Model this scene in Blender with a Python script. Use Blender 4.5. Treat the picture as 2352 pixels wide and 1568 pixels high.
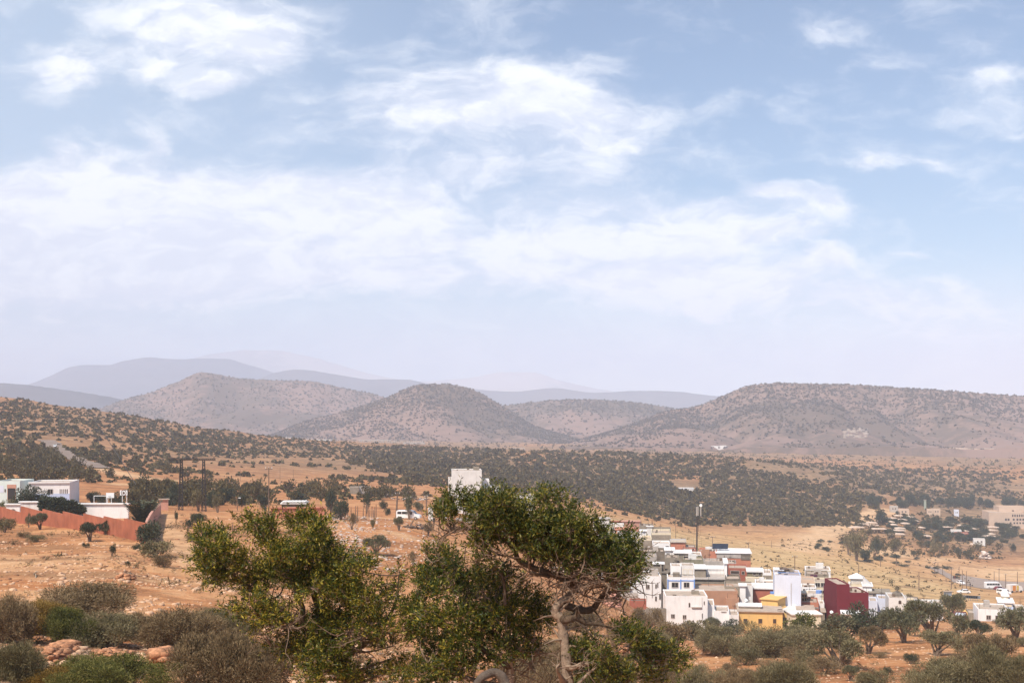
import bpy, bmesh, math, random
import numpy as np
from mathutils import Vector, Matrix

for _o in list(bpy.data.objects):
    bpy.data.objects.remove(_o, do_unlink=True)
scene = bpy.context.scene
COL = scene.collection
RNG = np.random.default_rng(7)
random.seed(7)

# ------------------------------------------------------------------ camera
F = 1236.0            # focal length in pixels of the 1024 px wide frame
CX, HY = 512.0, 415.0  # column of the view axis, row of the horizon
CAMZ = 100.0
cam_d = bpy.data.cameras.new("camera")
cam_d.sensor_width = 36.0
cam_d.lens = F / 1024.0 * 36.0
cam_d.shift_y = (HY - 341.0) / 1024.0
cam_d.clip_start = 0.3
cam_d.clip_end = 60000
cam = bpy.data.objects.new("camera", cam_d)
COL.objects.link(cam)
cam.location = (0, 0, CAMZ)
cam.rotation_euler = (math.radians(90), 0, 0)
scene.camera = cam

# ------------------------------------------------------------------ exposure and render settings
vs = scene.view_settings
vs.view_transform = 'Standard'
vs.look = 'None'
vs.gamma = 1.0
vs.exposure = 0.34
vs.use_curve_mapping = False
cy = scene.cycles
cy.max_bounces = 5
cy.diffuse_bounces = 3
cy.glossy_bounces = 2
cy.transmission_bounces = 2
cy.volume_bounces = 2
cy.transparent_max_bounces = 4
cy.use_denoising = True
try:
    cy.denoiser = 'OPENIMAGEDENOISE'
except Exception:
    pass

# ------------------------------------------------------------------ sun and sky
SUN_EL, SUN_AZ = math.radians(52), math.radians(-143)   # azimuth from +Y (the view axis) towards +X
sun_dir = Vector((math.sin(SUN_AZ) * math.cos(SUN_EL), math.cos(SUN_AZ) * math.cos(SUN_EL), math.sin(SUN_EL)))
sd = bpy.data.lights.new("sun", 'SUN')
sd.energy = 4.8
sd.angle = math.radians(0.6)
sd.color = (1.0, 0.91, 0.8)
sun = bpy.data.objects.new("sun", sd)
COL.objects.link(sun)
sun.rotation_euler = (-sun_dir).to_track_quat('-Z', 'Y').to_euler()

world = bpy.data.worlds.new("World")
scene.world = world
world.use_nodes = True
WT = world.node_tree
WT.nodes.clear()


class NB:
    """small helper to write node graphs as expressions"""
    def __init__(self, nt):
        self.nt = nt

    def n(self, t, **kw):
        nd = self.nt.nodes.new(t)
        for k, v in kw.items():
            setattr(nd, k, v)
        return nd

    def link(self, a, b):
        self.nt.links.new(a, b)

    def put(self, sock, v):
        if isinstance(v, bpy.types.NodeSocket):
            self.nt.links.new(v, sock)
        else:
            sock.default_value = v

    def m(self, op, a, b=0.0, c=0.0, clamp=False):
        nd = self.n('ShaderNodeMath', operation=op, use_clamp=clamp)
        self.put(nd.inputs[0], a)
        self.put(nd.inputs[1], b)
        self.put(nd.inputs[2], c)
        return nd.outputs[0]

    def mix(self, f, a, b, mode='MIX'):
        nd = self.n('ShaderNodeMix', data_type='RGBA', blend_type=mode)
        self.put(nd.inputs[0], f)
        self.put(nd.inputs[6], a if isinstance(a, bpy.types.NodeSocket) else (*a[:3], 1))
        self.put(nd.inputs[7], b if isinstance(b, bpy.types.NodeSocket) else (*b[:3], 1))
        return nd.outputs[2]

    def noise(self, vec, scale, detail=4, rough=0.5, dist=0.0, color=False):
        nd = self.n('ShaderNodeTexNoise')
        if vec is not None:
            self.link(vec, nd.inputs['Vector'])
        nd.inputs['Scale'].default_value = scale
        nd.inputs['Detail'].default_value = detail
        nd.inputs['Roughness'].default_value = rough
        nd.inputs['Distortion'].default_value = dist
        return nd.outputs['Color' if color else 'Fac']

    def ramp(self, f, stops):
        nd = self.n('ShaderNodeValToRGB')
        el = nd.color_ramp.elements
        while len(el) < len(stops):
            el.new(0.5)
        for e, (p, c) in zip(el, stops):
            e.position = p
            e.color = (*c[:3], 1) if len(c) > 1 else (c[0], c[0], c[0], 1)
        self.put(nd.inputs[0], f)
        return nd.outputs[0]

    def smooth(self, v, lo, hi):
        nd = self.n('ShaderNodeMapRange', interpolation_type='SMOOTHSTEP')
        self.put(nd.inputs[0], v)
        nd.inputs[1].default_value = lo
        nd.inputs[2].default_value = hi
        return nd.outputs[0]

    def comb(self, x, y, z):
        nd = self.n('ShaderNodeCombineXYZ')
        self.put(nd.inputs[0], x)
        self.put(nd.inputs[1], y)
        self.put(nd.inputs[2], z)
        return nd.outputs[0]


SKY_STRENGTH = 0.1
w = NB(WT)
sky = w.n('ShaderNodeTexSky', sky_type='NISHITA')
sky.sun_disc = False
sky.sun_elevation = SUN_EL
sky.sun_rotation = SUN_AZ % (2 * math.pi)
sky.altitude = 300
sky.air_density = 1.0
sky.dust_density = 0.8
sky.ozone_density = 3.0
tc = w.n('ShaderNodeTexCoord')
sep = w.n('ShaderNodeSeparateXYZ')
w.link(tc.outputs['Generated'], sep.inputs[0])
X, Y_, Z = sep.outputs
ya = w.m('MAXIMUM', w.m('ABSOLUTE', Y_), 0.08)
a = w.m('DIVIDE', X, ya)      # tangent of the bearing: clouds are laid out by compass bearing and height
b = w.m('DIVIDE', Z, ya)
# warp so that cloud edges are ragged
wv = w.comb(w.m('MULTIPLY', a, 1.0), w.m('MULTIPLY', b, 2.0), 0.0)
wn = w.noise(wv, 5.0, 5, 0.55, 0.0, color=True)
ws = w.n('ShaderNodeSeparateColor')
w.link(wn, ws.inputs[0])
wn2 = w.noise(wv, 19.0, 4, 0.55, 0.0, color=True)
ws2 = w.n('ShaderNodeSeparateColor')
w.link(wn2, ws2.inputs[0])
aw = w.m('ADD', w.m('MULTIPLY_ADD', w.m('SUBTRACT', ws.outputs[0], 0.5), 0.13, a), w.m('MULTIPLY', w.m('SUBTRACT', ws2.outputs[0], 0.5), 0.035))
bw = w.m('ADD', w.m('MULTIPLY_ADD', w.m('SUBTRACT', ws.outputs[1], 0.5), 0.055, b), w.m('MULTIPLY', w.m('SUBTRACT', ws2.outputs[1], 0.5), 0.018))
# cloud banks: centre bearing, height, half widths, weight (measured on the 2352 px overview)
CL = [(600, 540, 780, 160, .46), (1500, 580, 470, 120, .44), (1150, 260, 430, 170, .32), (150, 150, 120, 60, .9), (470, 50, 220, 80, .95), (600, 115, 110, 60, .75), (390, 150, 55, 22, .5), (505, 195, 70, 28, .75),
      (345, 330, 45, 45, .65), (110, 350, 60, 45, .5), (225, 350, 60, 45, .5), (130, 470, 300, 95, .8), (500, 440, 190, 55, .5),
      (100, 640, 330, 130, .8), (450, 580, 300, 110, .6), (750, 450, 220, 50, .6), (870, 505, 140, 55, .6),
      (1200, 215, 200, 70, .7), (1060, 150, 120, 35, .35), (1430, 140, 110, 28, .28), (1260, 30, 180, 22, .2), (1330, 270, 180, 50, .42), (900, 235, 180, 45, .35),
      (1000, 300, 150, 35, .45), (1150, 385, 330, 45, .42), (1430, 330, 200, 40, .3), (1250, 552, 130, 26, .6), (990, 560, 110, 28, .5), (1500, 560, 170, 45, .42),
      (1740, 440, 50, 24, .6), (1860, 450, 80, 45, .65), (1740, 535, 130, 28, .5), (1870, 600, 60, 28, .75), (1580, 650, 330, 50, .55), (1450, 470, 300, 35, .3),
      (1625, 712, 70, 22, .6), (2000, 700, 350, 50, .6), (2250, 790, 350, 60, .7), (900, 640, 500, 60, .5), (1930, 50, 95, 30, .6), (2130, 120, 180, 35, .3),
      (2300, 175, 70, 28, .45), (2010, 365, 75, 18, .62), (2150, 368, 55, 11, .5), (2270, 430, 110, 22, .2), (2110, 585, 50, 10, .3), (2230, 660, 150, 25, .25),
      (2310, 295, 50, 14, .3), (1990, 130, 70, 12, .2)]
cover = None
for (ox, oy, rx, ry, wt) in CL:
    ca, cb = (ox / 2.297 - CX) / F, (HY - oy / 2.297) / F
    ra, rb = rx / 2.297 / F, ry / 2.297 / F
    ea = w.m('MULTIPLY', w.m('SUBTRACT', aw, ca), 1.0 / ra)
    eb = w.m('MULTIPLY', w.m('SUBTRACT', bw, cb), 1.0 / rb)
    s = w.m('MULTIPLY_ADD', ea, ea, w.m('MULTIPLY', eb, eb))
    g = w.m('MULTIPLY', w.m('POWER', 2.718, w.m('MULTIPLY', s, -1.0)), wt)
    cover = g if cover is None else w.m('ADD', cover, g)
fb = w.noise(w.comb(w.m('MULTIPLY', aw, 1.0), w.m('MULTIPLY', bw, 2.3), 3.1), 13.0, 7, 0.56)
fb2 = w.noise(w.comb(w.m('MULTIPLY', aw, 1.0), w.m('MULTIPLY', bw, 3.6), 7.7), 3.4, 4, 0.5)
dens = w.m('ADD', cover, w.m('MULTIPLY', w.m('SUBTRACT', fb, 0.5), 1.75))
dens = w.m('ADD', dens, w.m('MULTIPLY', w.m('SUBTRACT', fb2, 0.5), 0.6))
fb3 = w.noise(w.comb(w.m('MULTIPLY', aw, 1.0), w.m('MULTIPLY', bw, 2.0), 1.3), 38.0, 5, 0.6)
dens = w.m('ADD', dens, w.m('MULTIPLY', w.m('SUBTRACT', fb3, 0.5), 0.5))
dens = w.smooth(dens, -0.02, 1.0)
veil = w.m('MULTIPLY', w.smooth(b, 0.14, 0.03), 0.8)          # thin veil low over the hills
veil2 = w.m('MULTIPLY', w.smooth(a, 0.15, -0.42), 0.42)          # milkier air towards the sun side
dens = w.m('MAXIMUM', dens, veil)
base = w.mix(w.m('MAXIMUM', veil2, 0.04), w.mix(1.0, sky.outputs[0], (0.86, 1.06, 1.10), 'MULTIPLY'), (6.6, 8.0, 9.4))
cloud = w.mix(w.smooth(w.m('ADD', w.m('MULTIPLY', fb, .6), w.m('MULTIPLY', fb3, .4)), 0.41, 0.59), (7.1, 7.7, 8.9), (9.2, 9.6, 10.1))
SKYC = w.mix(w.m('MULTIPLY', dens, 0.96), base, cloud)
bg = w.n('ShaderNodeBackground')
bg.inputs[1].default_value = SKY_STRENGTH
w.link(SKYC, bg.inputs[0])
wo = w.n('ShaderNodeOutputWorld')
w.link(bg.outputs[0], wo.inputs[0])


# ------------------------------------------------------------------ helpers
def P(px, py, Y):
    """the point at distance Y seen at (px, py) of the 1024 x 682 photograph"""
    return Vector(((px - CX) / F * Y, Y, CAMZ + (HY - py) / F * Y))


def tag(o, label=None, cat=None, group=None, kind=None):
    if label: o["label"] = label
    if cat: o["category"] = cat
    if group: o["group"] = group
    if kind: o["kind"] = kind
    return o


def npmesh(name, V, faces, mat=None, parent=None, mesh_only=False, smooth=False):
    """mesh from numpy vertices (n,3) and an (m,k) index array (or list of arrays of different k)"""
    me = bpy.data.meshes.new(name)
    if not isinstance(faces, list):
        faces = [faces]
    faces = [np.asarray(f, dtype=np.int32) for f in faces if len(f)]
    nl = sum(f.size for f in faces)
    npoly = sum(len(f) for f in faces)
    me.vertices.add(len(V))
    me.vertices.foreach_set("co", np.asarray(V, dtype=np.float32).ravel())
    me.loops.add(nl)
    me.loops.foreach_set("vertex_index", np.concatenate([f.ravel() for f in faces]))
    me.polygons.add(npoly)
    tot = np.concatenate([np.full(len(f), f.shape[1], dtype=np.int32) for f in faces])
    st = np.concatenate([[0], np.cumsum(tot)[:-1]]).astype(np.int32)
    me.polygons.foreach_set("loop_start", st)
    if smooth:
        me.polygons.foreach_set("use_smooth", np.ones(npoly, dtype=bool))
    me.update(calc_edges=True)
    if mat is not None:
        me.materials.append(mat)
    if mesh_only:
        return me
    o = bpy.data.objects.new(name, me)
    COL.objects.link(o)
    if parent is not None:
        o.parent = parent
    return o


class MB:
    """collects boxes, prisms and tubes and links them as one mesh"""
    def __init__(self):
        self.v = []
        self.f = []

    def add(self, vs, fs):
        k = len(self.v)
        self.v += [tuple(p) for p in vs]
        self.f += [tuple(i + k for i in f) for f in fs]
        return self

    def box(self, x0, x1, y0, y1, z0, z1):
        return self.add([(x0, y0, z0), (x1, y0, z0), (x1, y1, z0), (x0, y1, z0), (x0, y0, z1), (x1, y0, z1), (x1, y1, z1), (x0, y1, z1)],
                        [(3, 2, 1, 0), (4, 5, 6, 7), (0, 1, 5, 4), (1, 2, 6, 5), (2, 3, 7, 6), (3, 0, 4, 7)])

    def prism(self, prof, y0, y1):
        """profile in x,z extruded along y"""
        n = len(prof)
        vs = [(x, y0, z) for x, z in prof] + [(x, y1, z) for x, z in prof]
        fs = [tuple(range(n)), tuple(range(2 * n - 1, n - 1, -1))]
        fs += [((i + 1) % n, i, i + n, (i + 1) % n + n) for i in range(n)]
        return self.add(vs, fs)

    def prismx(self, prof, x0, x1):
        """profile in y,z extruded along x"""
        n = len(prof)
        vs = [(x0, y, z) for y, z in prof] + [(x1, y, z) for y, z in prof]
        fs = [tuple(range(n - 1, -1, -1)), tuple(range(n, 2 * n))]
        fs += [(i, (i + 1) % n, (i + 1) % n + n, i + n) for i in range(n)]
        return self.add(vs, fs)

    def tube(self, pts, rad, n=6, cap=True):
        pts = [Vector(p) for p in pts]
        if not hasattr(rad, '__len__'):
            rad = [rad] * len(pts)
        k = len(self.v)
        up = Vector((0.13, 0.21, 0.97))
        for i, p in enumerate(pts):
            d = (pts[min(i + 1, len(pts) - 1)] - pts[max(i - 1, 0)])
            if d.length < 1e-9:
                d = Vector((0, 0, 1))
            d.normalize()
            s = d.cross(up)
            if s.length < 1e-3:
                s = d.cross(Vector((1, 0, 0)))
            s.normalize()
            t = s.cross(d)
            for j in range(n):
                an = 2 * math.pi * j / n
                self.v.append(tuple(p + (s * math.cos(an) + t * math.sin(an)) * rad[i]))
        for i in range(len(pts) - 1):
            for j in range(n):
                a_, b_ = k + i * n + j, k + i * n + (j + 1) % n
                self.f.append((a_, b_, b_ + n, a_ + n))
        if cap:
            self.f.append(tuple(range(k + n - 1, k - 1, -1)))
            e = k + (len(pts) - 1) * n
            self.f.append(tuple(range(e, e + n)))
        return self

    def disc(self, c, nrm, r, n=14, depth=0.03, r2=None):
        c = Vector(c); nrm = Vector(nrm).normalized()
        return self.tube([c, c + nrm * depth], [r, r2 if r2 is not None else r], n)

    def build(self, name, mat, parent=None, smooth=False, bevel=0):
        me = bpy.data.meshes.new(name)
        me.from_pydata(self.v, [], self.f)
        me.update()
        if smooth:
            me.polygons.foreach_set("use_smooth", [True] * len(me.polygons))
        if bevel:
            bm = bmesh.new(); bm.from_mesh(me)
            bmesh.ops.bevel(bm, geom=bm.edges[:], offset=bevel, segments=2, affect='EDGES', clamp_overlap=True)
            bm.to_mesh(me); bm.free()
        me.materials.append(mat)
        o = bpy.data.objects.new(name, me)
        COL.objects.link(o)
        if parent is not None:
            o.parent = parent
        return o


def empty(name, loc=(0, 0, 0), rz=0.0):
    o = bpy.data.objects.new(name, None)
    o.empty_display_size = 0.2
    COL.objects.link(o)
    o.location = loc
    o.rotation_euler = (0, 0, rz)
    return o


def copy_tree(o, parent=None):
    c = o.copy()
    COL.objects.link(c)
    c.parent = parent
    for ch in list(o.children):
        copy_tree(ch, c)
    return c


# ------------------------------------------------------------------ materials
MATS = {}


def newmat(name):
    m_ = bpy.data.materials.new(name)
    m_.use_nodes = True
    m_.node_tree.nodes.clear()
    q = NB(m_.node_tree)
    out = q.n('ShaderNodeOutputMaterial')
    bs = q.n('ShaderNodeBsdfPrincipled')
    q.link(bs.outputs[0], out.inputs[0])
    bs.inputs['Specular IOR Level'].default_value = 0.2
    return m_, q, bs, out


def plain(name, col, rough=0.8, var=0.12, scale=1.5, metal=0.0, spec=0.25, bump=0.0, streak=0.0, dirt=(0.25, 0.18, 0.13)):
    """painted or bare surface with mottling, vertical rain streaks and grain"""
    if name in MATS:
        return MATS[name]
    m_, q, bs, out = newmat(name)
    g = q.n('ShaderNodeNewGeometry')
    n1 = q.noise(g.outputs['Position'], scale, 5, 0.6)
    lo = tuple(max(0, c * (1 - var)) for c in col)
    hi = tuple(min(1, c * (1 + var)) for c in col)
    c = q.ramp(n1, [(0.3, lo), (0.7, hi)])
    if streak > 0:
        mp = q.n('ShaderNodeMapping'); mp.inputs['Scale'].default_value = (2.2, 2.2, 0.22)
        q.link(g.outputs['Position'], mp.inputs[0])
        n2 = q.noise(mp.outputs[0], 1.3, 5, 0.65)
        c = q.mix(q.m('MULTIPLY', q.smooth(n2, 0.5, 0.8), streak), c, dirt)
    q.link(c, bs.inputs['Base Color'])
    bs.inputs['Roughness'].default_value = rough
    bs.inputs['Metallic'].default_value = metal
    bs.inputs['Specular IOR Level'].default_value = spec
    if bump:
        bp = q.n('ShaderNodeBump'); bp.inputs['Strength'].default_value = bump
        bp.inputs['Distance'].default_value = 0.05
        q.link(q.noise(g.outputs['Position'], scale * 9, 4, 0.6), bp.inputs['Height'])
        q.link(bp.outputs[0], bs.inputs['Normal'])
    MATS[name] = m_
    return m_


def foliage(name, cols, rough=0.6, transl=0.25, spec=0.3):
    """every leaf gets its own tone (random per leaf) plus clump variation"""
    if name in MATS:
        return MATS[name]
    m_, q, bs, out = newmat(name)
    g = q.n('ShaderNodeNewGeometry')
    tcn = q.n('ShaderNodeTexCoord')
    oi = q.n('ShaderNodeObjectInfo')
    r = g.outputs['Random Per Island']
    n1 = q.noise(tcn.outputs['Object'], 1.1, 3, 0.5)
    f_ = q.m('ADD', q.m('MULTIPLY', r, 0.68), q.m('MULTIPLY_ADD', n1, 0.45, -0.09))
    f_ = q.m('ADD', f_, q.m('MULTIPLY', q.m('SUBTRACT', oi.outputs['Random'], 0.5), 0.22), clamp=True)
    k = len(cols)
    c = q.ramp(f_, [(0.12 + 0.76 * i / (k - 1), cols[i]) for i in range(k)])
    q.link(c, bs.inputs['Base Color'])
    bs.inputs['Roughness'].default_value = rough
    bs.inputs['Specular IOR Level'].default_value = spec
    if transl:
        tr = q.n('ShaderNodeBsdfTranslucent')
        q.link(c, tr.inputs[0])
        mx = q.n('ShaderNodeMixShader'); mx.inputs[0].default_value = transl
        q.link(bs.outputs[0], mx.inputs[1]); q.link(tr.outputs[0], mx.inputs[2])
        q.link(mx.outputs[0], out.inputs[0])
    MATS[name] = m_
    return m_
# ------------------------------------------------------------------ the lie of the land
# each column: height row (py) at which the ground lies at distance Y, for bearings u (px of the photograph)
TY = [40, 60, 90, 130, 180, 230, 280, 350, 450, 550, 700, 900, 1150, 1500, 2000, 2600, 4200]
TU = [-500, 0, 100, 200, 300, 400, 512, 600, 700, 800, 900, 1024, 1524]
TPY = [
    [690, 640, 598, 560, 532, 512, 494, 478, 455, 435, 405, 372, 352, 400, 445, 438, 430],
    [690, 640, 600, 558, 532, 517, 500, 486, 470, 455, 435, 412, 397, 420, 445, 438, 430],
    [690, 642, 603, 556, 529, 513, 502, 491, 476, 462, 444, 424, 411, 426, 445, 438, 430],
    [692, 650, 613, 563, 531, 515, 508, 496, 483, 472, 459, 442, 427, 436, 446, 439, 430],
    [700, 660, 622, 580, 542, 519, 511, 500, 489, 479, 466, 453, 440, 440, 444, 438, 430],
    [710, 680, 640, 592, 550, 525, 515, 504, 494, 486, 474, 460, 447, 444, 443, 438, 430],
    [730, 700, 655, 610, 575, 552, 535, 520, 508, 497, 484, 466, 451, 451, 446, 440, 431],
    [740, 710, 672, 630, 605, 588, 572, 545, 524, 512, 497, 474, 453, 453, 447, 441, 432],
    [740, 715, 690, 655, 638, 631, 606, 575, 548, 535, 518, 485, 457, 457, 449, 442, 432],
    [740, 712, 685, 650, 632, 628, 612, 590, 566, 548, 523, 492, 466, 461, 451, 444, 432],
    [738, 710, 682, 648, 625, 622, 618, 600, 581, 564, 536, 507, 482, 464, 453, 445, 432],
    [735, 705, 676, 645, 625, 620, 613, 604, 592, 579, 553, 523, 494, 466, 455, 446, 432],
    [735, 705, 676, 645, 625, 620, 613, 604, 592, 579, 553, 523, 494, 466, 455, 446, 432]]


def pchip(xk, yk, x):
    xk = np.asarray(xk, float); yk = np.asarray(yk, float)
    h = np.diff(xk); d = np.diff(yk) / h
    m_ = np.zeros(len(xk))
    m_[0], m_[-1] = d[0], d[-1]
    for i in range(1, len(xk) - 1):
        m_[i] = 0 if d[i - 1] * d[i] <= 0 else 2 * d[i - 1] * d[i] / (d[i - 1] + d[i])
    i = np.clip(np.searchsorted(xk, x) - 1, 0, len(xk) - 2)
    t = (x - xk[i]) / h[i]
    return ((1 + 2 * t) * (1 - t) ** 2) * yk[i] + t * (1 - t) ** 2 * h[i] * m_[i] + t * t * (3 - 2 * t) * yk[i + 1] + t * t * (t - 1) * h[i] * m_[i + 1]


def vnoise(x, y, seed=0):
    """smooth value noise, vectorised"""
    xi = np.floor(x).astype(np.int64); yi = np.floor(y).astype(np.int64)
    xf = x - xi; yf = y - yi
    def hsh(i, j):
        n = (i * 374761393 + j * 668265263 + seed * 1442695041) & 0xffffffff
        n = ((n ^ (n >> 13)) * 1274126177) & 0xffffffff
        return ((n ^ (n >> 16)) & 0xffff) / 65535.0
    u_ = xf * xf * (3 - 2 * xf); v_ = yf * yf * (3 - 2 * yf)
    return (hsh(xi, yi) * (1 - u_) + hsh(xi + 1, yi) * u_) * (1 - v_) + (hsh(xi, yi + 1) * (1 - u_) + hsh(xi + 1, yi + 1) * u_) * v_


def fbm(x, y, octv=4, seed=0, gain=0.5):
    s = 0; a_ = 1; t = 0
    for k in range(octv):
        s = s + a_ * (vnoise(x * 2 ** k + 17.3 * k, y * 2 ** k - 9.1 * k, seed + k) - 0.5)
        t += a_; a_ *= gain
    return s / t * 2


UG = np.arange(-500, 1525, 3.0)
YG = np.exp(np.linspace(math.log(2.0), math.log(4200), 560))
_zc = []
for ci, u_ in enumerate(TU):
    ys = [2, 14, 25] + TY
    zs = [-1.75, -5.2, -7.0] + [(HY - p) / F * y for p, y in zip(TPY[ci], TY)]
    _zc.append(pchip(np.log(ys), zs, np.log(YG)))
_zc = np.array(_zc)
ZG = np.array([pchip(TU, _zc[:, k], UG) for k in range(len(YG))]).T     # [u, Y]
UU, YY = np.meshgrid(UG, YG, indexing='ij')
XX = (UU - CX) / F * YY
amp = np.interp(YY, [2, 30, 60, 120, 160, 300, 600, 1200, 3000], [.08, .3, .5, .4, .12, .18, .6, 2.2, 2.0])
ZG = ZG + amp * fbm(XX / 22.0, YY / 22.0, 5, 3)
ZG = ZG + np.interp(YY, [2, 30, 60, 120, 230, 300], [.05, .15, .32, .28, .10, 0]) * np.clip((560 - UU) / 150, .35, 1) * fbm(XX / 3.4, YY / 3.4, 4, 9)
# erosion gullies on the far scrub slope
_g = np.clip((UU - 380) / 150, 0, 1) * np.clip((YY - 600) / 150, 0, 1) * np.clip((1250 - YY) / 200, 0, 1)
ZG = ZG - _g * 5.0 * np.clip(0.5 - np.abs(fbm(XX / 95.0, YY / 330.0, 3, 21)) * 3.0, 0, 1)
ZG = ZG + CAMZ


def gz(x, y):
    """height of the land under (x, y)"""
    y = max(float(y), 2.01)
    u_ = min(max((x / y * F + CX - UG[0]) / 3.0, 0), len(UG) - 1.001)
    v_ = (math.log(y) - math.log(2.0)) / (math.log(4200) - math.log(2.0)) * (len(YG) - 1)
    v_ = min(max(v_, 0), len(YG) - 1.001)
    i, j = int(u_), int(v_)
    a_, b_ = u_ - i, v_ - j
    return float((ZG[i, j] * (1 - a_) + ZG[i + 1, j] * a_) * (1 - b_) + (ZG[i, j + 1] * (1 - a_) + ZG[i + 1, j + 1] * a_) * b_)


PYG = HY - F * (ZG - CAMZ) / YG[None, :]
PYMIN = np.minimum.accumulate(PYG, axis=1)


def hitY(u_, py, ymin=0.0):
    """distance at which the land is seen at (u, py)"""
    i = int(np.clip(round((u_ - UG[0]) / 3.0), 0, len(UG) - 1))
    j0 = int(np.searchsorted(YG, max(ymin, 30.0)))
    col_ = PYG[i]
    for j in range(j0, len(YG)):
        if col_[j] <= py:
            if j == j0: return float(YG[j])
            t = (col_[j - 1] - py) / max(col_[j - 1] - col_[j], 1e-6)
            return float(YG[j - 1] + (YG[j] - YG[j - 1]) * min(max(t, 0), 1))
    return float(YG[-1])


def on(u_, Y):
    """point of the land at bearing u and distance Y"""
    x = (u_ - CX) / F * Y
    return Vector((x, Y, gz(x, Y)))


# soil kinds by place: red = ochre straw grass, green = pale sand, blue = scrub litter
def gauss(u0, y0, ru, ry):
    return np.exp(-((UU - u0) / ru) ** 2 - ((np.log(YY) - math.log(y0)) / ry) ** 2)


_wob = fbm(XX / 30.0, YY / 30.0, 4, 40)
_wob2 = fbm(UU / 60.0, np.log(YY) * 9, 4, 44)
ochre = np.clip(gauss(800, 410, 190, .34) * 1.6 + gauss(640, 450, 60, .16) + _wob * 0.5 * gauss(800, 400, 250, .5), 0, 1)
sand = np.clip(gauss(1030, 575, 60, .07) * 1.6 + gauss(888, 610, 26, .05) * 1.5 + gauss(935, 560, 30, .05) * .4 + gauss(1010, 170, 60, .15) * .5 + gauss(110, 100, 190, .35) * np.clip(.55 + _wob * 1.2, 0, 1) + _wob * .12, 0, 1)
litter = np.clip(np.clip((UU - 270) / 120, 0, 1) * np.clip((YY - 600) / 150, 0, 1) * np.clip((1450 - YY) / 200, 0, 1) * np.clip(1.05 + _wob2 * .9, 0, 1)
                 + .75 * np.clip((YY - 420) / 300, 0, 1) * np.clip((1300 - YY) / 150, 0, 1) * np.clip((380 - UU) / 100, 0, 1) * np.clip(1.0 + _wob2, 0, 1)
                 + .85 * np.clip((YY - 1350) / 200, 0, 1) * np.clip(.9 + _wob2, 0, 1), 0, 1)
def track(path, w_):
    d_ = np.full(UU.shape, 1e9)
    pts_ = []
    for (u_, v_) in path:
        y_ = hitY(u_, v_, 110); pts_.append(((u_ - CX) / F * y_, y_))
    for (x0_, y0_), (x1_, y1_) in zip(pts_[:-1], pts_[1:]):
        dx, dy = x1_ - x0_, y1_ - y0_
        t_ = np.clip(((XX - x0_) * dx + (YY - y0_) * dy) / (dx * dx + dy * dy), 0, 1)
        d_ = np.minimum(d_, np.hypot(XX - x0_ - t_ * dx, YY - y0_ - t_ * dy))
    return np.clip(1.4 - d_ / w_ + _wob * .35, 0, 1)


for path, w_, a_ in [([(101, 468), (125, 474), (150, 478), (175, 480), (205, 482)], 6, .9), ([(120, 484), (160, 485), (200, 487), (240, 489)], 5, .8),
                     ([(892, 510), (866, 516), (842, 523), (826, 531), (814, 540), (800, 549)], 12, .95), ([(335, 486), (365, 490), (400, 494), (430, 497), (455, 501)], 6, .8),
                     ([(330, 515), (370, 516), (400, 519), (430, 524), (455, 530)], 3, .5), ([(390, 531), (415, 539), (445, 544), (475, 552), (505, 566)], 2.5, .6),
                     ([(160, 514), (164, 525), (172, 538), (184, 552), (196, 566)], 3, .6), ([(932, 560), (948, 558), (966, 560)], 5, .8), ([(60, 600), (120, 596), (180, 604), (230, 616)], 4, .5)]:
    tk = track(path, w_) * a_
    sand = np.maximum(sand, tk)
    litter = litter * (1 - tk)
litter *= 1 - gauss(685, 960, 22, .035) * 1.2
litter = np.clip(litter, 0, 1)
NU, NY = UU.shape
idx = np.arange(NU * NY).reshape(NU, NY)
quads = np.stack([idx[:-1, :-1], idx[1:, :-1], idx[1:, 1:], idx[:-1, 1:]], -1).reshape(-1, 4)
ms, q, bs, out = newmat("soil")
g = q.n('ShaderNodeNewGeometry')
at = q.n('ShaderNodeAttribute', attribute_name='soil_kind')
sp = q.n('ShaderNodeSeparateColor')
q.link(at.outputs['Color'], sp.inputs[0])
pos = g.outputs['Position']
nA = q.noise(pos, 0.035, 6, 0.62)
nB = q.noise(pos, 0.4, 6, 0.65)
nC = q.noise(pos, 3.2, 4, 0.7)
mpd = q.n('ShaderNodeMapping'); mpd.inputs['Scale'].default_value = (0.6, 1.6, 3.0)
q.link(pos, mpd.inputs[0])
nD = q.noise(mpd.outputs[0], 0.07, 7, 0.68)
c = q.ramp(nA, [(0.36, (0.34, 0.130, 0.050)), (0.5, (0.45, 0.185, 0.072)), (0.64, (0.52, 0.245, 0.105))])
c = q.mix(q.m('MULTIPLY', q.smooth(nB, 0.50, 0.64), .8), c, (0.54, 0.285, 0.135))
c = q.mix(q.m('MULTIPLY', q.smooth(nB, 0.485, 0.385), 0.75), c, (0.235, 0.105, 0.05))
c = q.mix(q.m('MULTIPLY', sp.outputs[0], 0.9), c, q.ramp(nB, [(0.3, (0.34, 0.22, 0.095)), (0.5, (0.54, 0.37, 0.175)), (0.66, (0.66, 0.49, 0.27))]))
c = q.mix(sp.outputs[1], c, q.ramp(nB, [(0.3, (0.50, 0.295, 0.150)), (0.6, (0.68, 0.455, 0.265))]))
c = q.mix(sp.outputs[2], c, q.ramp(nB, [(0.36, (0.13, 0.09, 0.05)), (0.55, (0.23, 0.145, 0.08)), (0.72, (0.42, 0.24, 0.135))]))
c = q.mix(q.m('MULTIPLY', q.smooth(nD, 0.50, 0.60), 0.42), c, (0.56, 0.32, 0.155))
c = q.mix(q.m('MULTIPLY', q.smooth(nD, 0.49, 0.39), 0.55), c, (0.19, 0.095, 0.042))
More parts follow.
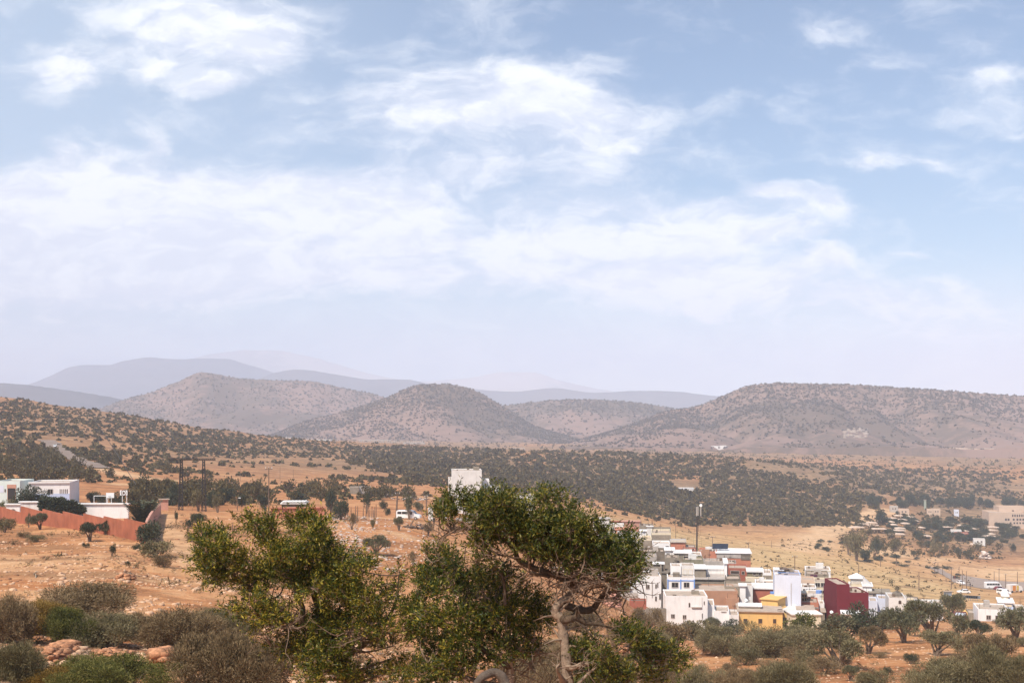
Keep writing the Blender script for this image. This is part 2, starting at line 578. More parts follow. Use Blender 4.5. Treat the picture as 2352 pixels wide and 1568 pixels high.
c = q.mix(q.m('MULTIPLY', q.smooth(nC, 0.52, 0.75), 0.35), c, (0.56, 0.35, 0.20))
c = q.mix(q.m('MULTIPLY', q.smooth(nC, 0.46, 0.3), 0.4), c, (0.20, 0.10, 0.055))
q.link(c, bs.inputs['Base Color'])
bs.inputs['Roughness'].default_value = 0.95
bs.inputs['Specular IOR Level'].default_value = 0.1
bp = q.n('ShaderNodeBump'); bp.inputs['Strength'].default_value = 0.9; bp.inputs['Distance'].default_value = 0.25
q.link(q.m('ADD', q.m('MULTIPLY', nC, 0.5), nB), bp.inputs['Height'])
q.link(bp.outputs[0], bs.inputs['Normal'])
V = np.stack([XX, YY, ZG], -1).reshape(-1, 3)
ground = npmesh("ground", V, quads, ms, smooth=True)
tag(ground, kind="structure")
ca_ = ground.data.color_attributes.new("soil_kind", 'FLOAT_COLOR', 'POINT')
ca_.data.foreach_set("color", np.stack([ochre, sand, litter, np.ones_like(litter)], -1).astype(np.float32).ravel())
# a wide skirt of land behind and round the modelled slope, down to the plain
SK = MB()
SK.add([(-20000, -3000, 15), (20000, -3000, 15), (20000, 16000, 15), (-20000, 16000, 15)], [(0, 1, 2, 3)])
pl = SK.build("plain", ms)
tag(pl, kind="structure")

# ------------------------------------------------------------------ hills
HILLS = {}


def hill_mat(name, soil, scrub, dens, scale):
    m_, q, bs, out = newmat(name)
    g = q.n('ShaderNodeNewGeometry')
    n0 = q.noise(g.outputs['Position'], scale * 0.08, 5, 0.6)
    n1 = q.noise(g.outputs['Position'], scale, 5, 0.7)
    f_ = q.m('ADD', q.m('MULTIPLY', n0, 0.7), q.m('MULTIPLY', n1, 0.5))
    c = q.mix(q.smooth(f_, dens + 0.07, dens - 0.05), soil, scrub)
    q.link(c, bs.inputs['Base Color'])
    bs.inputs['Roughness'].default_value = 1.0
    bs.inputs['Specular IOR Level'].default_value = 0.05
    return m_


def hill(name, pts, Y, base_py, front, back, mat, rough=10.0, gul=0.0, seed=0, fan=0.0, sharp=1.35):
    """a ridge whose crest is seen along pts; the slope runs front metres towards the camera and back metres behind"""
    us = np.array([p[0] for p in pts], float); ps = np.array([p[1] for p in pts], float)
    step = 3.0 if Y < 4000 else 5.0
    U = np.arange(us[0], us[-1] + 0.1, step)
    cr = pchip(us, ps, U)
    nt = 70
    T = np.concatenate([np.linspace(0, 1, nt), 1 + np.linspace(0.03, 1, 24)])
    U2, T2 = np.meshgrid(U, T, indexing='ij')
    C2 = np.repeat(cr[:, None], len(T), 1)
    Yd = np.where(T2 <= 1, Y - front * (1 - T2), Y + back * (T2 - 1))
    X2 = (U2 - CX) / F * (Y + (Yd - Y) * (1.0))
    zb = (HY - base_py) / F * (Y - front)
    zr = (HY - C2) / F * Y
    s = np.where(T2 <= 1, T2 ** sharp * (1 - 0.22 * T2 ** 3) / 0.78, 1 - (T2 - 1) ** 1.6)
    s = np.clip(s, 0, 1.0)
    s = np.where(T2 <= 1, np.minimum(T2 ** sharp, 1), s)
    Z2 = zb + (zr - zb) * s
    body = np.clip(4 * np.clip(T2, 0, 1) * (1.0 - np.clip(T2, 0, 1)), 0, 1)
    sc = Y / 2500.0
    Z2 = Z2 + rough * body * fbm(X2 / (130 * sc), Yd / (170 * sc), 5, seed)
    if gul:
        wv_ = X2 / (110 * sc) + 0.35 * fbm(X2 / (300 * sc), Yd / (300 * sc), 3, seed + 5) * 3
        Z2 = Z2 - gul * body ** 0.7 * (1 - np.abs(np.sin(wv_)) ** 0.6) * np.clip((zr - zb) / 80.0, 0, 1.3)
        Z2 = Z2 - gul * .5 * body ** 0.7 * (1 - np.abs(np.sin(wv_ * 2.7 + 1)) ** 0.6) * np.clip((zr - zb) / 80.0, 0, 1.3)
    Z2 = Z2 + 0.8 * sc * fbm(X2 / 14, Yd / 14, 2, seed + 8)
    if Y > 4000:
        Z2 = Z2 + body ** .5 * 22 * fbm(X2 / 420, Yd / 420, 4, seed + 2) + 5 * fbm(X2 / 160, Yd / 160, 3, seed + 3)
    Z2[:, 0] -= 90.0
    Z2[:, -1] -= 90.0
    V = np.stack([X2, Yd, Z2 + CAMZ], -1)
    n0, n1 = U2.shape
    id_ = np.arange(n0 * n1).reshape(n0, n1)
    qd = np.stack([id_[:-1, :-1], id_[1:, :-1], id_[1:, 1:], id_[:-1, 1:]], -1).reshape(-1, 4)
    o = npmesh(name, V.reshape(-1, 3), qd, mat, smooth=True)
    tag(o, kind="structure")
    HILLS[seed] = (U, T, V, C2)
    return o


soilp = (0.24, 0.15, 0.115)
scr = (0.13, 0.09, 0.065)
hm1 = hill_mat("hill_scrub_near", soilp, scr, 0.60, 0.035)
hm2 = hill_mat("hill_scrub_dense", (0.36, 0.23, 0.16), scr, 0.60, 0.03)
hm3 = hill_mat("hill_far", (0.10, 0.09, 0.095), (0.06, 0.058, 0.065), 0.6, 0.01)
hm4 = hill_mat("hill_haze_paled", (0.45, 0.38, 0.35), (0.3, 0.26, 0.25), 0.6, 0.01)  # pale colour stands in for haze fading the farthest ridge
hill("hill_mesa", [(560, 446), (605, 433), (643, 420), (664, 411.5), (697, 406), (719, 397.4), (736, 389.7), (751, 385), (773, 382.8), (838, 384), (904, 387.6), (969, 392), (1024, 396), (1120, 400), (1300, 402), (1550, 404)],
     2500, 447, 650, 900, hm1, rough=14, gul=25, seed=11, sharp=1.25)
hill("hill_cone", [(250, 441), (279, 432), (305, 421), (337, 413.5), (370, 403), (392, 395), (414, 385.4), (435, 383.7), (455, 385), (474, 390), (492, 399.5), (512, 412), (538, 427), (570, 436), (600, 442)],
     2700, 444, 420, 500, hm1, rough=12, gul=22, seed=12, sharp=1.15)
hill("hill_saddle", [(440, 430), (480, 408), (512, 404.5), (534, 401.7), (577, 399), (606, 400), (643, 403), (669, 407.6), (720, 416), (780, 430)],
     3250, 436, 600, 600, hm1, rough=16, gul=22, seed=13, sharp=1.2)
hill("hill_long", [(40, 425), (90, 412), (128, 398), (148, 393), (178.5, 381), (202.5, 372), (239.5, 378), (279, 380), (305, 380.4), (348, 388.7), (370, 393), (387.5, 398), (430, 412), (500, 432)],
     3700, 437, 750, 700, hm1, rough=18, gul=24, seed=14, sharp=1.25)
hill("hill_low", [(-420, 378), (-100, 380), (0, 382), (20, 383.7), (78, 391), (130, 399.5), (190, 408), (280, 424)],
     4900, 432, 900, 800, hm3, rough=12, seed=15)
hill("mountain_blue", [(180, 400), (240, 386), (276, 372), (300, 369), (340, 374.5), (374, 379), (403, 379), (435, 384), (512, 391), (555.5, 388), (592.5, 392), (638, 390), (686, 392), (719, 396), (800, 404), (900, 415)],
     7800, 428, 1000, 900, hm3, rough=14, seed=16)
hill("mountain_main", [(-80, 420), (-10, 395), (29, 384), (50, 375.6), (70, 367), (83, 364.7), (109, 364.7), (122, 361), (148, 356.7), (170, 359), (224, 358), (250, 364.7), (280, 374), (330, 388), (400, 410)],
     9600, 426, 1400, 900, hm3, rough=20, seed=17)
hill("mountain_faint", [(60, 392), (150, 372), (215, 353), (250, 349.5), (275, 350), (310, 356), (345, 366), (370, 373), (420, 381), (470, 377), (505, 371.5), (530, 371.5), (560, 380), (620, 392), (720, 404), (900, 420)],
     12500, 423, 1500, 900, hm4, rough=14, seed=18)

# ------------------------------------------------------------------ the hazy air
hb = MB().box(-12000, 12000, -300, 14500, 10, 800)
hm_, q, bs, out = newmat("air")
q.nt.nodes.remove(bs)
vol = q.n('ShaderNodeVolumePrincipled')
vol.inputs['Color'].default_value = (0.75, 0.82, 0.98, 1)
vol.inputs['Density'].default_value = 0.000165
vol.inputs['Anisotropy'].default_value = -0.25
q.link(vol.outputs[0], out.inputs['Volume'])
hz = hb.build("haze", hm_)
tag(hz, "thin dusty haze over the valley fading the far hills to lilac", kind="stuff")
# ------------------------------------------------------------------ plants
F_ARGAN = foliage("argan_leaf", [(0.014, 0.027, 0.005), (0.030, 0.049, 0.006), (0.056, 0.076, 0.009), (0.125, 0.122, 0.014), (0.44, 0.33, 0.045)], rough=0.5, transl=0.25)
F_ARGAN2 = foliage("green_argan_leaf", [(0.014, 0.026, 0.006), (0.030, 0.046, 0.008), (0.054, 0.072, 0.010), (0.11, 0.112, 0.015), (0.30, 0.24, 0.04)], rough=0.5, transl=0.25)
F_DARK = foliage("dark_leaf", [(0.024, 0.030, 0.016), (0.047, 0.057, 0.030), (0.081, 0.089, 0.047), (0.115, 0.115, 0.068)], transl=0.15)
F_OLIVE = foliage("olive_leaf", [(0.061, 0.059, 0.031), (0.108, 0.104, 0.052), (0.174, 0.160, 0.084), (0.244, 0.209, 0.122)], transl=0.15)
F_GREY = foliage("grey_twig", [(0.094, 0.063, 0.031), (0.165, 0.115, 0.061), (0.253, 0.178, 0.097), (0.374, 0.273, 0.151)], rough=0.9, transl=0.1, spec=0.05)
F_SLOPE = foliage("slope_scrub_leaf", [(0.048, 0.036, 0.012), (0.086, 0.064, 0.024), (0.130, 0.098, 0.040), (0.19, 0.14, 0.062)], rough=0.8, transl=0.1, spec=0.1)
F_HILL = foliage("hill_scrub_leaf", [(0.095, 0.070, 0.048), (0.12, 0.088, 0.06), (0.145, 0.108, 0.074)], rough=0.9, transl=0, spec=0.05)
F_GREYGREEN = foliage("grey_green_twig", [(0.078, 0.065, 0.031), (0.144, 0.120, 0.060), (0.222, 0.186, 0.098), (0.336, 0.270, 0.156)], rough=0.9, transl=0.1, spec=0.05)
F_OCHRE = foliage("ochre_twig", [(0.088, 0.056, 0.015), (0.200, 0.125, 0.027), (0.325, 0.200, 0.050), (0.425, 0.263, 0.088)], rough=0.8, transl=0.2, spec=0.1)
F_GREEN = foliage("green_twig", [(0.041, 0.046, 0.011), (0.088, 0.095, 0.023), (0.162, 0.155, 0.041), (0.284, 0.243, 0.081)], rough=0.7, transl=0.2, spec=0.1)
F_SCRUB = foliage("scrub_leaf", [(0.048, 0.036, 0.013), (0.085, 0.066, 0.026), (0.13, 0.10, 0.042), (0.19, 0.145, 0.068)], rough=0.8, transl=0.1, spec=0.1)
BARK = plain("bark", (0.20, 0.145, 0.105), 0.95, 0.45, 9.0, bump=0.8)
BARKP = plain("pale_bark", (0.36, 0.28, 0.205), 0.9, 0.4, 14.0, bump=0.9)


def rdirs(n, rng):
    d = rng.normal(size=(n, 3))
    return d / np.linalg.norm(d, axis=1, keepdims=True)


def leafquads(C, D, L, W, rng, roll=None):
    """diamond leaves rooted at C, pointing along D"""
    n = len(C)
    L = np.broadcast_to(np.asarray(L, float).reshape(-1, 1) if np.ndim(L) else np.full((n, 1), float(L)), (n, 1))
    W = np.broadcast_to(np.asarray(W, float).reshape(-1, 1) if np.ndim(W) else np.full((n, 1), float(W)), (n, 1))
    R = rdirs(n, rng)
    S = np.cross(D, R)
    S /= np.linalg.norm(S, axis=1, keepdims=True) + 1e-9
    m_ = C + D * L * 0.5
    V = np.stack([C, m_ + S * W * 0.5, C + D * L, m_ - S * W * 0.5], 1).reshape(-1, 3)
    Fc = np.arange(4 * n).reshape(n, 4)
    return V, Fc


def dome_blobs(k, rng, spread=0.62, rr=(0.26, 0.42), flat=0.75, low=0.25):
    """sub-clumps filling a dome of radius 1, height 1"""
    out_ = []
    for i in range(k):
        an = rng.uniform(0, 2 * math.pi); r = spread * math.sqrt(rng.uniform(0, 1))
        zz = low + (1 - low) * rng.uniform(0.05, 1) * math.sqrt(max(0, 1 - (r / 1.02) ** 2)) * 0.75
        s = rng.uniform(*rr)
        out_.append(((r * math.cos(an), r * math.sin(an), zz), (s, s, s * flat)))
    return out_


def blob_points(blobs, n, rng, inner=0.55):
    vol = np.array([b_[1][0] * b_[1][1] + b_[1][0] * b_[1][2] for b_ in blobs]); vol = vol / vol.sum()
    pick = rng.choice(len(blobs), size=n, p=vol)
    C = np.array([b_[0] for b_ in blobs])[pick]; R = np.array([b_[1] for b_ in blobs])[pick]
    d = rdirs(n, rng)
    rad = inner + (1 - inner) * rng.uniform(0, 1, (n, 1)) ** 0.6
    rad *= 1 + 0.12 * rng.normal(size=(n, 1))
    return C + d * R * rad, d, pick


def crown_data(nb, n, L, W, seed, inner=0.5, spread=0.62, rr=(0.26, 0.42), flat=0.75, low=0.25, up=0.35):
    rng = np.random.default_rng(seed)
    bl = dome_blobs(nb, rng, spread, rr, flat, low)
    Pt, d, _ = blob_points(bl, n, rng, inner)
    ok_ = Pt[:, 2] > 0.03
    Pt, d = Pt[ok_], d[ok_]
    D = d + 0.7 * rdirs(len(d), rng) + np.array([0, 0, up])
    D /= np.linalg.norm(D, axis=1, keepdims=True)
    Ls = L * rng.uniform(0.6, 1.3, len(Pt))
    return bl, leafquads(Pt, D, Ls, W * rng.uniform(0.7, 1.3, len(Pt)), rng)


def stem_mb(bl, seed, r0=0.05, base_spread=0.08, n=5):
    rng = random.Random(seed)
    mb = MB()
    for (c, _) in bl:
        b0 = (rng.uniform(-1, 1) * base_spread, rng.uniform(-1, 1) * base_spread, -0.12)
        m1 = (c[0] * .25 + rng.uniform(-.08, .08), c[1] * .25 + rng.uniform(-.08, .08), c[2] * .38)
        m2 = (c[0] * .65 + rng.uniform(-.07, .07), c[1] * .65 + rng.uniform(-.07, .07), c[2] * .75)
        mb.tube([b0, m1, m2, c], [r0, r0 * .7, r0 * .42, r0 * .15], n, cap=False)
    return mb


class Plant:
    """one kind of plant: crown mesh and stem mesh, copied with its own tint"""
    def __init__(self, nb, n, L, W, seed, r0=0.05, crown='crown', stem='trunk', **kw):
        bl, (V, Fc) = crown_data(nb, n, L, W, seed, **kw)
        self.cm = npmesh(crown, V, Fc, F_OLIVE, mesh_only=True)
        mb = stem_mb(bl[:14], seed, r0)
        me = bpy.data.meshes.new(stem); me.from_pydata(mb.v, [], mb.f); me.update()
        me.materials.append(BARK)
        self.sm = me
        self.cn, self.sn = crown, stem

    def put(self, name, loc, sx, sz, mat, rz=0.0, sy=None, parts=True):
        e = empty(name, loc, rz)
        c = bpy.data.objects.new(self.cn, self.cm); COL.objects.link(c); c.parent = e
        c.scale = (sx, sy or sx, sz)
        c.material_slots[0].link = 'OBJECT'
        c.material_slots[0].material = mat
        s = bpy.data.objects.new(self.sn, self.sm); COL.objects.link(s); s.parent = e
        s.scale = (sx, sy or sx, sz)
        return e


TW = [Plant(34, 30000, 0.065, 0.011, 100 + i, 0.018, 'twigs', 'stems', inner=0.3, rr=(0.14, 0.32), spread=0.74, low=0.16, up=0.5, flat=0.85) for i in range(4)]
TWM = [Plant(16, 6000, 0.085, 0.02, 110 + i, 0.022, 'twigs', 'stems', inner=0.3, rr=(0.18, 0.36), spread=0.7, low=0.16, up=0.5, flat=0.9) for i in range(4)]
AG = [Plant(11, 5200, 0.075, 0.03, 120 + i, 0.05, 'crown', 'trunk', inner=0.45, spread=0.72, rr=(0.2, 0.36), low=0.48, flat=0.55) for i in range(5)]
BU = [Plant(12, 2600, 0.10, 0.05, 140 + i, 0.04, 'crown', 'trunk', inner=0.5, low=0.2, rr=(0.24, 0.4)) for i in range(5)]
TR = [Plant(9, 1500, 0.10, 0.05, 160 + i, 0.05, 'crown', 'trunk', inner=0.4, spread=0.6, rr=(0.2, 0.34), low=0.42, flat=0.8) for i in range(3)]
LO = [Plant(7, 260, 0.22, 0.13, 170 + i, 0.05, 'crown', 'trunk', inner=0.5, low=0.3, rr=(0.3, 0.45)) for i in range(6)]


def plant(kind, u_, pyb, wpx, hpx, mat, name, label, cat, group=None, Y=None, seed=0, ymin=30, k=None):
    """a plant whose foot is seen at (u, pyb), wpx wide and hpx high in the photograph"""
    if Y is None:
        Y = hitY(u_, min(pyb, 720), ymin)
    p = on(u_, Y)
    sx = wpx / F * Y / 2 / 0.80
    sz = hpx / F * Y / 0.92
    rng = random.Random(seed + int(u_ * 7 + pyb))
    pr = kind[k if k is not None else rng.randrange(len(kind))]
    e = pr.put(name, p, sx, sz, mat, rng.uniform(0, 6.28))
    tag(e, label, cat, group)
    return e


# ---- near bushes at the foot of the picture, left (foot u, foot row, width, height)
NEAR_L = [
    (91, 620, 100, 38, F_GREY, "wide taupe leafless bush in the middle of the left bush belt, furthest back"),
    (6, 644, 52, 50, F_GREY, "tall ash grey bush cut by the left edge, above the darker grey one"),
    (45, 634, 64, 32, F_OCHRE, "rust and ochre coloured bush in the left bush belt"),
    (73, 645, 56, 38, F_GREEN, "olive yellow bush directly above the stacked orange rock outcrop"),
    (106, 648, 72, 36, F_GREYGREEN, "dull olive brown bush to the right of the yellowish one"),
    (150, 640, 60, 30, F_GREY, "mauve grey bush behind the pale dead branches, centre of the left belt"),
    (176, 652, 84, 44, F_GREY, "big brownish grey bush above the dark hollow rock outcrop"),
    (213, 634, 56, 26, F_GREYGREEN, "low dark bush on the slope just below the left arm of the argan tree"),
    (241, 633, 36, 19, F_GREYGREEN, "small dark bush tucked under the lowest left argan sprays"),
    (210, 688, 92, 62, F_GREY, "huge grey twiggy bush at the bottom edge left of the argan tree"),
    (252, 694, 84, 66, F_GREY, "grey brown bush half hidden by the argan leaves at the bottom edge"),
    (14, 684, 66, 48, F_GREYGREEN, "dark grey bush in the bottom left corner beside the orange rocks"),
    (78, 700, 84, 36, F_GREEN, "bright green bush at the bottom edge in front of the orange rocks"),
    (132, 702, 92, 38, F_GREEN, "yellow green bush at the bottom edge, right of the brighter green one"),
    (48, 706, 60, 26, F_OCHRE, "low straw yellow bush at the bottom edge near the left corner"),
]
for i, (u_, pb, w_, h_, mt, lb) in enumerate(NEAR_L):
    plant(TW, u_, pb, w_, h_, mt, "bush", lb, "bush", "bushes along the bottom left", seed=i, Y=(41 if pb > 680 else None))
# ---- near bushes at the foot of the picture, right
NEAR_R = [
    (674, 655, 38, 36, F_GREY, AG, "grey brown thorn bush under the big white house, leftmost of the right bush belt"),
    (697, 640, 34, 20, F_GREYGREEN, BU, "low olive bush against the foot of the big white house"),
    (714, 632, 22, 14, F_OLIVE, AG, "feathery little bush in front of the white terrace wall"),
    (730, 634, 26, 15, F_DARK, BU, "dark green bush under the left corner of the yellow house"),
    (722, 654, 58, 30, F_GREYGREEN, TW, "wide olive grey bush below the gap between white and yellow houses"),
    (772, 655, 80, 34, F_GREYGREEN, TW, "very wide dome shaped grey green bush below the yellow house"),
    (745, 664, 36, 22, F_GREYGREEN, TWM, "rounded grey bush in front of the wide dome shaped one"),
    (802, 634, 38, 20, F_GREEN, BU, "green bush right of the yellow house, below the flat pale roof"),
    (836, 636, 44, 22, F_OLIVE, BU, "dull green bush below the satellite dish beside the red house"),
    (862, 634, 40, 31, F_DARK, BU, "tall dark green bush against the foot of the dark red house"),
    (886, 628, 34, 20, F_OLIVE, BU, "olive bush right of the dark red house"),
    (838, 668, 52, 38, F_GREYGREEN, AG, "spreading grey argan tree with twisted trunks beside the sandy clearing"),
    (868, 653, 30, 26, F_GREY, AG, "small open grey tree with visible stems at the back of the clearing"),
    (903, 642, 44, 34, F_OLIVE, AG, "wide argan tree with black twisted stems right of the red house"),
    (932, 636, 50, 36, F_OLIVE, AG, "largest flat topped argan tree below the low white roofs"),
    (936, 655, 44, 24, F_GREYGREEN, AG, "grey low branched tree in front of the largest flat topped argan tree"),
    (957, 634, 26, 22, F_OLIVE, BU, "bush leaning over the burgundy wall"),
    (979, 638, 24, 17, F_DARK, AG, "little crooked dark tree on orange ground below the white house"),
    (1016, 640, 40, 36, F_OLIVE, AG, "large olive tree cut by the right edge beside the white house"),
    (977, 661, 30, 26, F_GREY, AG, "open branched grey bush on the pale ground at far right"),
    (1002, 662, 32, 30, F_GREY, AG, "tall grey bush with arching stems near the right edge"),
    (961, 651, 18, 14, F_GREYGREEN, BU, "small grey bush between two spreading trees at right"),
    (940, 697, 84, 40, F_GREYGREEN, TW, "large grey green bush at the bottom edge right of the sandy clearing"),
    (1004, 694, 66, 52, F_GREYGREEN, TW, "large dense bush in the bottom right corner"),
    (977, 672, 44, 26, F_GREY, TWM, "grey bush behind the bottom right corner bush"),
    (704, 700, 52, 38, F_GREYGREEN, TW, "grey round bush at the bottom edge right of the argan sprays"),
    (737, 702, 44, 36, F_GREY, TW, "brownish round bush at the bottom edge, second from the argan sprays"),
    (785, 700, 66, 44, F_GREYGREEN, TW, "broad olive bush at the bottom edge left of the sandy clearing"),
    (805, 668, 30, 20, F_GREYGREEN, TWM, "small grey bush left of the spreading argan with twisted trunks"),
    (851, 680, 16, 16, F_OLIVE, AG, "small dark sapling standing in the sandy clearing"),
    (870, 688, 26, 20, F_GREY, TWM, "wispy grey bush at the bottom of the sandy clearing"),
    (911, 663, 18, 11, F_DARK, TWM, "low dark bush on the right side of the sandy clearing"),
    (888, 674, 9, 8, F_DARK, TWM, "tiny dark tuft in the middle of the sandy clearing"),
    (846, 660, 12, 9, F_DARK, TWM, "dark knee high scrub at the foot of the spreading argan"),
    (968, 615, 11, 6, F_DARK, TWM, "dark tuft on the orange ground left of the white house"),
    (1001, 626, 18, 8, F_DARK, TWM, "low dark scrub on the orange ground in front of the white house"),
]
for i, (u_, pb, w_, h_, mt, kd, lb) in enumerate(NEAR_R):
    nm = "argan_tree" if kd is AG else "bush"
    plant(kd, u_, pb, w_ * .97, h_ * .97, mt, nm, lb, "tree" if kd is AG else "bush", "bushes and trees along the bottom right", seed=i + 50)
_rs = random.Random(71)
for i in range(46):
    u_ = _rs.uniform(688, 1030); pb = _rs.uniform(640, 692)
    if 850 < u_ < 925 and _rs.random() < .75: continue
    w_ = _rs.uniform(14, 34) * (pb / 665) ** 3
    plant(TWM, u_, pb, w_, w_ * _rs.uniform(.4, .6), _rs.choice([F_GREY, F_GREY, F_GREYGREEN]), "bush", "low scrub", "bush", "low tangled scrub at the bottom right", seed=i + 700)
# ---- behind the foreground trunk
MIDB = [(585, 632, 44, 26, F_GREY, TW, "grey thicket behind the argan trunk, right below the ruined walls"),
        (560, 668, 50, 34, F_GREY, TW, "brown grey thicket at the bottom edge behind the argan trunk"),
        (625, 650, 46, 30, F_GREY, TW, "wide brown bush below the doorway of the ruined wall"),
        (648, 632, 30, 26, F_GREY, TWM, "tall brown bush on the bank left of the big white house"),
        (655, 664, 44, 34, F_GREYGREEN, TW, "dark grey bush behind the right spray of argan leaves"),
        (610, 690, 70, 40, F_GREYGREEN, TW, "low olive thicket at the bottom edge right of the argan trunk"),
        (530, 690, 60, 44, F_GREY, TW, "grey thicket at the bottom edge left of the argan trunk"),
        (585, 700, 40, 30, F_GREEN, TW, "greenish thicket right at the foot of the argan trunk"),
        (665, 690, 46, 30, F_GREY, TW, "grey brush at the bottom edge under the right spray")]
for i, (u_, pb, w_, h_, mt, kd, lb) in enumerate(MIDB):
    plant(kd, u_, pb, w_, h_, mt, "bush", lb, "bush", "thicket behind the argan trunk", seed=i + 90)

# ---- single small trees on the left and middle slopes: (foot u, foot row, w, h, material, kind, label)
SM = [
    (9, 519, 13, 11, F_OLIVE, AG, "umbrella shaped small tree before the left end of the terracotta wall"),
    (28.5, 527, 7, 13, F_OLIVE, TR, "thin small tree with bare stem in front of the terracotta wall"),
    (40.5, 529, 17, 16, F_OLIVE, AG, "round leaning tree with thin stem in front of the terracotta wall"),
    (69.5, 527, 9, 11, F_DARK, TR, "tiny crooked tree right against the middle of the terracotta wall"),
    (106, 534, 25, 13, F_DARK, TR, "wide wind bent sapling before the right part of the terracotta wall"),
    (90, 541, 19, 18, F_DARK, AG, "dark green double tree below the terracotta wall"),
    (150, 546, 33, 23, F_DARK, BU, "large dark round bush covering the wall corner"),
    (157, 557, 34, 16, F_GREYGREEN, BU, "grey bush just below the bush at the wall corner"),
    (165, 567, 22, 14, F_GREY, TWM, "thin grey bush on the stony path below the wall corner"),
    (5, 532, 20, 14, F_GREYGREEN, BU, "dark scrub clump at the left edge below the terracotta wall"),
    (24, 537, 13, 6, F_GREY, TWM, "low grey scrub under the left tree pair of the stony slope"),
    (37, 541, 19, 7, F_GREYGREEN, TWM, "low dark scrub below the round leaning tree"),
    (112, 556, 8, 12, F_DARK, TR, "spindly dark sapling on the stony slope"),
    (86, 547, 7, 5, F_DARK, TWM, "small black tuft below the dark double tree"),
    (137, 549, 10, 6, F_DARK, TWM, "dark tuft among the stones left of the corner bush"),
    (128, 565, 5, 5, F_DARK, TWM, "tiny tuft low on the stony slope"),
    (176, 522, 5, 11, F_DARK, TR, "thin dead looking stick tree on the bare slope right of the wall"),
    (199, 529, 17, 15, F_DARK, AG, "roundest tree on the bare orange slope left of the argan crown"),
    (187.5, 531, 12, 11, F_DARK, TR, "dark small tree beside the roundest tree on the orange slope"),
    (190, 541, 13, 9, F_GREYGREEN, TWM, "brownish bush behind the left edge of the argan crown"),
    (214, 594, 20, 10, F_DARK, TWM, "dark bush on the stony slope under the argan's left crown"),
    (198.5, 511, 15, 21, F_GREYGREEN, TR, "grey tree with pale trunk on the crest right of the pylon"),
    (217.5, 512, 11, 17, F_GREYGREEN, TR, "small grey brown tree on the crest left of the lamp pole"),
    (172, 505, 14, 20, F_DARK, BU, "black green bushy tree left of the pylon foot"),
    (182, 502, 12, 12, F_DARK, BU, "dark tree between the two pylon legs"),
    (212, 507, 13, 15, F_DARK, BU, "dark tree right of the pylon at its foot"),
    (225, 502, 18, 16, F_DARK, BU, "very dark round tree right of the pylon"),
    (242, 506, 13, 11, F_DARK, BU, "dark tree behind the lamp pole"),
    (262, 507, 14, 12, F_DARK, BU, "dark tree left of the shed with the white roof"),
    (331, 511, 16, 20, F_DARK, BU, "dark tall tree at the right end of the orange wall"),
    (341, 519, 17, 22, F_DARK, BU, "dark tree with bare stems beside the row of stakes"),
    (366.5, 513, 8, 18, F_DARK, TR, "slim upright dark tree beside the row of stakes"),
    (319, 518, 14, 9, F_DARK, TWM, "scrubby dark bush before the orange wall"),
    (352, 529, 11, 15, F_GREY, TR, "bare crooked sapling below the row of stakes"),
    (373, 529, 7, 11, F_GREYGREEN, TR, "tiny umbrella tree alone on the bare slope"),
    (399, 530, 10, 13, F_OLIVE, AG, "small umbrella tree below the parked white van"),
    (409, 519, 12, 26, F_OLIVE, TR, "tall slender tree standing right in front of the white van"),
    (428, 535, 12, 14, F_GREY, TR, "bare thin sapling right of the broken wood pile"),
    (376, 554, 24, 19, F_OLIVE, AG, "three stemmed dark tree alone in the middle of the bare slope"),
    (413, 565, 10, 13, F_GREY, TR, "dead little tree between the two argan crowns"),
    (383, 508, 9, 9, F_DARK, TWM, "dark bush left of the thick leaning pole"),
    (387, 515, 7, 8, F_DARK, TWM, "small dark bush left of the white van"),
    (418, 510, 12, 8, F_OLIVE, BU, "olive bush behind the white van"),
    (300, 503, 22, 12, F_DARK, BU, "dark hedge like bush right behind the white roofed shed"),
    (92, 502, 15, 12, F_DARK, BU, "dark tree behind the football goal"),
    (103, 503, 13, 10, F_DARK, BU, "dark bush between the two basketball backboards"),
    (118, 503, 14, 11, F_DARK, BU, "dark bush right behind the right basketball backboard"),
    (72, 502, 9, 12, F_DARK, BU, "dark bush right of the blue and white school building"),
    (12, 506, 11, 8, F_GREYGREEN, TWM, "grey bush in front of the school door"),
    (2, 507, 6, 7, F_GREEN, TWM, "green bush at the left edge before the school"),
    (475, 598, 12, 9, F_GREYGREEN, TWM, "low bush on the bare slope under the right argan crown"),
    (456, 582, 9, 18, F_GREY, TWM, "upright grey rounded thorn bush behind the middle argan spray"),
    (1012, 551, 7, 8, F_DARK, BU, "dark bush on the bank above the sandy field at right"),
]
for i, (u_, pb, w_, h_, mt, kd, lb) in enumerate(SM):
    nm = "small_tree" if kd in (AG, TR) else "bush"
    plant(kd, u_, pb, w_, h_, mt, nm, lb, "tree" if nm == "small_tree" else "bush", None, seed=i + 200, ymin=110)
for i, (u_, pb, w_, h_, lb) in enumerate([(935, 611, 12, 17, "slim argan tree just left of the taller one beside the white house"),
                                         (950, 622, 26, 27, "tall umbrella argan tree with thin stems touching the white house")]):
    plant(AG, u_, pb, w_, h_, F_OLIVE, "argan_tree", lb, "tree", None, Y=228 - i * 8)

for u_, pb, w_, h_, lb in [(27, 502, 26, 22, "large dark tree between the two school buildings"), (38, 502, 24, 20, "dark round tree touching the blue and white school building")]:
    plant(BU, u_, pb, w_, h_, F_DARK, "bush", lb, "bush", None, Y=253, k=1)

# ---- scrub scattered over the land
TRI = []


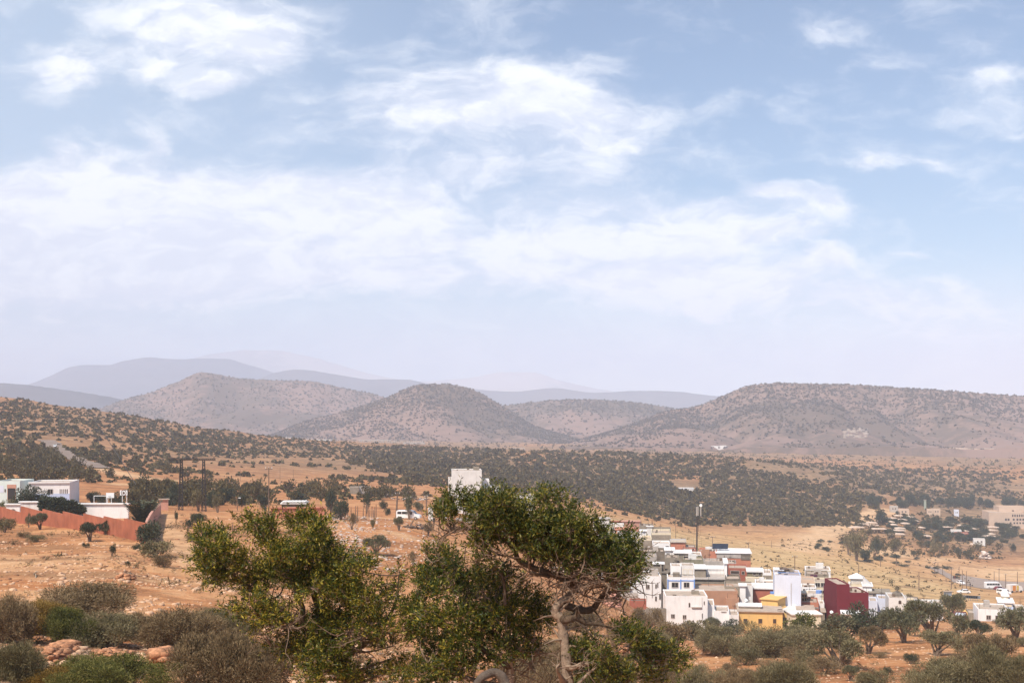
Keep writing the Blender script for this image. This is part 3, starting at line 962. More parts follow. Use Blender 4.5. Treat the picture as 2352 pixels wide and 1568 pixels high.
def fasthit(us, ps):
    ii = np.clip(np.round((us - UG[0]) / 3.0).astype(int), 0, len(UG) - 1)
    out_ = np.zeros(len(us))
    for n_, (i, p) in enumerate(zip(ii, ps)):
        j = np.searchsorted(-PYMIN[i], -p)
        out_[n_] = YG[min(j, len(YG) - 1)]
    return out_


def scatter(n, u0, u1, p0, p1, prob, seed, y0=0, y1=4200):
    rng = np.random.default_rng(seed)
    us = rng.uniform(u0, u1, n); ps = rng.uniform(p0, p1, n)
    Ys = fasthit(us, ps) * (1 + rng.uniform(-.01, .01, n))
    xs = (us - CX) / F * Ys
    cl = .6 * fbm(xs / 38.0, Ys / 60.0, 3, seed) + .7 * fbm(xs / 120.0, Ys / 170.0, 2, seed + 50)
    keep = (rng.uniform(0, 1, n) < prob(us, ps, Ys, cl)) & (Ys > y0) & (Ys < y1)
    return us[keep], Ys[keep]


def sstep(v, a_, b_):
    return np.clip((v - a_) / (b_ - a_), 0, 1)


zones = [
    # n, u0, u1, p0, p1, probability, size (m radius), label
    (9500, -40, 330, 396, 503, lambda u, p, Y, c: sstep(Y, 255, 285) * ((Y > 282) | (u > 75)) * np.clip(.40 + c * 1.5 - .45 * sstep(p, 452, 480) + .55 * sstep(p, 445, 415), 0, 1) * (p > 397), (1.0, 2.1), 1),
    (5200, 130, 450, 436, 506, lambda u, p, Y, c: sstep(Y, 245, 300) * np.clip(.24 + c * 1.5 + .8 * sstep(p, 472, 452), 0, 1), (.9, 2.0), 2),
    (22000, 340, 1110, 446, 526, lambda u, p, Y, c: sstep(Y, 560, 720 + 130 * np.sin(u / 23.) * np.sin(u / 61. + 1)) * (Y < 1400) * np.clip((.95 + c * 2.3) * sstep(u, 340, 420) - .25 * sstep(Y, 800, 620), 0, 1) * (1 - (np.abs(u - 685) < 15) * (np.abs(p - 485) < 5.5)) * (1 - (u > 860) * (p > 503) * .9), (1.25, 2.5), 3),
    (7000, -40, 1100, 436, 472, lambda u, p, Y, c: (Y > 1350) * np.clip(.62 + c * 1.6, 0, 1), (2.0, 4.2), 4),
    (2600, 600, 990, 524, 606, lambda u, p, Y, c: (Y > 345) * (Y < 700) * np.clip(.2 + c * 1.3, 0, 1) * (p > 522), (.3, .85), 5),
    (900, 840, 1040, 526, 560, lambda u, p, Y, c: (Y > 560) * np.clip(.25 + c * 1.6, 0, 1) * (1 - (u > 880) * (p > 560)), (.8, 1.9), 6),
]
allpts = []
for zi, (n, u0, u1, p0, p1, pr, sz, zk) in enumerate(zones):
    us, Ys = scatter(n, u0, u1, p0, p1, pr, 300 + zi)
    rr_ = np.clip(np.random.default_rng(400 + zi).lognormal(math.log((sz[0] + sz[1]) / 2) - .08, .38, len(us)), sz[0] * .6, sz[1] * 1.45)
    for u_, y_, r_ in zip(us, Ys, rr_):
        if zk in (1, 2) and u_ < 250:
            p_ = on(u_, y_); v_ = HY - F * (p_.z - CAMZ) / y_
            rd = np.interp(u_, [40, 46, 53, 61, 78, 101, 125, 150, 205], [436, 440, 444, 451, 460, 468, 474, 478, 482])
            if 40 < u_ < 210 and -3.5 < v_ - rd < (7 if u_ < 104 else 3.5):
                continue
        allpts.append((u_, y_, r_, zk))
ZLAB = {1: ("round olive bush on the hillside above the school", "bushes on the hillside above the school"),
        2: ("dark rounded bush on the orange scrubland behind the pylon", "bushes on the orange scrubland"),
        3: ("low dark bush at the foot of the dense scrub slope", "bushes at the foot of the dense scrub slope"),
        5: ("small dry tuft on the straw coloured mound behind the village", "tufts on the straw mound"),
        6: ("small dark bush on the flat beyond the palm", "bushes on the flat beyond the palm")}
allpts.sort(key=lambda t: -t[2] / t[1])
cand = [t for t in allpts if t[3] in (1, 2)][:190] + [t for t in allpts if t[3] in (5, 6)][:60]
cs = set(id(t) for t in cand)
rr_ = random.Random(5)
for t in cand:
    u_, y_, r_, zk = t
    e = rr_.choice(LO).put("scrub_bush", on(u_, y_), r_ * 1.05, r_ * rr_.uniform(1.2, 1.7), F_SCRUB if zk != 5 else F_GREYGREEN, rr_.uniform(0, 6.28))
    tag(e, ZLAB[zk][0], "bush", ZLAB[zk][1])


def scrub_mass(name, pts, nper, label, mat, L, W, seed):
    rng = np.random.default_rng(seed)
    Vs, n0 = [], 0
    C0 = []
    for (x, y, z, r_) in pts:
        d = rdirs(nper, rng)
        d[:, 2] = np.abs(d[:, 2])
        C0.append(np.array([x, y, z]) + d * np.array([r_, r_, r_ * 1.15]) * rng.uniform(.45, .85, (nper, 1)))
        Vs.append(np.full(nper, r_))
    C0 = np.concatenate(C0); R0 = np.concatenate(Vs)
    D = rdirs(len(C0), rng)
    V, Fc = leafquads(C0 - D * (R0 * L * .5)[:, None], D, R0 * L, R0 * W, rng)
    o = npmesh(name, V, Fc, mat)
    tag(o, label, None, None, "stuff")
    return o


rest = [t for t in allpts if id(t) not in cs]
for zk, nm, lb in [((1, 2), "hillside_scrub", "countless small olive bushes spread over the left hillside and plain"),
                   ((3,), "slope_scrub", "dense dark scrub covering the long slope behind the village"),
                   ((4,), "valley_scrub", "far scrub dotted over the valley floor before the hills"),
                   ((5, 6), "dry_tufts", "tiny dry tufts strewn over the straw coloured mound")]:
    pts = []
    for (u_, y_, r_, k_) in rest:
        if k_ in zk:
            p = on(u_, y_)
            pts.append((p.x, p.y, p.z - .1 * r_, r_ * (0.75 if k_ == 4 else 1)))
    scrub_mass(nm, pts, 34 if zk[0] < 3 else (24 if zk[0] == 3 else 10), lb, F_SLOPE if zk[0] == 3 else F_SCRUB, .75, .5, 500 + zk[0])

# scrub on the hills: denser along the crests
for sd_, nm, n, lb in [(11, "mesa_scrub", 15000, "dark shrubs dotted over the long flat topped hill"), (12, "cone_hill_scrub", 5500, "dark shrubs dotted over the conical hill"),
                       (13, "saddle_scrub", 2600, "shrubs on the low hill between cone and flat topped hill"), (14, "long_hill_scrub", 3600, "shrubs on the long hill at left")]:
    U, T, Vv, C2 = HILLS[sd_]
    rng = np.random.default_rng(sd_)
    nt = 70
    i = rng.integers(0, len(U), n * 3)
    j = (rng.uniform(0, 1, n * 3) ** .75 * (nt + 4)).astype(int)
    i = np.clip(i, 0, len(U) - 2); fi = rng.uniform(0, 1, (len(i), 1)); fj = rng.uniform(0, 1, (len(i), 1))
    pp = (Vv[i, j] * (1 - fi) + Vv[i + 1, j] * fi) * (1 - fj) + (Vv[i, j + 1] * (1 - fi) + Vv[i + 1, j + 1] * fi) * fj
    cl = fbm(pp[:, 0] / 90, pp[:, 1] / 60 + pp[:, 2] / 40, 3, sd_ + 60)
    cl2 = np.abs(fbm(pp[:, 0] / 260, pp[:, 1] / 330, 3, sd_ + 70))
    keep = rng.uniform(0, 1, len(pp)) < np.clip(.32 + .9 * (j / nt) ** 1.8 + cl * .8 - cl2 * .5, 0.03, 1)
    pp = pp[keep][:n]
    rads = rng.uniform(1.5, 3.3, len(pp)) * (1.0 if sd_ < 13 else 1.25)
    scrub_mass(nm, [(p[0], p[1], p[2], r_) for p, r_ in zip(pp, rads)], 9, lb, F_HILL, 1.2, .9, sd_ + 80)
# ------------------------------------------------------------------ measured crops of the photograph (position to pixel)
def zf(u0, v0, k):
    return lambda x, y: (u0 + k * x, v0 + k * y)


Z1, Z2, Z3 = zf(0, 450, .07495), zf(150, 450, .07495), zf(300, 437.5, .09566)
Z4, Z5, Z6 = zf(575, 475, .10204), zf(725, 487.5, .094086), zf(850, 487.5, .094054)
Z7, R4, R5, B2 = zf(850, 495, .07398), zf(0, 337.5, .2177), zf(512, 337.5, .2177), zf(412.5, 475, .13247)
B1 = zf(175, 500, .11655)

# ------------------------------------------------------------------ materials of the village
WHITE = plain("white_wall", (0.78, 0.75, 0.73), 0.85, 0.07, 0.6, streak=0.28, bump=0.3)
WHITE2 = plain("old_white_wall", (0.66, 0.63, 0.60), 0.9, 0.10, 0.7, streak=0.4, bump=0.3)
BLUEW = plain("bluish_white_wall", (0.62, 0.64, 0.73), 0.85, 0.05, 0.6, streak=0.25, bump=0.2)
CREAM = plain("cream_wall", (0.66, 0.57, 0.42), 0.85, 0.08, 0.8, streak=0.25)
GREY = plain("block_wall", (0.27, 0.225, 0.175), 0.95, 0.22, 1.2, streak=0.35, bump=0.6, dirt=(0.14, 0.10, 0.08))
GREYD = plain("dark_block_wall", (0.17, 0.14, 0.11), 0.95, 0.25, 1.2, streak=0.4, bump=0.6, dirt=(0.08, 0.06, 0.05))
CONC = plain("concrete", (0.42, 0.37, 0.33), 0.9, 0.15, 1.5, streak=0.3, bump=0.4)
TERRA = plain("terracotta_wall", (0.33, 0.105, 0.055), 0.85, 0.25, 0.5, streak=0.4, bump=0.3, dirt=(0.46, 0.22, 0.13))
PINKW = plain("pink_wall", (0.52, 0.27, 0.20), 0.9, 0.15, 0.9, streak=0.3, bump=0.5)
ORANGE = plain("orange_wall", (0.50, 0.20, 0.125), 0.85, 0.12, 0.7, streak=0.25, bump=0.3)
OBROWN = plain("orange_brown_wall", (0.42, 0.225, 0.14), 0.9, 0.12, 0.6, streak=0.3, bump=0.3)
BRICK = plain("brick_red_wall", (0.36, 0.12, 0.08), 0.9, 0.15, 0.8, streak=0.2, bump=0.4)
YELLOW = plain("yellow_wall", (0.68, 0.43, 0.16), 0.8, 0.08, 0.5, streak=0.35, bump=0.2)
REDW = plain("burgundy_wall", (0.155, 0.018, 0.026), 0.75, 0.10, 0.5, streak=0.15, bump=0.2, dirt=(0.20, 0.05, 0.05))
BLUE = plain("blue_paint", (0.17, 0.29, 0.60), 0.7, 0.08)
TURQ = plain("turquoise_wall", (0.62, 0.68, 0.64), 0.85, 0.05, 0.5, streak=0.15)
LBLUE = plain("light_blue_wall", (0.48, 0.55, 0.72), 0.85, 0.05, 0.5, streak=0.12)
BEIGE = plain("beige_wall", (0.55, 0.40, 0.30), 0.9, 0.08, 0.3, streak=0.2)
GLASS = plain("dark_glass", (0.025, 0.022, 0.022), 0.25, 0.1, spec=0.5)
SHUT = plain("brown_shutter", (0.07, 0.045, 0.035), 0.7, 0.2)
FRAMEM = plain("window_frame_paint", (0.45, 0.40, 0.36), 0.7, 0.1)
RUST = plain("rusty_iron", (0.12, 0.06, 0.04), 0.8, 0.3, 6.0, metal=0.3)
STEEL = plain("dark_steel", (0.05, 0.042, 0.04), 0.6, 0.2, metal=0.3)
WOOD = plain("old_wood", (0.16, 0.11, 0.08), 0.9, 0.3, 4.0)
WHITEM = plain("white_paint", (0.78, 0.77, 0.75), 0.4, 0.03, spec=0.5)
TIN = plain("white_tin_roof", (0.75, 0.72, 0.68), 0.6, 0.1, 1.0, streak=0.3)
ROOFM = plain("dusty_roof", (0.42, 0.33, 0.26), 0.95, 0.2, 0.8, bump=0.5)
RUBBER = plain("tyre_rubber", (0.02, 0.02, 0.02), 0.85, 0.1)
SOLAR = plain("solar_glass", (0.02, 0.025, 0.04), 0.2, 0.1, spec=0.6)
STRAW = plain("straw_roof", (0.66, 0.50, 0.39), 0.95, 0.15, 1.5)


class House:
    """a flat roofed block whose front is seen between two columns of the photograph"""
    def __init__(self, Z, x0, x1, yt, Y, D, mat, label, name="house", cat="house", yaw=None, par=0.5, roof=None, yb=None, group=None, roofpar=None, lip=None):
        self.Z = Z
        u0, t0 = Z(x0, yt); u1, _ = Z(x1, yt)
        self.Y = Y
        self.k0, k1 = (u0 - CX) / F, (u1 - CX) / F
        km = (self.k0 + k1) / 2
        self.th = -math.atan(km) * 0.85 if yaw is None else math.radians(yaw)
        self.c, self.s = math.cos(self.th), math.sin(self.th)
        self.x0 = self.k0 * Y
        self.W = (k1 * Y - self.x0) / (self.c - k1 * self.s)
        ym = Y + self.s * self.W / 2
        zt = CAMZ + (HY - t0) / F * ym
        xc, yc = self.x0 + self.c * self.W / 2, Y + self.s * self.W / 2
        self.zb = min(gz(self.x0, Y), gz(xc, yc), gz(self.x0 + self.c * self.W, Y + self.s * self.W))
        if yb is not None:
            self.zb = CAMZ + (HY - Z(x0, yb)[1]) / F * ym
        self.H = zt - self.zb
        if self.H < 1.0:
            self.H = max(self.H, 1.0)
        self.D = D
        W, H = self.W, self.H
        self.e = empty(name, (self.x0, Y, self.zb), self.th)
        tag(self.e, label, cat, group)
        fd = -3.0 if yb is None else 0
        p_ = min(par, H * .3)
        MB().box(0, W, 0, D, fd, H - p_).build("wall", mat, self.e)
        if p_ > 0.05:
            t = 0.18
            pb = MB().box(0, W, 0, t, H - p_, H).box(0, W, D - t, D, H - p_, H).box(0, t, t, D - t, H - p_, H).box(W - t, W, t, D - t, H - p_, H)
            pb.build("parapet", roofpar or mat, self.e)
            MB().box(t + .01, W - t - .01, t + .01, D - t - .01, H - p_ + .002, H - p_ + .05).build("roof", roof or ROOFM, self.e)
            if cat == 'house' and D > 4 and Y < 420:
                self.clutter()
        else:
            MB().box(-.25, W + .25, -.3, D + .2, H + .002, H + .2).build("roof", roof or ROOFM, self.e)

    def clutter(self):
        rg = random.Random(int(self.x0 * 31 + self.Y * 7))
        W, D, H = self.W, self.D, self.H
        if rg.random() < .7:
            x, y = rg.uniform(.6, max(W - .6, .7)), rg.uniform(1, D - 1)
            mb = MB().tube([(x, y, H - .5), (x, y, H + rg.uniform(1.2, 2.2))], .03, 4)
            zt = H + 1.1
            for k in range(4):
                mb.tube([(x - .45 + .05 * k, y, zt - .1 * k), (x + .45 - .05 * k, y, zt - .1 * k)], .018, 4)
            mb.build("aerial", STEEL, self.e)
        if rg.random() < .6 and W > 4:
            x, y = rg.uniform(.8, W - 2), rg.uniform(1.2, max(D - 2.5, 1.3))
            w_ = rg.uniform(.9, 1.8)
            MB().box(x, x + w_, y, y + 1.4, H - .5, H + rg.uniform(.3, 1.0)).build("roof_box", rg.choice([WHITE2, CONC, GREY]), self.e)
        if rg.random() < .6 and W > 3:
            for k in range(rg.randint(2, 4)):
                x, y = rg.uniform(.4, W - .9), rg.uniform(.4, D - .9)
                MB().box(x, x + rg.uniform(.2, .7), y, y + rg.uniform(.2, .6), H - .45, H - .45 + rg.uniform(.3, .8)).build("roof_crate", rg.choice([GREYD, WOOD, RUST, CONC]), self.e)
        if rg.random() < .4:
            mb = MB().tube([(.3, .3, H + .9), (W - .3, .4, H + .8)], .012, 3).tube([(.3, .3, H - .3), (.3, .3, H + .95)], .03, 4).tube([(W - .3, .4, H - .3), (W - .3, .4, H + .9)], .03, 4)
            mb.build("clothes_line", STEEL, self.e)

    def lx(self, u_):
        k = (u_ - CX) / F
        return (k * self.Y - self.x0) / (self.c - k * self.s)

    def lz(self, py, xl=0):
        return CAMZ + (HY - py) / F * (self.Y + self.s * xl) - self.zb

    def rect(self, r):
        (u0, v0), (u1, v1) = self.Z(r[0], r[2]), self.Z(r[1], r[3])
        a_, b_ = self.lx(u0), self.lx(u1)
        return a_, b_, self.lz(v1, a_), self.lz(v0, a_)

    def win(self, *rs, kind='window', pane=None, frame=None, bars=1):
        for r in rs:
            a_, b_, z0, z1 = self.rect(r)
            t = min(0.09, (b_ - a_) * .12)
            fb = MB()
            if kind == 'arch':
                n = 10
                cxm, rx = (a_ + b_) / 2, (b_ - a_) / 2
                zm = z1 - min(rx, (z1 - z0) * .5); rz_ = z1 - zm
                pr = [(a_, z0), (b_, z0)] + [(cxm + rx * math.cos(math.pi * i / n), zm + rz_ * math.sin(math.pi * i / n)) for i in range(n + 1)]
                o2 = [(cxm + (x - cxm) * 1.18, z0 + (z - z0) * 1.07) for x, z in pr]
                for i in range(1, len(pr) - 1):
                    fb.add([(pr[i][0], -.06, pr[i][1]), (o2[i][0], -.06, o2[i][1]), (o2[i + 1][0], -.06, o2[i + 1][1]), (pr[i + 1][0], -.06, pr[i + 1][1]),
                            (pr[i][0], 0.01, pr[i][1]), (o2[i][0], 0.01, o2[i][1]), (o2[i + 1][0], 0.01, o2[i + 1][1]), (pr[i + 1][0], 0.01, pr[i + 1][1])],
                           [(0, 1, 2, 3), (1, 5, 6, 2), (0, 3, 7, 4)])
                w_ = fb.build("window", frame or FRAMEM, self.e)
                pm = MB(); pm.prism(pr, -.035, -.005); pm.build("pane", pane or GLASS, w_)
                continue
            fb.box(a_ - t, a_, -.07, 0.02, z0 - t, z1 + t).box(b_, b_ + t, -.07, 0.02, z0 - t, z1 + t)
            fb.box(a_, b_, -.07, 0.02, z1, z1 + t).box(a_, b_, -.10, 0.02, z0 - t, z0)
            if kind == 'window' and bars:
                fb.box((a_ + b_) / 2 - .03, (a_ + b_) / 2 + .03, -.065, -.04, z0, z1)
            w_ = fb.build(kind if kind in ('window', 'door') else 'window', frame or FRAMEM, self.e)
            MB().box(a_ + .003, b_ - .003, -.035, -.003, z0 + .003, z1 - .003).build("pane" if kind != 'door' else "leaf", pane or (GLASS if kind != 'door' else SHUT), w_)
        return self

    def band(self, r, mat, name="trim", proud=.06, top=None):
        a_, b_, z0, z1 = self.rect(r)
        MB().box(a_, b_, -proud, -.003, z0, z1).build(name, mat, self.e)
        return self

    def slab(self, r, out_, mat, name="awning"):
        a_, b_, z0, z1 = self.rect(r)
        MB().box(a_, b_, -out_, -.004, z0, z1).build(name, mat, self.e)
        return self

    def rail(self, r, mat, n=14, name="railing", y=0.1, th=.05):
        a_, b_, z0, z1 = self.rect(r)
        mb = MB().box(a_, b_, y, y + .1, z1 - .1, z1)
        for i in range(n + 1):
            x = a_ + (b_ - a_ - th) * i / n
            mb.box(x, x + th, y + .01, y + .09, z0, z1 - .1)
        mb.build(name, mat, self.e)
        return self

    def rebar(self, n=5, seed=1, h=1.0):
        rg = random.Random(seed)
        mb = MB()
        for i in range(n):
            x, y = rg.choice([.3, self.W - .3, self.W * rg.random()]), rg.choice([.3, self.D - .3])
            for k in range(3):
                mb.tube([(x + k * .12, y, self.H - .05), (x + k * .12 + rg.uniform(-.05, .05), y, self.H + h * rg.uniform(.5, 1))], .025, 4)
        mb.build("rebar", RUST, self.e)
        return self

    def top(self, xl, yl):
        """a point of the roof in the world"""
        return Vector((self.x0 + self.c * xl - self.s * yl, self.Y + self.s * xl + self.c * yl, self.zb + self.H - .4))


# ================================================================= the school on the left
h = House(Z1, -60, 265, 405, 262, 9, TURQ, "turquoise school block with a pink framed door, cut by the left edge", "school_building", "school", par=.35, yaw=3)
h.band((95, 216, 452, 500), PINKW, "door_surround", .08).win((104, 203, 502, 652), kind='door', frame=PINKW, pane=STEEL).win((62, 77, 512, 550), (232, 247, 497, 530), pane=SHUT, bars=0)
h.band((-60, 50, 470, 560), BLUEW, "painted_panel", .04)
h = House(Z1, 385, 930, 425, 264, 12, WHITE, "white school block with light blue lower wall and five slit windows", "school_building", "school", par=.3, yaw=10)
h.band((388, 927, 578, 672), LBLUE, "blue_dado", .04)
h.win((640, 702, 517, 577), pane=GLASS)
h.win(*[(x, x + 10, 512, 572) for x in (797, 821, 846, 870, 892)], pane=SHUT, bars=0, frame=WHITE)
h.slab((380, 935, 418, 436), .3, WHITE, "cornice")
# the perimeter wall: terracotta, stepping down to the corner
A_, B_ = P(-12, 520, 232), P(145, 538, 155)
A_.z = B_.z = 0
AB = B_ - A_


def on_line(u_):
    k = (u_ - CX) / F
    t = (k * A_.y - A_.x) / (AB.x - k * AB.y)
    return A_ + AB * t


e = empty("perimeter_wall", (0, 0, 0))
tag(e, "terracotta painted stepped wall running down along the school yard", "wall")
nrm = Vector((-AB.y, AB.x, 0)).normalized() * .2
if nrm.y < 0: nrm = -nrm
e.location = tuple(on_line(145)) ; e.location.z = gz(on_line(145).x, on_line(145).y)
O_ = Vector(e.location)
SEG = [(-160, 275, 762), (275, 565, 776), (565, 835, 812), (835, 1110, 842), (1110, 1380, 869), (1380, 1655, 905), (1655, 1935, 935)]
for (xa, xb, yt) in SEG:
    p0, p1 = on_line(Z1(xa, 0)[0]), on_line(Z1(xb, 0)[0])
    mid = (p0 + p1) / 2
    zt = CAMZ + (HY - Z1(0, yt)[1]) / F * mid.y
    d_ = (p1 - p0) * .0008
    zb_ = min(gz(p0.x, p0.y), gz(p1.x, p1.y)) - 1.2
    mb = MB()
    q4 = [p0 + d_, p1 - d_, p1 - d_ + nrm, p0 + d_ + nrm]
    mb.add([(p.x - O_.x, p.y - O_.y, z - O_.z) for z in (zb_, zt) for p in q4], [(3, 2, 1, 0), (4, 5, 6, 7), (0, 1, 5, 4), (1, 2, 6, 5), (2, 3, 7, 6), (3, 0, 4, 7)])
    mb.build("wall_section", TERRA, e)
e = empty("side_wall", (on_line(145.2).x, on_line(145.2).y, gz(on_line(145.2).x, on_line(145.2).y)))
tag(e, "pink rough wall climbing away from the corner of the terracotta wall", "wall")
O_ = Vector(e.location)
pp = [(145.3, 155.3, 520), (150.5, 180, 511.5), (155, 205, 507), (159.5, 232, 503)]
for (ua, ya, ta), (ub, yb_, tb) in zip(pp[:-1], pp[1:]):
    p0, p1 = P(ua, ta, ya), P(ub, tb, yb_)
    mb = MB()
    for j in range(4):
        f0, f1 = j / 4, (j + 1) / 4 - .001
        a0, a1 = p0.lerp(p1, f0), p0.lerp(p1, f1)
        zz = (a0.z + a1.z) / 2 + random.uniform(-.06, .06)
        q4 = [a0, a1, a1 + Vector((.3, 0, 0)), a0 + Vector((.3, 0, 0))]
        zb_ = gz(a0.x, a0.y) - .8
        mb.add([(p.x - O_.x, p.y - O_.y, z - O_.z) for z in (zb_, zz) for p in q4], [(3, 2, 1, 0), (4, 5, 6, 7), (0, 1, 5, 4), (1, 2, 6, 5), (2, 3, 7, 6), (3, 0, 4, 7)])
    mb.build("wall_section", PINKW, e)
House(Z1, 2125, 2245, 655, hitY(164, 509.5, 150), .5, PINKW, "crumbling pink end wall beside the pylon foot", "stub_wall", "wall", par=0)
h = House(Z1, 1055, 1712, 716, 214, .5, WHITE, "long low white wall under the goal and the backboards", "low_wall", "wall", par=0, roof=WHITE, yaw=0)
h = House(Z1, 80, 262, 722, 236, .5, WHITE, "short low white wall at the left behind the terracotta wall", "low_wall", "wall", par=0, roof=WHITE, yaw=0)
h = House(Z1, 270, 530, 690, 240, .6, WHITE2, "white yard wall sloping down behind the hedge", "low_wall", "wall", par=0, roof=WHITE, yaw=0)


def frame_thing(Z, name, label, cat, Y, posts, bars=(), board=None, mat=WHITEM, r=.06, ring=False):
    u_, _ = Z(posts[0][0], 0)
    base_ = on(u_, Y)
    e = empty(name, base_)
    tag(e, label, cat)
    for (x, yt) in posts:
        uu, vv = Z(x, yt)
        p = P(uu, vv, Y)
        MB().tube([(p.x - base_.x, 0, gz(p.x, Y) - base_.z - .5), (p.x - base_.x, 0, p.z - base_.z)], r, 6).build("post", mat, e)
    for (xa, xb, y_) in bars:
        (ua, va), (ub, _) = Z(xa, y_), Z(xb, y_)
        pa, pb = P(ua, va, Y), P(ub, va, Y)
        MB().tube([(pa.x - base_.x, -.02, pa.z - base_.z), (pb.x - base_.x, -.02, pb.z - base_.z)], r, 6).build("crossbar", mat, e)
    if board:
        (ua, va), (ub, vb) = Z(board[0], board[2]), Z(board[1], board[3])
        pa, pb = P(ua, va, Y), P(ub, vb, Y)
        xa, xb, zt, zb_ = pa.x - base_.x, pb.x - base_.x, pa.z - base_.z, pb.z - base_.z
        bd = MB().box(xa, xb, -.16, -.08, zb_, zt).build("backboard", WHITEM, e)
        if ring:
            xm, zm = (xa + xb) / 2, (zt + zb_) / 2
            n = 18
            rg = [(xm + math.cos(2 * math.pi * i / n) * .42, -.19, zm + math.sin(2 * math.pi * i / n) * .5) for i in range(n + 1)]
            MB().tube(rg, .045, 4).build("emblem", RUST, bd)
            MB().disc((xm, -.17, zm), (0, -1, 0), .2, 12, .02).build("emblem", RUST, bd)
        n = 12
        xm = (xa + xb) / 2
        rg = [(xm + math.cos(2 * math.pi * i / n) * .23, -.45 + math.sin(2 * math.pi * i / n) * .23, zb_ + .25) for i in range(n + 1)]
        MB().tube(rg, .02, 4).build("hoop", RUST, e)
    return e


frame_thing(Z1, "football_goal", "white football goal frame left of the backboards", "goal", 219, [(1255, 603), (1420, 603)], [(1255, 1420, 604)])
frame_thing(Z1, "basketball_backboard", "plain white basketball backboard on two posts beside the goal", "backboard", 217, [(1437, 620), (1487, 620)], (), (1420, 1525, 562, 630))
frame_thing(Z1, "basketball_backboard", "higher white backboard with a round red mark, left of the palm", "backboard", 217, [(1633, 590), (1692, 590)], (), (1605, 1703, 528, 595), ring=True)


def blob_plant(name, Z, blobs, Y, mat, label, cat, n, L, W, part="crown", seed=0, dz=1.0, ground_u=None):
    """a plant whose outline is a set of clumps seen in the photograph, each with real depth"""
    rng = np.random.default_rng(seed)
    B = []
    for (x, y, rx, ry) in blobs:
        uu, vv = Z(x, y)
        k = (Z(1, 0)[0] - Z(0, 0)[0]) / F * Y
        p = P(uu, vv, Y + rng.uniform(-.3, .3) * rx * k)
        B.append((tuple(p), (rx * k, rx * k * dz, ry * k)))
    bx = [b_[0] for b_ in B]
    cx_ = sum(p[0] for p in bx) / len(bx)
    base_ = Vector((cx_, Y, gz(cx_, Y)))
    B = [((c[0] - base_.x, c[1] - base_.y, c[2] - base_.z), r) for c, r in B]
    Pt, d, _ = blob_points(B, n, rng, .5)
    D = d + .7 * rdirs(n, rng) + np.array([0, 0, .3])
    D /= np.linalg.norm(D, axis=1, keepdims=True)
    V, Fc = leafquads(Pt, D, L * rng.uniform(.6, 1.3, n), W, rng)
    e = empty(name, base_)
    tag(e, label, cat)
    npmesh(part, V, Fc, mat, e)
    mb = MB()
    for c, r in B[:10]:
        mb.tube([(c[0] * .6, 0, -.3), (c[0] * .8, c[1] * .5, c[2] * .5), c], [.12, .08, .03], 5, cap=False)
    mb.build("stems", BARK, e)
    return e


blob_plant("hedge", Z1, [(570, 720, 50, 60), (640, 700, 70, 70), (720, 700, 80, 65), (800, 700, 80, 65), (880, 740, 80, 65), (960, 720, 60, 50), (1000, 770, 70, 60), (1080, 785, 55, 50),
                         (620, 770, 80, 40), (740, 775, 90, 40), (900, 790, 100, 40), (1040, 800, 90, 30), (820, 665, 40, 30)], 212, F_DARK,
           "dark green clipped hedge rising behind the middle of the terracotta wall", "hedge", 9000, .38, .2, seed=1)


def fan_palm(name, Z, x, yb, w_, h_, Y, label, n=70, seed=0, mat=None, trunk=0.0):
    rng = random.Random(seed)
    k = (Z(1, 0)[0] - Z(0, 0)[0]) / F * Y
    uu, vv = Z(x, yb)
    base_ = on(uu, Y)
    if trunk: pass
    e = empty(name, base_)
    tag(e, label, "palm")
    Vs, Fs = [], []
    zc = trunk
    for i in range(n):
        an = rng.uniform(0, 6.283); el = math.radians(rng.uniform(8, 84))
        Lf = (h_ * k - trunk) * rng.uniform(.75, 1.08) if el > 1.0 else w_ * k * .5 * rng.uniform(.7, 1.1)
        pts = []
        for t in range(6):
            f_ = t / 5
            r_ = Lf * f_ * math.cos(el * (1 - .25 * f_)); z_ = zc + Lf * f_ * math.sin(el) - .25 * Lf * f_ * f_ * (1 - math.sin(el))
            pts.append(Vector((math.cos(an) * r_, math.sin(an) * r_, z_)))
        for t in range(1, 6):
            a0, a1 = pts[t - 1], pts[t]
            dr = (a1 - a0).normalized(); sd_ = dr.cross(Vector((0, 0, 1)))
            if sd_.length < .01: sd_ = Vector((1, 0, 0))
            sd_.normalize()
            for s_ in (-1, 1):
                for q_ in range(3):
                    c0 = a0.lerp(a1, q_ / 3)
                    tip = c0 + (dr * .5 + sd_ * s_ * .7 + Vector((0, 0, -.15))) * Lf * .17
                    j0 = len(Vs)
                    wv_ = dr * .035 * Lf * .9
                    Vs.extend([c0 - wv_, c0 + wv_, tip])
                    Fs.append((j0, j0 + 1, j0 + 2))
    npmesh("fronds", np.array([tuple(v) for v in Vs]), np.array(Fs), mat or F_DARK, e)
    mb = MB().tube([(0, 0, -.3), (0, 0, max(trunk, .5)), (0, 0, max(trunk, .5) + .3)], [.28, .2, .1], 8)
    mb.build("trunk", BARK, e)
    return e


fan_palm("dwarf_palm", Z1, 1900, 930, 460, 390, 186, "large bushy dwarf palm with upright fronds inside the wall corner", n=150, seed=3)
fan_palm("dwarf_palm", Z1, 1790, 935, 260, 85, 172, "low spiky dwarf palm in front of the large one", n=60, seed=4)
fan_palm("palm_tree", Z6, 492, 820, 70, 120, hitY(896, 564.5), "small lone palm tree on the pale sand at right", n=60, seed=5, trunk=3.4)

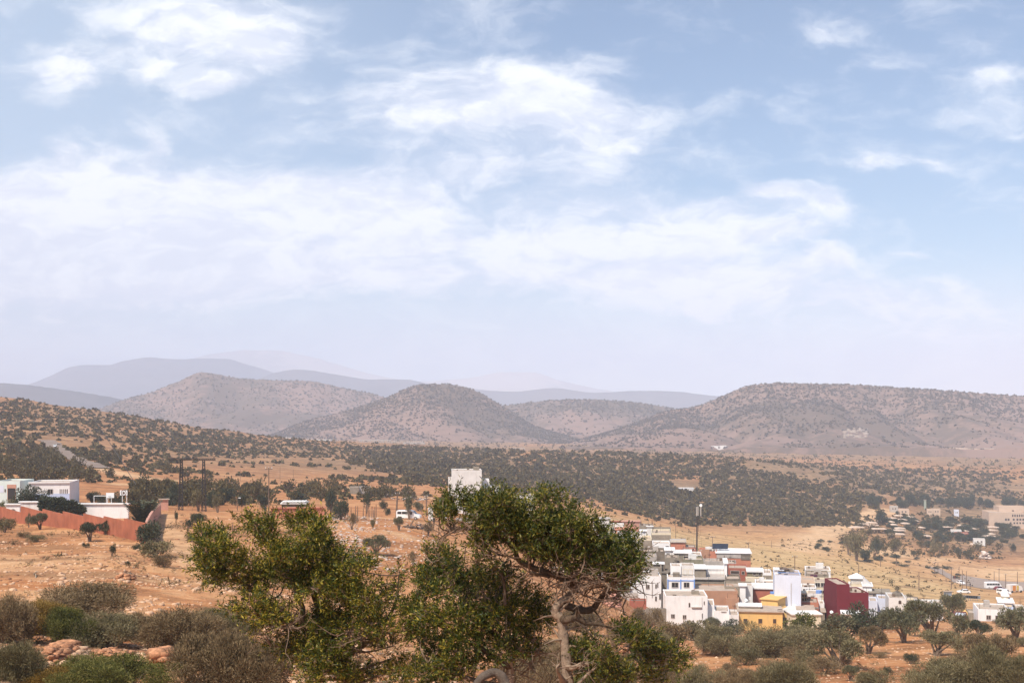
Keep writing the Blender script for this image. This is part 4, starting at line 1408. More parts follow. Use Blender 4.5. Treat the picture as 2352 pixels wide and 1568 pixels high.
# ================================================================= pylon, poles, cables
Yp = hitY(182, 509.5, 110)
e = empty("power_pylon", on(192, Yp))
tag(e, "rusty lattice portal pylon with one long crossbar on the crest", "pylon")
O_ = Vector(e.location)
for (xt, xb) in ((420, 405), (716, 716)):
    ut, vt = Z2(xt, 128); ub, _ = Z2(xb + 4, 790)
    pt, pb = P(ut, vt, Yp), P(ub, 509, Yp)
    pb.z = gz(pb.x, Yp) - .3
    pt -= O_; pb -= O_
    mb = MB()
    crn = []
    for dx, dy in ((-1, -1), (1, -1), (1, 1), (-1, 1)):
        a0 = pb + Vector((dx * .42, dy * .42, 0)); a1 = pt + Vector((dx * .2, dy * .2, 0))
        crn.append((a0, a1))
        mb.tube([a0, a1], .085, 4)
    nseg = 14
    for kf in range(4):
        (a0, a1), (b0, b1) = crn[kf], crn[(kf + 1) % 4]
        for j in range(nseg):
            p0 = a0.lerp(a1, j / nseg) if j % 2 == 0 else b0.lerp(b1, j / nseg)
            p1 = b0.lerp(b1, (j + 1) / nseg) if j % 2 == 0 else a0.lerp(a1, (j + 1) / nseg)
            mb.tube([p0, p1], .05, 4, cap=False)
    mb.build("leg", STEEL, e)
(ua, va), (ub, vb) = Z2(275, 122), Z2(872, 126)
pa, pb = P(ua, va, Yp) - O_, P(ub, vb, Yp) - O_
mb = MB()
for dy in (-.2, .2):
    for dz in (0, .28):
        mb.tube([pa + Vector((0, dy, dz)), pb + Vector((0, dy, dz))], .09, 4)
for j in range(24):
    p0, p1 = pa.lerp(pb, j / 24), pa.lerp(pb, (j + 1) / 24)
    mb.tube([p0 + Vector((0, -.2, .28 * (j % 2))), p1 + Vector((0, -.2, .28 * ((j + 1) % 2)))], .03, 4, cap=False)
mb.build("crossbar", STEEL, e)
for f_ in (.03, .5, .97):
    p = pa.lerp(pb, f_)
    MB().tube([p + Vector((0, 0, .28)), p + Vector((0, 0, .75))], [.09, .05], 6).build("insulator", STEEL, e)


def cable(name, pts, label, r=.03, sag=.0):
    P_ = []
    for i in range(len(pts) - 1):
        for t in range(8):
            f_ = t / 8
            p = pts[i].lerp(pts[i + 1], f_); p.z -= sag * 4 * f_ * (1 - f_)
            P_.append(p)
    P_.append(pts[-1])
    o = MB().tube(P_, r, 4).build(name, STEEL)
    tag(o, label, "cable")
    return o


cable("guy_wire", [P(*Z2(160 + 580, 250), Yp), on(Z2(560, 0)[0], Yp - 6)], "thin stay wire from the right pylon leg down to the slope", .02)
cable("guy_wire", [P(*Z2(480, 480), Yp), on(Z2(350, 0)[0], Yp - 5)], "thin stay wire beside the left pylon leg", .02)
cable("power_cable", [P(98, 424, 300), P(116, 452, 240), P(136, 484, 200)], "dark sloping cable above the country road on the left hillside", .07)


def pole(Z, x, yt, yb, label, Y=None, r=.12, arm=0, lamp=False, mat=WOOD, x2=None, group=None, ymin=110):
    ut, vt = Z(x2 if x2 is not None else x, yt); ub, vb = Z(x, yb)
    if Y is None: Y = hitY(ub, vb, ymin)
    b_ = on(ub, Y)
    e = empty("utility_pole" if not lamp else "lamp_pole", b_)
    tag(e, label, "pole", group)
    t = P(ut, vt, Y) - b_
    MB().tube([(0, 0, -.6), t * .5, t], [r, r * .85, r * .65], 7).build("shaft", mat, e)
    if arm:
        MB().box(t.x - arm, t.x + arm, -.06, .06, t.z - .35, t.z - .2).build("crossarm", mat, e)
        for s_ in (-arm * .85, 0, arm * .85):
            MB().tube([(t.x + s_, 0, t.z - .2), (t.x + s_, 0, t.z + .08)], .05, 5).build("insulator", WHITEM, e)
    if lamp:
        MB().tube([t, t + Vector((.25, -.3, .15)), t + Vector((.6, -.7, .1))], .05, 5).build("lamp_arm", mat, e)
        MB().box(t.x + .45, t.x + .95, -.95, -.6, t.z, t.z + .14).build("lamp_head", WHITEM, e)
    return e


pole(Z2, 1165, 632, 800, "lamp pole on the crest left of the orange wall", lamp=True, r=.1)
pole(Z2, 1585, 225, 655, "tall thin wooden pole with small crossarm amid the scrub", Y=235, arm=.7)
pole(Z2, 1935, 470, 690, "thick short pole standing behind the white roofed shed", r=.2)
pole(Z2, 1205, 255, 400, "thin pole in the scrub between pylon and tall pole", r=.08)
pole(Z2, 1735, 210, 400, "thin pole in the scrub right of the tall pole", r=.08)
pole(Z2, 1912, 250, 400, "thin pole in the scrub above the white roofed shed", r=.08)
pole(Z2, 1100, 985, 1080, "short dark post with a white top on the bare slope", r=.07, ymin=60)
pole(Z3, 1006, 572, 830, "thick leaning wooden pole beside the white van", x2=1018, r=.22, arm=.5)
pole(Z3, 1320, 603, 822, "wooden pole right of the white van", r=.17, arm=.4)
pole(Z3, 860, 515, 580, "small thin pole near the collapsed hut", r=.08)
pole(Z3, 1295, 565, 640, "small thin pole above the scrap heap", r=.08)
pole(Z4, 987, 490, 612, "dark pole on the mound above the orange red house", r=.12)
pole(Z4, 1347, 595, 712, "pole with short crossarm above the solar panels", r=.14, arm=.8)
pole(Z4, 1702, 650, 750, "pole with crossarm right of the solar roof", r=.14, arm=.9)
pole(Z5, 742, 718, 892, "pole standing directly behind the tall white house", Y=330, r=.14, arm=.7)
pole(Z5, 495, 555, 630, "thin pole alone on the far straw mound", r=.1)
for (x, yt, yb, lb) in [(92, 800, 932, "pole behind the kiosk with the pyramid roof"), (325, 720, 832, "thin reddish pole left of the pale sand patch"),
                        (733, 888, 1078, "pole alone in the middle of the straw slope"), (898, 790, 912, "leftmost pole of the row along the village road"),
                        (935, 785, 905, "second pole from the left along the village road"), (985, 835, 925, "short third pole of the row along the village road"),
                        (1077, 850, 1072, "tall dark pole nearest to the left end of the car park"), (1160, 830, 1012, "pole beside the small white car by the road"),
                        (1195, 870, 1062, "pole at the left corner of the car park"), (1238, 880, 1072, "pole standing just behind the white hatchback"),
                        (1533, 880, 992, "pole on the sand left of the minibus roof"), (1585, 852, 1022, "tallest pole directly behind the minibus"),
                        (1655, 912, 1062, "pole with short arm behind the white van at right"), (1780, 888, 1092, "rightmost tall pole beside the orange tarpaulin")]:
    pole(Z6, x, yt, yb, lb, r=.14, arm=.5 if x in (1077, 1585, 1655, 898) else 0, group=None)

# cell mast
Ym = 395
b_ = on(Z4(1193, 0)[0], Ym)
e = empty("cell_mast", b_)
tag(e, "tall black antenna mast with white panel antennas above the village", "mast")
t = P(*Z4(1197, 295), Ym) - b_
MB().tube([(0, 0, -.5), t], [.28, .2], 8).build("shaft", STEEL, e)
for (x, y0_, y1_) in ((1190, 305, 395), (1203, 300, 390), (1231, 305, 395)):
    p0, p1 = P(*Z4(x, y1_), Ym) - b_, P(*Z4(x, y0_), Ym) - b_
    MB().box(p0.x - .16, p0.x + .16, -.35 - .15, -.35, p0.z, p1.z).build("panel_antenna", CONC, e)
p0 = P(*Z4(1213, 545), Ym) - b_; p1 = P(*Z4(1213, 300), Ym) - b_
MB().tube([(p0.x, .4, p0.z), (p1.x, .4, p1.z)], .06, 5).build("side_pipe", STEEL, e)
for zf_ in (.5, .75, .95):
    MB().box(-.2, p1.x + .1, .3, .42, t.z * zf_, t.z * zf_ + .1).build("bracket", STEEL, e)
p = P(*Z4(1233, 292), Ym) - b_
MB().disc(p + Vector((0, -.1, 0)), (-.2, -1, .05), .5, 18, .22, .42).build("dish", WHITEM, e)
for s_ in (-1, 1):
    cable("guy_wire", [P(*Z4(1200 + s_ * 18, 400), Ym), on(Z4(1200 + s_ * 55, 0)[0], Ym - 3)], "thin stay wire on the %s side of the black mast" % ("left" if s_ < 0 else "right"), .02)
# ================================================================= vehicles
CARP = {}


def vehicle(kind, u_, pyb, label, mat, Y=None, rz=0.0, scale=1.0, ymin=110, name=None, cat=None):
    """side on vehicle, nose towards +x, standing at (u, pyb)"""
    if Y is None: Y = hitY(u_, pyb, ymin)
    p = on(u_, Y)
    e = empty(name or kind, p, rz)
    tag(e, label, cat or kind)
    if kind == 'van':
        L, W, prof = 5.1, 1.95, [(0, .35), (0, 1.75), (.12, 1.95), (3.1, 1.97), (3.55, 1.85), (4.15, 1.22), (4.9, 1.02), (5.1, .8), (5.08, .35)]
        wins = [(.25, 1.15, 1.2, 1.72), (1.25, 2.3, 1.2, 1.72), (2.4, 3.45, 1.15, 1.72)]
        ws = [(3.6, 1.82), (4.13, 1.25)]; wh = (.95, 4.15); H = .35
    elif kind == 'minibus':
        L, W, prof = 6.2, 2.0, [(0, .4), (0, 2.35), (.15, 2.6), (4.9, 2.62), (5.4, 2.3), (5.8, 1.45), (6.15, 1.2), (6.2, .4)]
        wins = [(.25, 1.2, 1.45, 2.15), (1.3, 2.3, 1.45, 2.15), (2.4, 3.4, 1.45, 2.15), (3.5, 4.3, 1.45, 2.15), (4.4, 5.3, 1.35, 2.15)]
        ws = [(5.42, 2.25), (5.78, 1.5)]; wh = (1.2, 4.9); H = .36
    else:
        L, W, prof = 4.2, 1.7, [(0, .3), (.02, .85), (.35, 1.0), (.95, 1.42), (2.35, 1.45), (3.0, 1.0), (3.95, .85), (4.2, .65), (4.18, .3)]
        wins = [(.75, 1.55, .98, 1.34), (1.65, 2.55, .98, 1.34)]
        ws = [(2.4, 1.4), (2.98, 1.03)]; wh = (.8, 3.3); H = .3
    x0 = -L / 2
    MB().prism([(x + x0, z) for x, z in prof], -W / 2, W / 2).build("body", mat, e, bevel=.05)
    for (a_, b2, z0, z1) in wins:
        for s_ in (-1, 1):
            y_ = s_ * (W / 2 + .004)
            MB().box(a_ + x0, b2 + x0, min(y_, y_ + s_ * .01), max(y_, y_ + s_ * .01), z0, z1).build("side_window", GLASS, e)
    (xa, za), (xb, zb) = ws
    MB().add([(xa + x0 + .03, -W / 2 + .12, za), (xa + x0 + .03, W / 2 - .12, za), (xb + x0 + .03, W / 2 - .12, zb), (xb + x0 + .03, -W / 2 + .12, zb)], [(0, 1, 2, 3)]).build("windscreen", GLASS, e)
    for x in wh:
        for s_ in (-1, 1):
            wl = MB().disc((x + x0, s_ * (W / 2 - .2), H), (0, s_, 0), H, 16, .24).build("wheel", RUBBER, e)
            MB().disc((x + x0, s_ * (W / 2 + .045), H), (0, s_, 0), H * .6, 12, .012).build("rim", CONC, wl)
    for s_ in (-1, 1):
        MB().box(L / 2 - .06, L / 2 + .015, s_ * W * .36 - .16, s_ * W * .36 + .16, .68, .84).build("headlight", WHITEM, e)
    return e


WPAINT = plain("white_car_paint", (0.78, 0.77, 0.76), 0.25, 0.02, spec=0.6)
RPAINT = plain("red_car_paint", (0.16, 0.025, 0.03), 0.3, 0.05, spec=0.6)
vehicle('van', 409, 519.5, "white van parked side on behind the slender tree on the crest", WPAINT, rz=math.radians(-8), Y=262)
vehicle('minibus', Z6(1520, 0)[0], Z6(0, 1068)[1], "long white minibus with dark side windows on the car park", WPAINT, rz=math.radians(3))
vehicle('car', Z6(1587, 0)[0], Z6(0, 1082)[1], "dark red car tucked behind the tail of the minibus", RPAINT, rz=math.radians(20))
vehicle('van', Z6(1637, 0)[0], Z6(0, 1130)[1], "boxy white van with two dark rear windows at the right of the car park", WPAINT, rz=math.radians(-65))
vehicle('car', Z6(1208, 0)[0], Z6(0, 1118)[1], "white hatchback on the lower left edge of the car park", WPAINT, rz=math.radians(178))
vehicle('car', Z6(1178, 0)[0], Z6(0, 1020)[1], "small white car coming up the road left of the car park", WPAINT, rz=math.radians(-80))
vehicle('car', 55, 446.5, "tiny white car on the country road at the left", WPAINT, rz=math.radians(-70))


def small_person(u_, pyb, label, col, Y=None, ymin=110):
    if Y is None: Y = hitY(u_, pyb, ymin)
    p = on(u_, Y)
    me = bpy.data.meshes.new("person")
    vs = [(0, 0, .95), (0, 0, 1.15), (0, 0, 1.42), (0, 0, 1.54), (0, 0, 1.66), (.09, .02, .92), (.12, .18, .5), (.12, .12, .06), (-.09, -.02, .92), (-.1, -.16, .5), (-.1, -.26, .08),
          (.19, 0, 1.40), (.24, .1, 1.12), (.22, -.08, .9), (-.19, 0, 1.40), (-.24, -.1, 1.12), (-.2, .1, .9), (.12, -.08, .03), (-.1, -.42, .04)]
    es = [(0, 1), (1, 2), (2, 3), (3, 4), (0, 5), (5, 6), (6, 7), (0, 8), (8, 9), (9, 10), (2, 11), (11, 12), (12, 13), (2, 14), (14, 15), (15, 16), (7, 17), (10, 18)]
    me.from_pydata(vs, es, [])
    o = bpy.data.objects.new("person", me)
    COL.objects.link(o)
    o.location = p
    md = o.modifiers.new("skin", 'SKIN')
    rad = [.14, .14, .15, .06, .105, .1, .075, .05, .1, .075, .05, .07, .055, .04, .07, .055, .04, .035, .035]
    for v_, r_ in zip(me.skin_vertices[0].data, rad):
        v_.radius = (r_, r_)
    me.skin_vertices[0].data[0].use_root = True
    o.modifiers.new("sub", 'SUBSURF').levels = 1
    me.materials.append(plain("cloth_%s" % col[0], col[1], .9, .1))
    tag(o, label, "person")
    return o


small_person(Z6(1103, 0)[0], Z6(0, 972)[1], "person in dark clothes walking on the left of two along the village road", ("dark", (.05, .035, .035)))
small_person(Z6(1115, 0)[0], Z6(0, 974)[1], "person in reddish clothes walking on the right of two along the village road", ("red", (.2, .06, .05)))
small_person(Z6(1278, 0)[0], Z6(0, 1052)[1], "person in dark clothes standing on the grey car park", ("dark", (.05, .035, .035)))
small_person(Z3(1400, 0)[0], Z3(0, 912)[1], "person in black standing at the edge of the right argan crown", ("black", (.03, .03, .03)))
small_person(Z2(1540, 0)[0], Z2(0, 852)[1], "person in dark blue standing left of the orange wall", ("blue", (.03, .035, .06)))
small_person(Z2(1682, 0)[0], Z2(0, 862)[1], "person in black standing against the orange wall", ("black", (.03, .03, .03)))


def dish(Z, x, y, r_px, Y, label, mat=STEEL, az=-20):
    uu, vv = Z(x, y)
    p = P(uu, vv, Y)
    k = (Z(1, 0)[0] - Z(0, 0)[0]) / F * Y
    r_ = r_px * k
    e = empty("satellite_dish", (p.x, p.y, p.z - r_ * 1.1))
    tag(e, label, "dish")
    n = 18
    d = Vector((math.sin(math.radians(az)), -.8, .45)).normalized()
    s_ = d.cross(Vector((0, 0, 1))).normalized(); t_ = s_.cross(d)
    V_, F_ = [], []
    for j, (rr, dp) in enumerate(((.05, .0), (.5, .06), (1, .25))):
        for i in range(n):
            a_ = 2 * math.pi * i / n
            V_.append(Vector((0, 0, r_ * 1.1)) + (s_ * math.cos(a_) + t_ * math.sin(a_)) * r_ * rr + d * r_ * (dp - .2))
    for j in range(2):
        for i in range(n):
            F_.append((j * n + i, j * n + (i + 1) % n, (j + 1) * n + (i + 1) % n, (j + 1) * n + i))
    F_.append(tuple(range(n)))
    MB().add(V_, F_).build("reflector", mat, e)
    MB().tube([(0, .05, -.5), (0, .05, r_ * 1.0)], .04, 5).build("mast", STEEL, e)
    c = Vector((0, 0, r_ * 1.1))
    MB().tube([c - t_ * r_ * .9, c + d * r_ * .8], .025, 4).build("feed_arm", STEEL, e)
    return e


# ================================================================= buildings beyond the bare slope
h = House(Z2, 1615, 2330, 768, 232, .4, ORANGE, "long orange wall behind the left argan crown", "orange_wall", "wall", par=0, roof=ORANGE)
h = House(Z2, 1755, 2075, 712, 245, 5, GREYD, "low dark shed with a bright white tin roof behind the orange wall", "shed", "shed", par=0, roof=TIN, yaw=4)
mb = MB()
for i in range(14):
    x = h.W * i / 14
    mb.box(x, x + h.W / 14 - .03, -.4, 4.0, h.H + .35 + .04 * (i % 2), h.H + .45 + .04 * (i % 2))
mb.build("tin_sheet", TIN, h.e)
# the big white block house left of the village
h = House(Z3, 1585, 1900, 337, 335, 11, WHITE2, "tall blank white house standing alone above the argan crown", par=.3, yaw=3)
h.band((1590, 1895, 548, 556), GREY, "ledge", .12)
House(Z3, 1550, 1584, 420, 337, 8, WHITE2, "narrow lower wing on the left of the tall blank white house", par=.25, yaw=3).win((1557, 1574, 480, 545), pane=SHUT, bars=0)
House(Z3, 1902, 1980, 436, 340, 8, WHITE, "lower white wing right of the tall blank white house", par=.5, yaw=3)
House(Z3, 1982, 2085, 503, 338, 8, WHITE, "small white flat roofed house, second wing to the right of the blank one", par=.4, yaw=3).band((1900, 2000, 520, 540), CONC, "ledge")
House(Z3, 2085, 2140, 545, 338, 6, GREY, "small grey house at the foot of the white wings", par=.3, yaw=3)
h = House(Z3, 2232, 2460, 597, 330, 8, WHITE2, "white flat house peeping over the right argan crown", par=.3, yaw=0)
h.win((2260, 2285, 640, 680), (2340, 2365, 640, 680))
House(B2, 888, 912, 198, 328, 6, WHITE2, "tiny white hut right of the white flat house over the argan crown", "hut", "hut", par=.2)
House(B2, 985, 1085, 292, 318, 8, BEIGE, "pinkish house with slanting red roof behind the argan crown", par=.3).slab((985, 1045, 286, 318), .8, BRICK, "roof_edge")
h = House(B2, 440, 720, 385, 285, 10, WHITE, "white house seen through the leaves of the right argan crown", par=.4, yaw=0)
h.win((480, 520, 430, 470), (600, 640, 430, 470))
h = House(B2, 722, 1000, 400, 290, 10, WHITE2, "white house with a blue door behind the argan crown", par=.4, yaw=0)
h.win((870, 925, 505, 560), kind='door', pane=BLUE, frame=BLUE)
House(B2, 325, 455, 425, 292, 5, CONC, "low concrete terraces left of the white house behind the leaves", "terrace", "terrace", par=.2, yaw=0)
House(Z3, 1340, 1390, 740, 268, 4, WHITE2, "small white hut right of the wooden pole", "hut", "hut", par=.2)
House(Z3, 1480, 1530, 668, 285, 5, WHITE2, "white hut corner showing left of the right argan crown", "hut", "hut", par=.2)
House(Z3, 520, 615, 510, hitY(357, 493.5, 200), 4, GREY, "collapsed grey hut, left half, above the row of stakes", "hut", "hut", par=.1)
House(Z3, 618, 738, 510, hitY(365, 493.5, 200), 5, CONC, "roofless grey hut above the row of stakes", "hut", "hut", par=.6)
# row of stakes
rg = random.Random(3)
for i, x in enumerate([350, 372, 395, 500, 535, 578, 600, 660, 690, 712, 728, 750, 768, 778, 794]):
    uu, vv = Z3(x, 800)
    b_ = on(uu, 258)
    o = MB().tube([(0, 0, -.4), (rg.uniform(-.1, .1), 0, rg.uniform(1.6, 2.9))], [.1, .07], 5).build("fence_stake", WOOD)
    o.location = b_
    tag(o, "dark upright wooden stake in the row left of the white van", "stake", "row of stakes left of the white van")
# wood heap and scrap
rg = random.Random(8)


def heap(name, Z, x0, x1, y0, y1, n, label, cat, mats, Y=None, L=(1, 3), r=.12):
    uu, vv = Z((x0 + x1) / 2, y1)
    Y = Y or hitY(uu, vv, 110)
    b_ = on(uu, Y)
    k = (Z(1, 0)[0] - Z(0, 0)[0]) / F * Y
    e = empty(name, b_); tag(e, label, cat)
    groups = {m_: MB() for m_ in mats}
    for i in range(n):
        c = Vector((rg.uniform(-.5, .5) * (x1 - x0) * k, rg.uniform(-1.5, 1.5), rg.uniform(0, .6) * (y1 - y0) * k))
        c.z *= 1 - abs(c.x) / ((x1 - x0) * k)
        d = Vector((rg.uniform(-1, 1), rg.uniform(-1, 1), rg.uniform(-.35, .45))).normalized() * rg.uniform(*L) / 2
        groups[mats[i % len(mats)]].tube([c - d, c + d * .2 + Vector((0, 0, .1)), c + d], [r, r * .8, r * .4], 5)
    for i, m_ in enumerate(mats):
        groups[m_].build(["branch", "plank", "sheet"][i % 3], m_, e)
    return e


heap("wood_pile", Z3, 1105, 1310, 880, 945, 26, "broken dark wood pile on the ground below the white van", "wood pile", [STEEL, WOOD], L=(1.2, 3.2))
heap("scrap_heap", Z3, 735, 960, 545, 615, 40, "grey scrap heap right of the roofless hut", "scrap heap", [STEEL, CONC, WOOD], L=(.8, 2.5))
heap("scrap_heap", Z3, 960, 1330, 595, 650, 60, "long dark scrap heap with light bits behind the white van", "scrap heap", [STEEL, WHITE2, WOOD], L=(.8, 2.5))
heap("dead_branches", zf(0, 550, .09566), 1270, 1400, 960, 1040, 22, "pale dead branches in the hollow of the left bush belt", "branches", [BARKP], L=(1, 2.2), r=.03)
heap("dead_branch", zf(0, 550, .09566), 300, 430, 890, 980, 2, "single pale dead stick above the orange rocks", "branch", [BARKP], L=(1.6, 2.4), r=.07)

# ================================================================= the village
House(Z4, 195, 345, 430, 372, 7, WHITE2, "small white house furthest up, touching the right argan crown", par=0, roof=CONC, yaw=0).win((215, 235, 455, 480), bars=0)
House(Z4, 340, 460, 450, 378, .5, BRICK, "red brick garden wall beside the uppermost white house", "garden_wall", "wall", par=0, roof=BRICK)
House(Z4, 335, 480, 487, 358, 8, WHITE, "white house with two windows below the uppermost one", par=.4).win((350, 368, 518, 545), (385, 400, 520, 545), (430, 445, 515, 535), bars=0)
House(Z4, 395, 600, 532, 345, 7, OBROWN, "flat roofed brown house behind the little fir tree", par=0, roof=ORANGE)
House(Z4, 462, 640, 452, 374, 3, PINKW, "orange earth coloured wall above the flat brown roof", "garden_wall", "wall", par=0, roof=PINKW)
h = House(Z4, 634, 765, 490, 362, 7, GREY, "unfinished grey block house with rebar, below the scrub edge", par=.5).rebar(6, 2, 1.2)
House(Z4, 705, 763, 502, 360, 2, WHITE2, "white water tank box before the unfinished grey house", "water_tank", "tank", par=0, roof=WHITE2)
h = House(Z4, 766, 940, 520, 368, 6, GREY, "low ruined block wall with gaps on the mound", "ruined_wall", "wall", par=1.2)
House(Z4, 418, 545, 565, 338, 7, WHITE, "low white house left of the fir tree", par=.3)
House(Z4, 540, 650, 575, 334, 8, WHITE, "white house right of the fir tree", par=.5).rail((545, 640, 555, 580), WHITE, 8)
House(Z4, 641, 698, 546, 340, 4, WHITE, "small white roof room beside the fir tree", "roof_room", "house", par=0, roof=WHITE)
h = House(Z4, 655, 752, 617, 322, 9, GREY, "left lower half of the big grey house with pale yellow coping", par=.5, roofpar=CREAM)
h = House(Z4, 752, 940, 562, 326, 12, GREY, "big windowless grey house with pale yellow coping", par=.5, roofpar=CREAM)
h.rebar(3, 4, .8)
House(Z4, 625, 655, 625, 324, 5, WHITE2, "narrow pale wall strip left of the big grey house", "wall_strip", "wall", par=0)
House(Z4, 760, 930, 662, 303, 7, WHITE, "white house with one dark window at its right end", par=.45).win((890, 918, 690, 716), bars=0).win((800, 818, 690, 730), bars=0, pane=WHITE2)
h = House(Z4, 942, 1083, 655, 318, 8, ORANGE, "orange red house with cream balustrade right of the big grey house", par=.0, roof=CONC)
h.rail((944, 1082, 632, 654), CREAM, 10, "balustrade", .05, .18)
House(Z4, 1085, 1180, 700, 316, 6, GREYD, "dark low shed right of the orange red house", "shed", "shed", par=.2)
House(Z4, 652, 880, 742, 290, 8, GREYD, "dark stained roof parapet house beside the argan crown", par=.5)
House(Z4, 885, 972, 735, 287, 6, WHITE, "small white house with white balustrade in the village centre", par=0, roof=WHITE).rail((887, 970, 718, 742), WHITE, 9, "balustrade", .05, .14).win((900, 925, 760, 785), bars=0)
h = House(Z4, 974, 1140, 762, 284, 6, GREY, "grey house with projecting white awning roof", par=0, roof=WHITE)
h.win((1065, 1120, 790, 830), bars=0)
House(Z4, 1142, 1240, 775, 286, 7, WHITE, "white house with small square window left of the orange houses", par=.3).win((1204, 1232, 782, 802), bars=0)
House(Z4, 1050, 1190, 728, 300, 6, BRICK, "flat red brown house at the foot of the mast", par=.3)
House(Z4, 655, 800, 790, 276, 6, CONC, "pale grey low house with rubble on its roof", par=.4)
h = House(Z4, 882, 1020, 800, 272, 5, GREY, "narrow grey house behind the round black dish", par=.3)
House(Z4, 1060, 1258, 822, 277, 7, plain("greenish_block_wall", (.24, .215, .15), .95, .2, 1.2, streak=.3), "greenish grey block house behind the blue trimmed house", par=.5)
House(Z4, 640, 850, 895, 262, 9, GREY, "brown grey roofless house beside the right edge of the argan crown", par=1.0, roof=GREYD).win((715, 728, 915, 975), kind='door', pane=GREYD)
h = House(Z4, 768, 868, 868, 268, 3, GREYD, "shack with a bright white slab roof", "shed", "shed", par=0, roof=WHITE)
# white house with windows, sun lit
h = House(Z4, 548, 845, 985, 248, 9, WHITE, "sun lit white house with two windows and a drain pipe", par=.3, yaw=-2)
h.win((697, 728, 1070, 1106), (786, 800, 1062, 1100), (805, 815, 1050, 1092), pane=SHUT)
h.win((786, 800, 1182, 1225), kind='door').band((752, 760, 1035, 1190), CONC, "drain_pipe", .12)
h.win((826, 840, 1160, 1210), bars=0)
House(Z4, 848, 900, 955, 256, 12, GREYD, "tall narrow alley wall with shade painted dark, left of the blue trimmed house", "alley_shade_wall", "wall", par=.0, roof=GREYD, yaw=-30)  # side wall in the shaded alley; the shade is put into its dark colour
# blue trimmed house
h = House(Z4, 905, 1175, 995, 250, 9, WHITE, "white house with blue corner pillars and two barred windows", par=.35, yaw=-6)
for x in (905, 1030, 1163):
    h.band((x, x + 11, 1015, 1165), BLUE, "pillar", .10)
h.band((917, 1029, 1022, 1032), BLUE, "trim", .07).band((1042, 1162, 1022, 1032), BLUE, "trim", .07)
h.band((917, 1029, 1138, 1150), BLUE, "trim", .07).band((1042, 1162, 1138, 1150), BLUE, "trim", .07)
h.win((950, 1010, 1047, 1092), (1068, 1118, 1047, 1092), pane=GLASS)
h.band((935, 1000, 1158, 1172), BLUE, "shop_awning", .5).band((1045, 1160, 1155, 1172), WHITE, "shop_awning", .6)
h.rail((945, 1168, 966, 990), STEEL, 16, "railing", .05, .03)
h2 = House(Z4, 938, 1040, 885, 253.5, 5, WHITE, "left roof room on top of the blue trimmed house", "roof_room", "house", par=.2, yaw=-6, yb=990)
h2 = House(Z4, 1041, 1170, 880, 253.5, 5, WHITE2, "right roof room on top of the blue trimmed house", "roof_room", "house", par=.2, yaw=-6, yb=990)
h2.win((1060, 1095, 920, 965), (1115, 1150, 920, 965), kind='door', pane=WHITE2, frame=CREAM)
# big grey block building with white loggia
h = House(Z4, 1177, 1470, 1018, 262, 10, GREY, "tall grey block building under the white loggia", par=0, roof=CONC, yaw=-6)
House(Z4, 1177, 1282, 915, 264, 7, GREY, "grey block wing left of the white loggia", par=0, roof=WHITE, yaw=-6, yb=1016)
h = House(Z4, 1283, 1470, 915, 269, 5, WHITE, "white loggia storey with an arched window and balustrade", "loggia", "house", par=0, roof=WHITE, yaw=-6, yb=1012)
h.rail((1290, 1460, 905, 940), WHITE, 12, "balustrade", -1.0, .12)
h.win((1345, 1405, 980, 1012), kind='arch')
MB().box(0, .25, -2.2, -.004, 0, h.H - .002).box(h.W - .25, h.W, -2.2, -.004, 0, h.H - .002).build("side_wall", WHITE, h.e)
House(Z4, 1260, 1480, 838, 285, 6, CONC, "grey cluttered roof storey behind the white loggia", par=.4).rebar(5, 7)
House(Z4, 1466, 1490, 862, 264, 9, WHITE, "narrow tall white wall edge right of the white loggia", "wall_edge", "wall", par=0, roof=WHITE)
# orange group with solar roof
h = House(Z4, 1218, 1392, 740, 300, 8, ORANGE, "orange house left of the house with the solar roof", par=.5)
h.band((1240, 1320, 720, 800), OBROWN, "brown_panel", .05)
h = House(Z4, 1385, 1722, 762, 298, 10, ORANGE, "wide orange house with grey glazed storey and white roof slab", par=0, roof=WHITE, yaw=-8)
h.band((1388, 1625, 764, 805), CONC, "glazed_storey", .10).band((1627, 1720, 764, 825), GREYD, "glazed_storey", .10)
h.win((1440, 1500, 768, 800), (1510, 1565, 768, 800), (1635, 1670, 768, 800), (1678, 1712, 768, 800), pane=STEEL)
for i, x in enumerate((1372, 1425)):
    p = P(*Z4(x + 25, 722), 303)
    e = empty("solar_panel", p); tag(e, "tilted black solar panel, %s of the pair on the white roof slab" % ("left" if i == 0 else "right"), "solar panel")
    o = MB().box(-1.25, 1.25, -.9, .9, 0, .06).build("panel", SOLAR, e); o.rotation_euler = (math.radians(38), 0, math.radians(-14)); o.location = (0, 0, .75)
    MB().tube([(-.8, .3, -.6), (-.8, .4, 1.1)], .04, 4).tube([(.8, .3, -.6), (.8, .4, 1.1)], .04, 4).build("stand", STEEL, e)
h = House(Z4, 1500, 1692, 905, 282, 8, BRICK, "red brown house with a wide brown shutter window", par=.4)
h.win((1527, 1608, 932, 960), (1635, 1660, 938, 966), pane=SHUT, bars=0)
House(Z4, 1490, 1580, 855, 290, 6, CONC, "grey roof box with two small dishes before the orange house", "roof_room", "house", par=.2)
h = House(Z4, 1690, 1842, 945, 276, 7, plain("olive_wall", (.22, .18, .11), .9, .2, 1, streak=.3), "olive brown house with dark openings and a flat white roof", par=0, roof=WHITE2)
h.win((1745, 1772, 950, 972), (1798, 1822, 950, 972), (1766, 1798, 975, 1010), pane=SHUT, bars=0)
House(Z4, 1675, 1872, 1012, 270, 4, CREAM, "cream ledge wall below the olive brown house", "terrace", "terrace", par=.3)
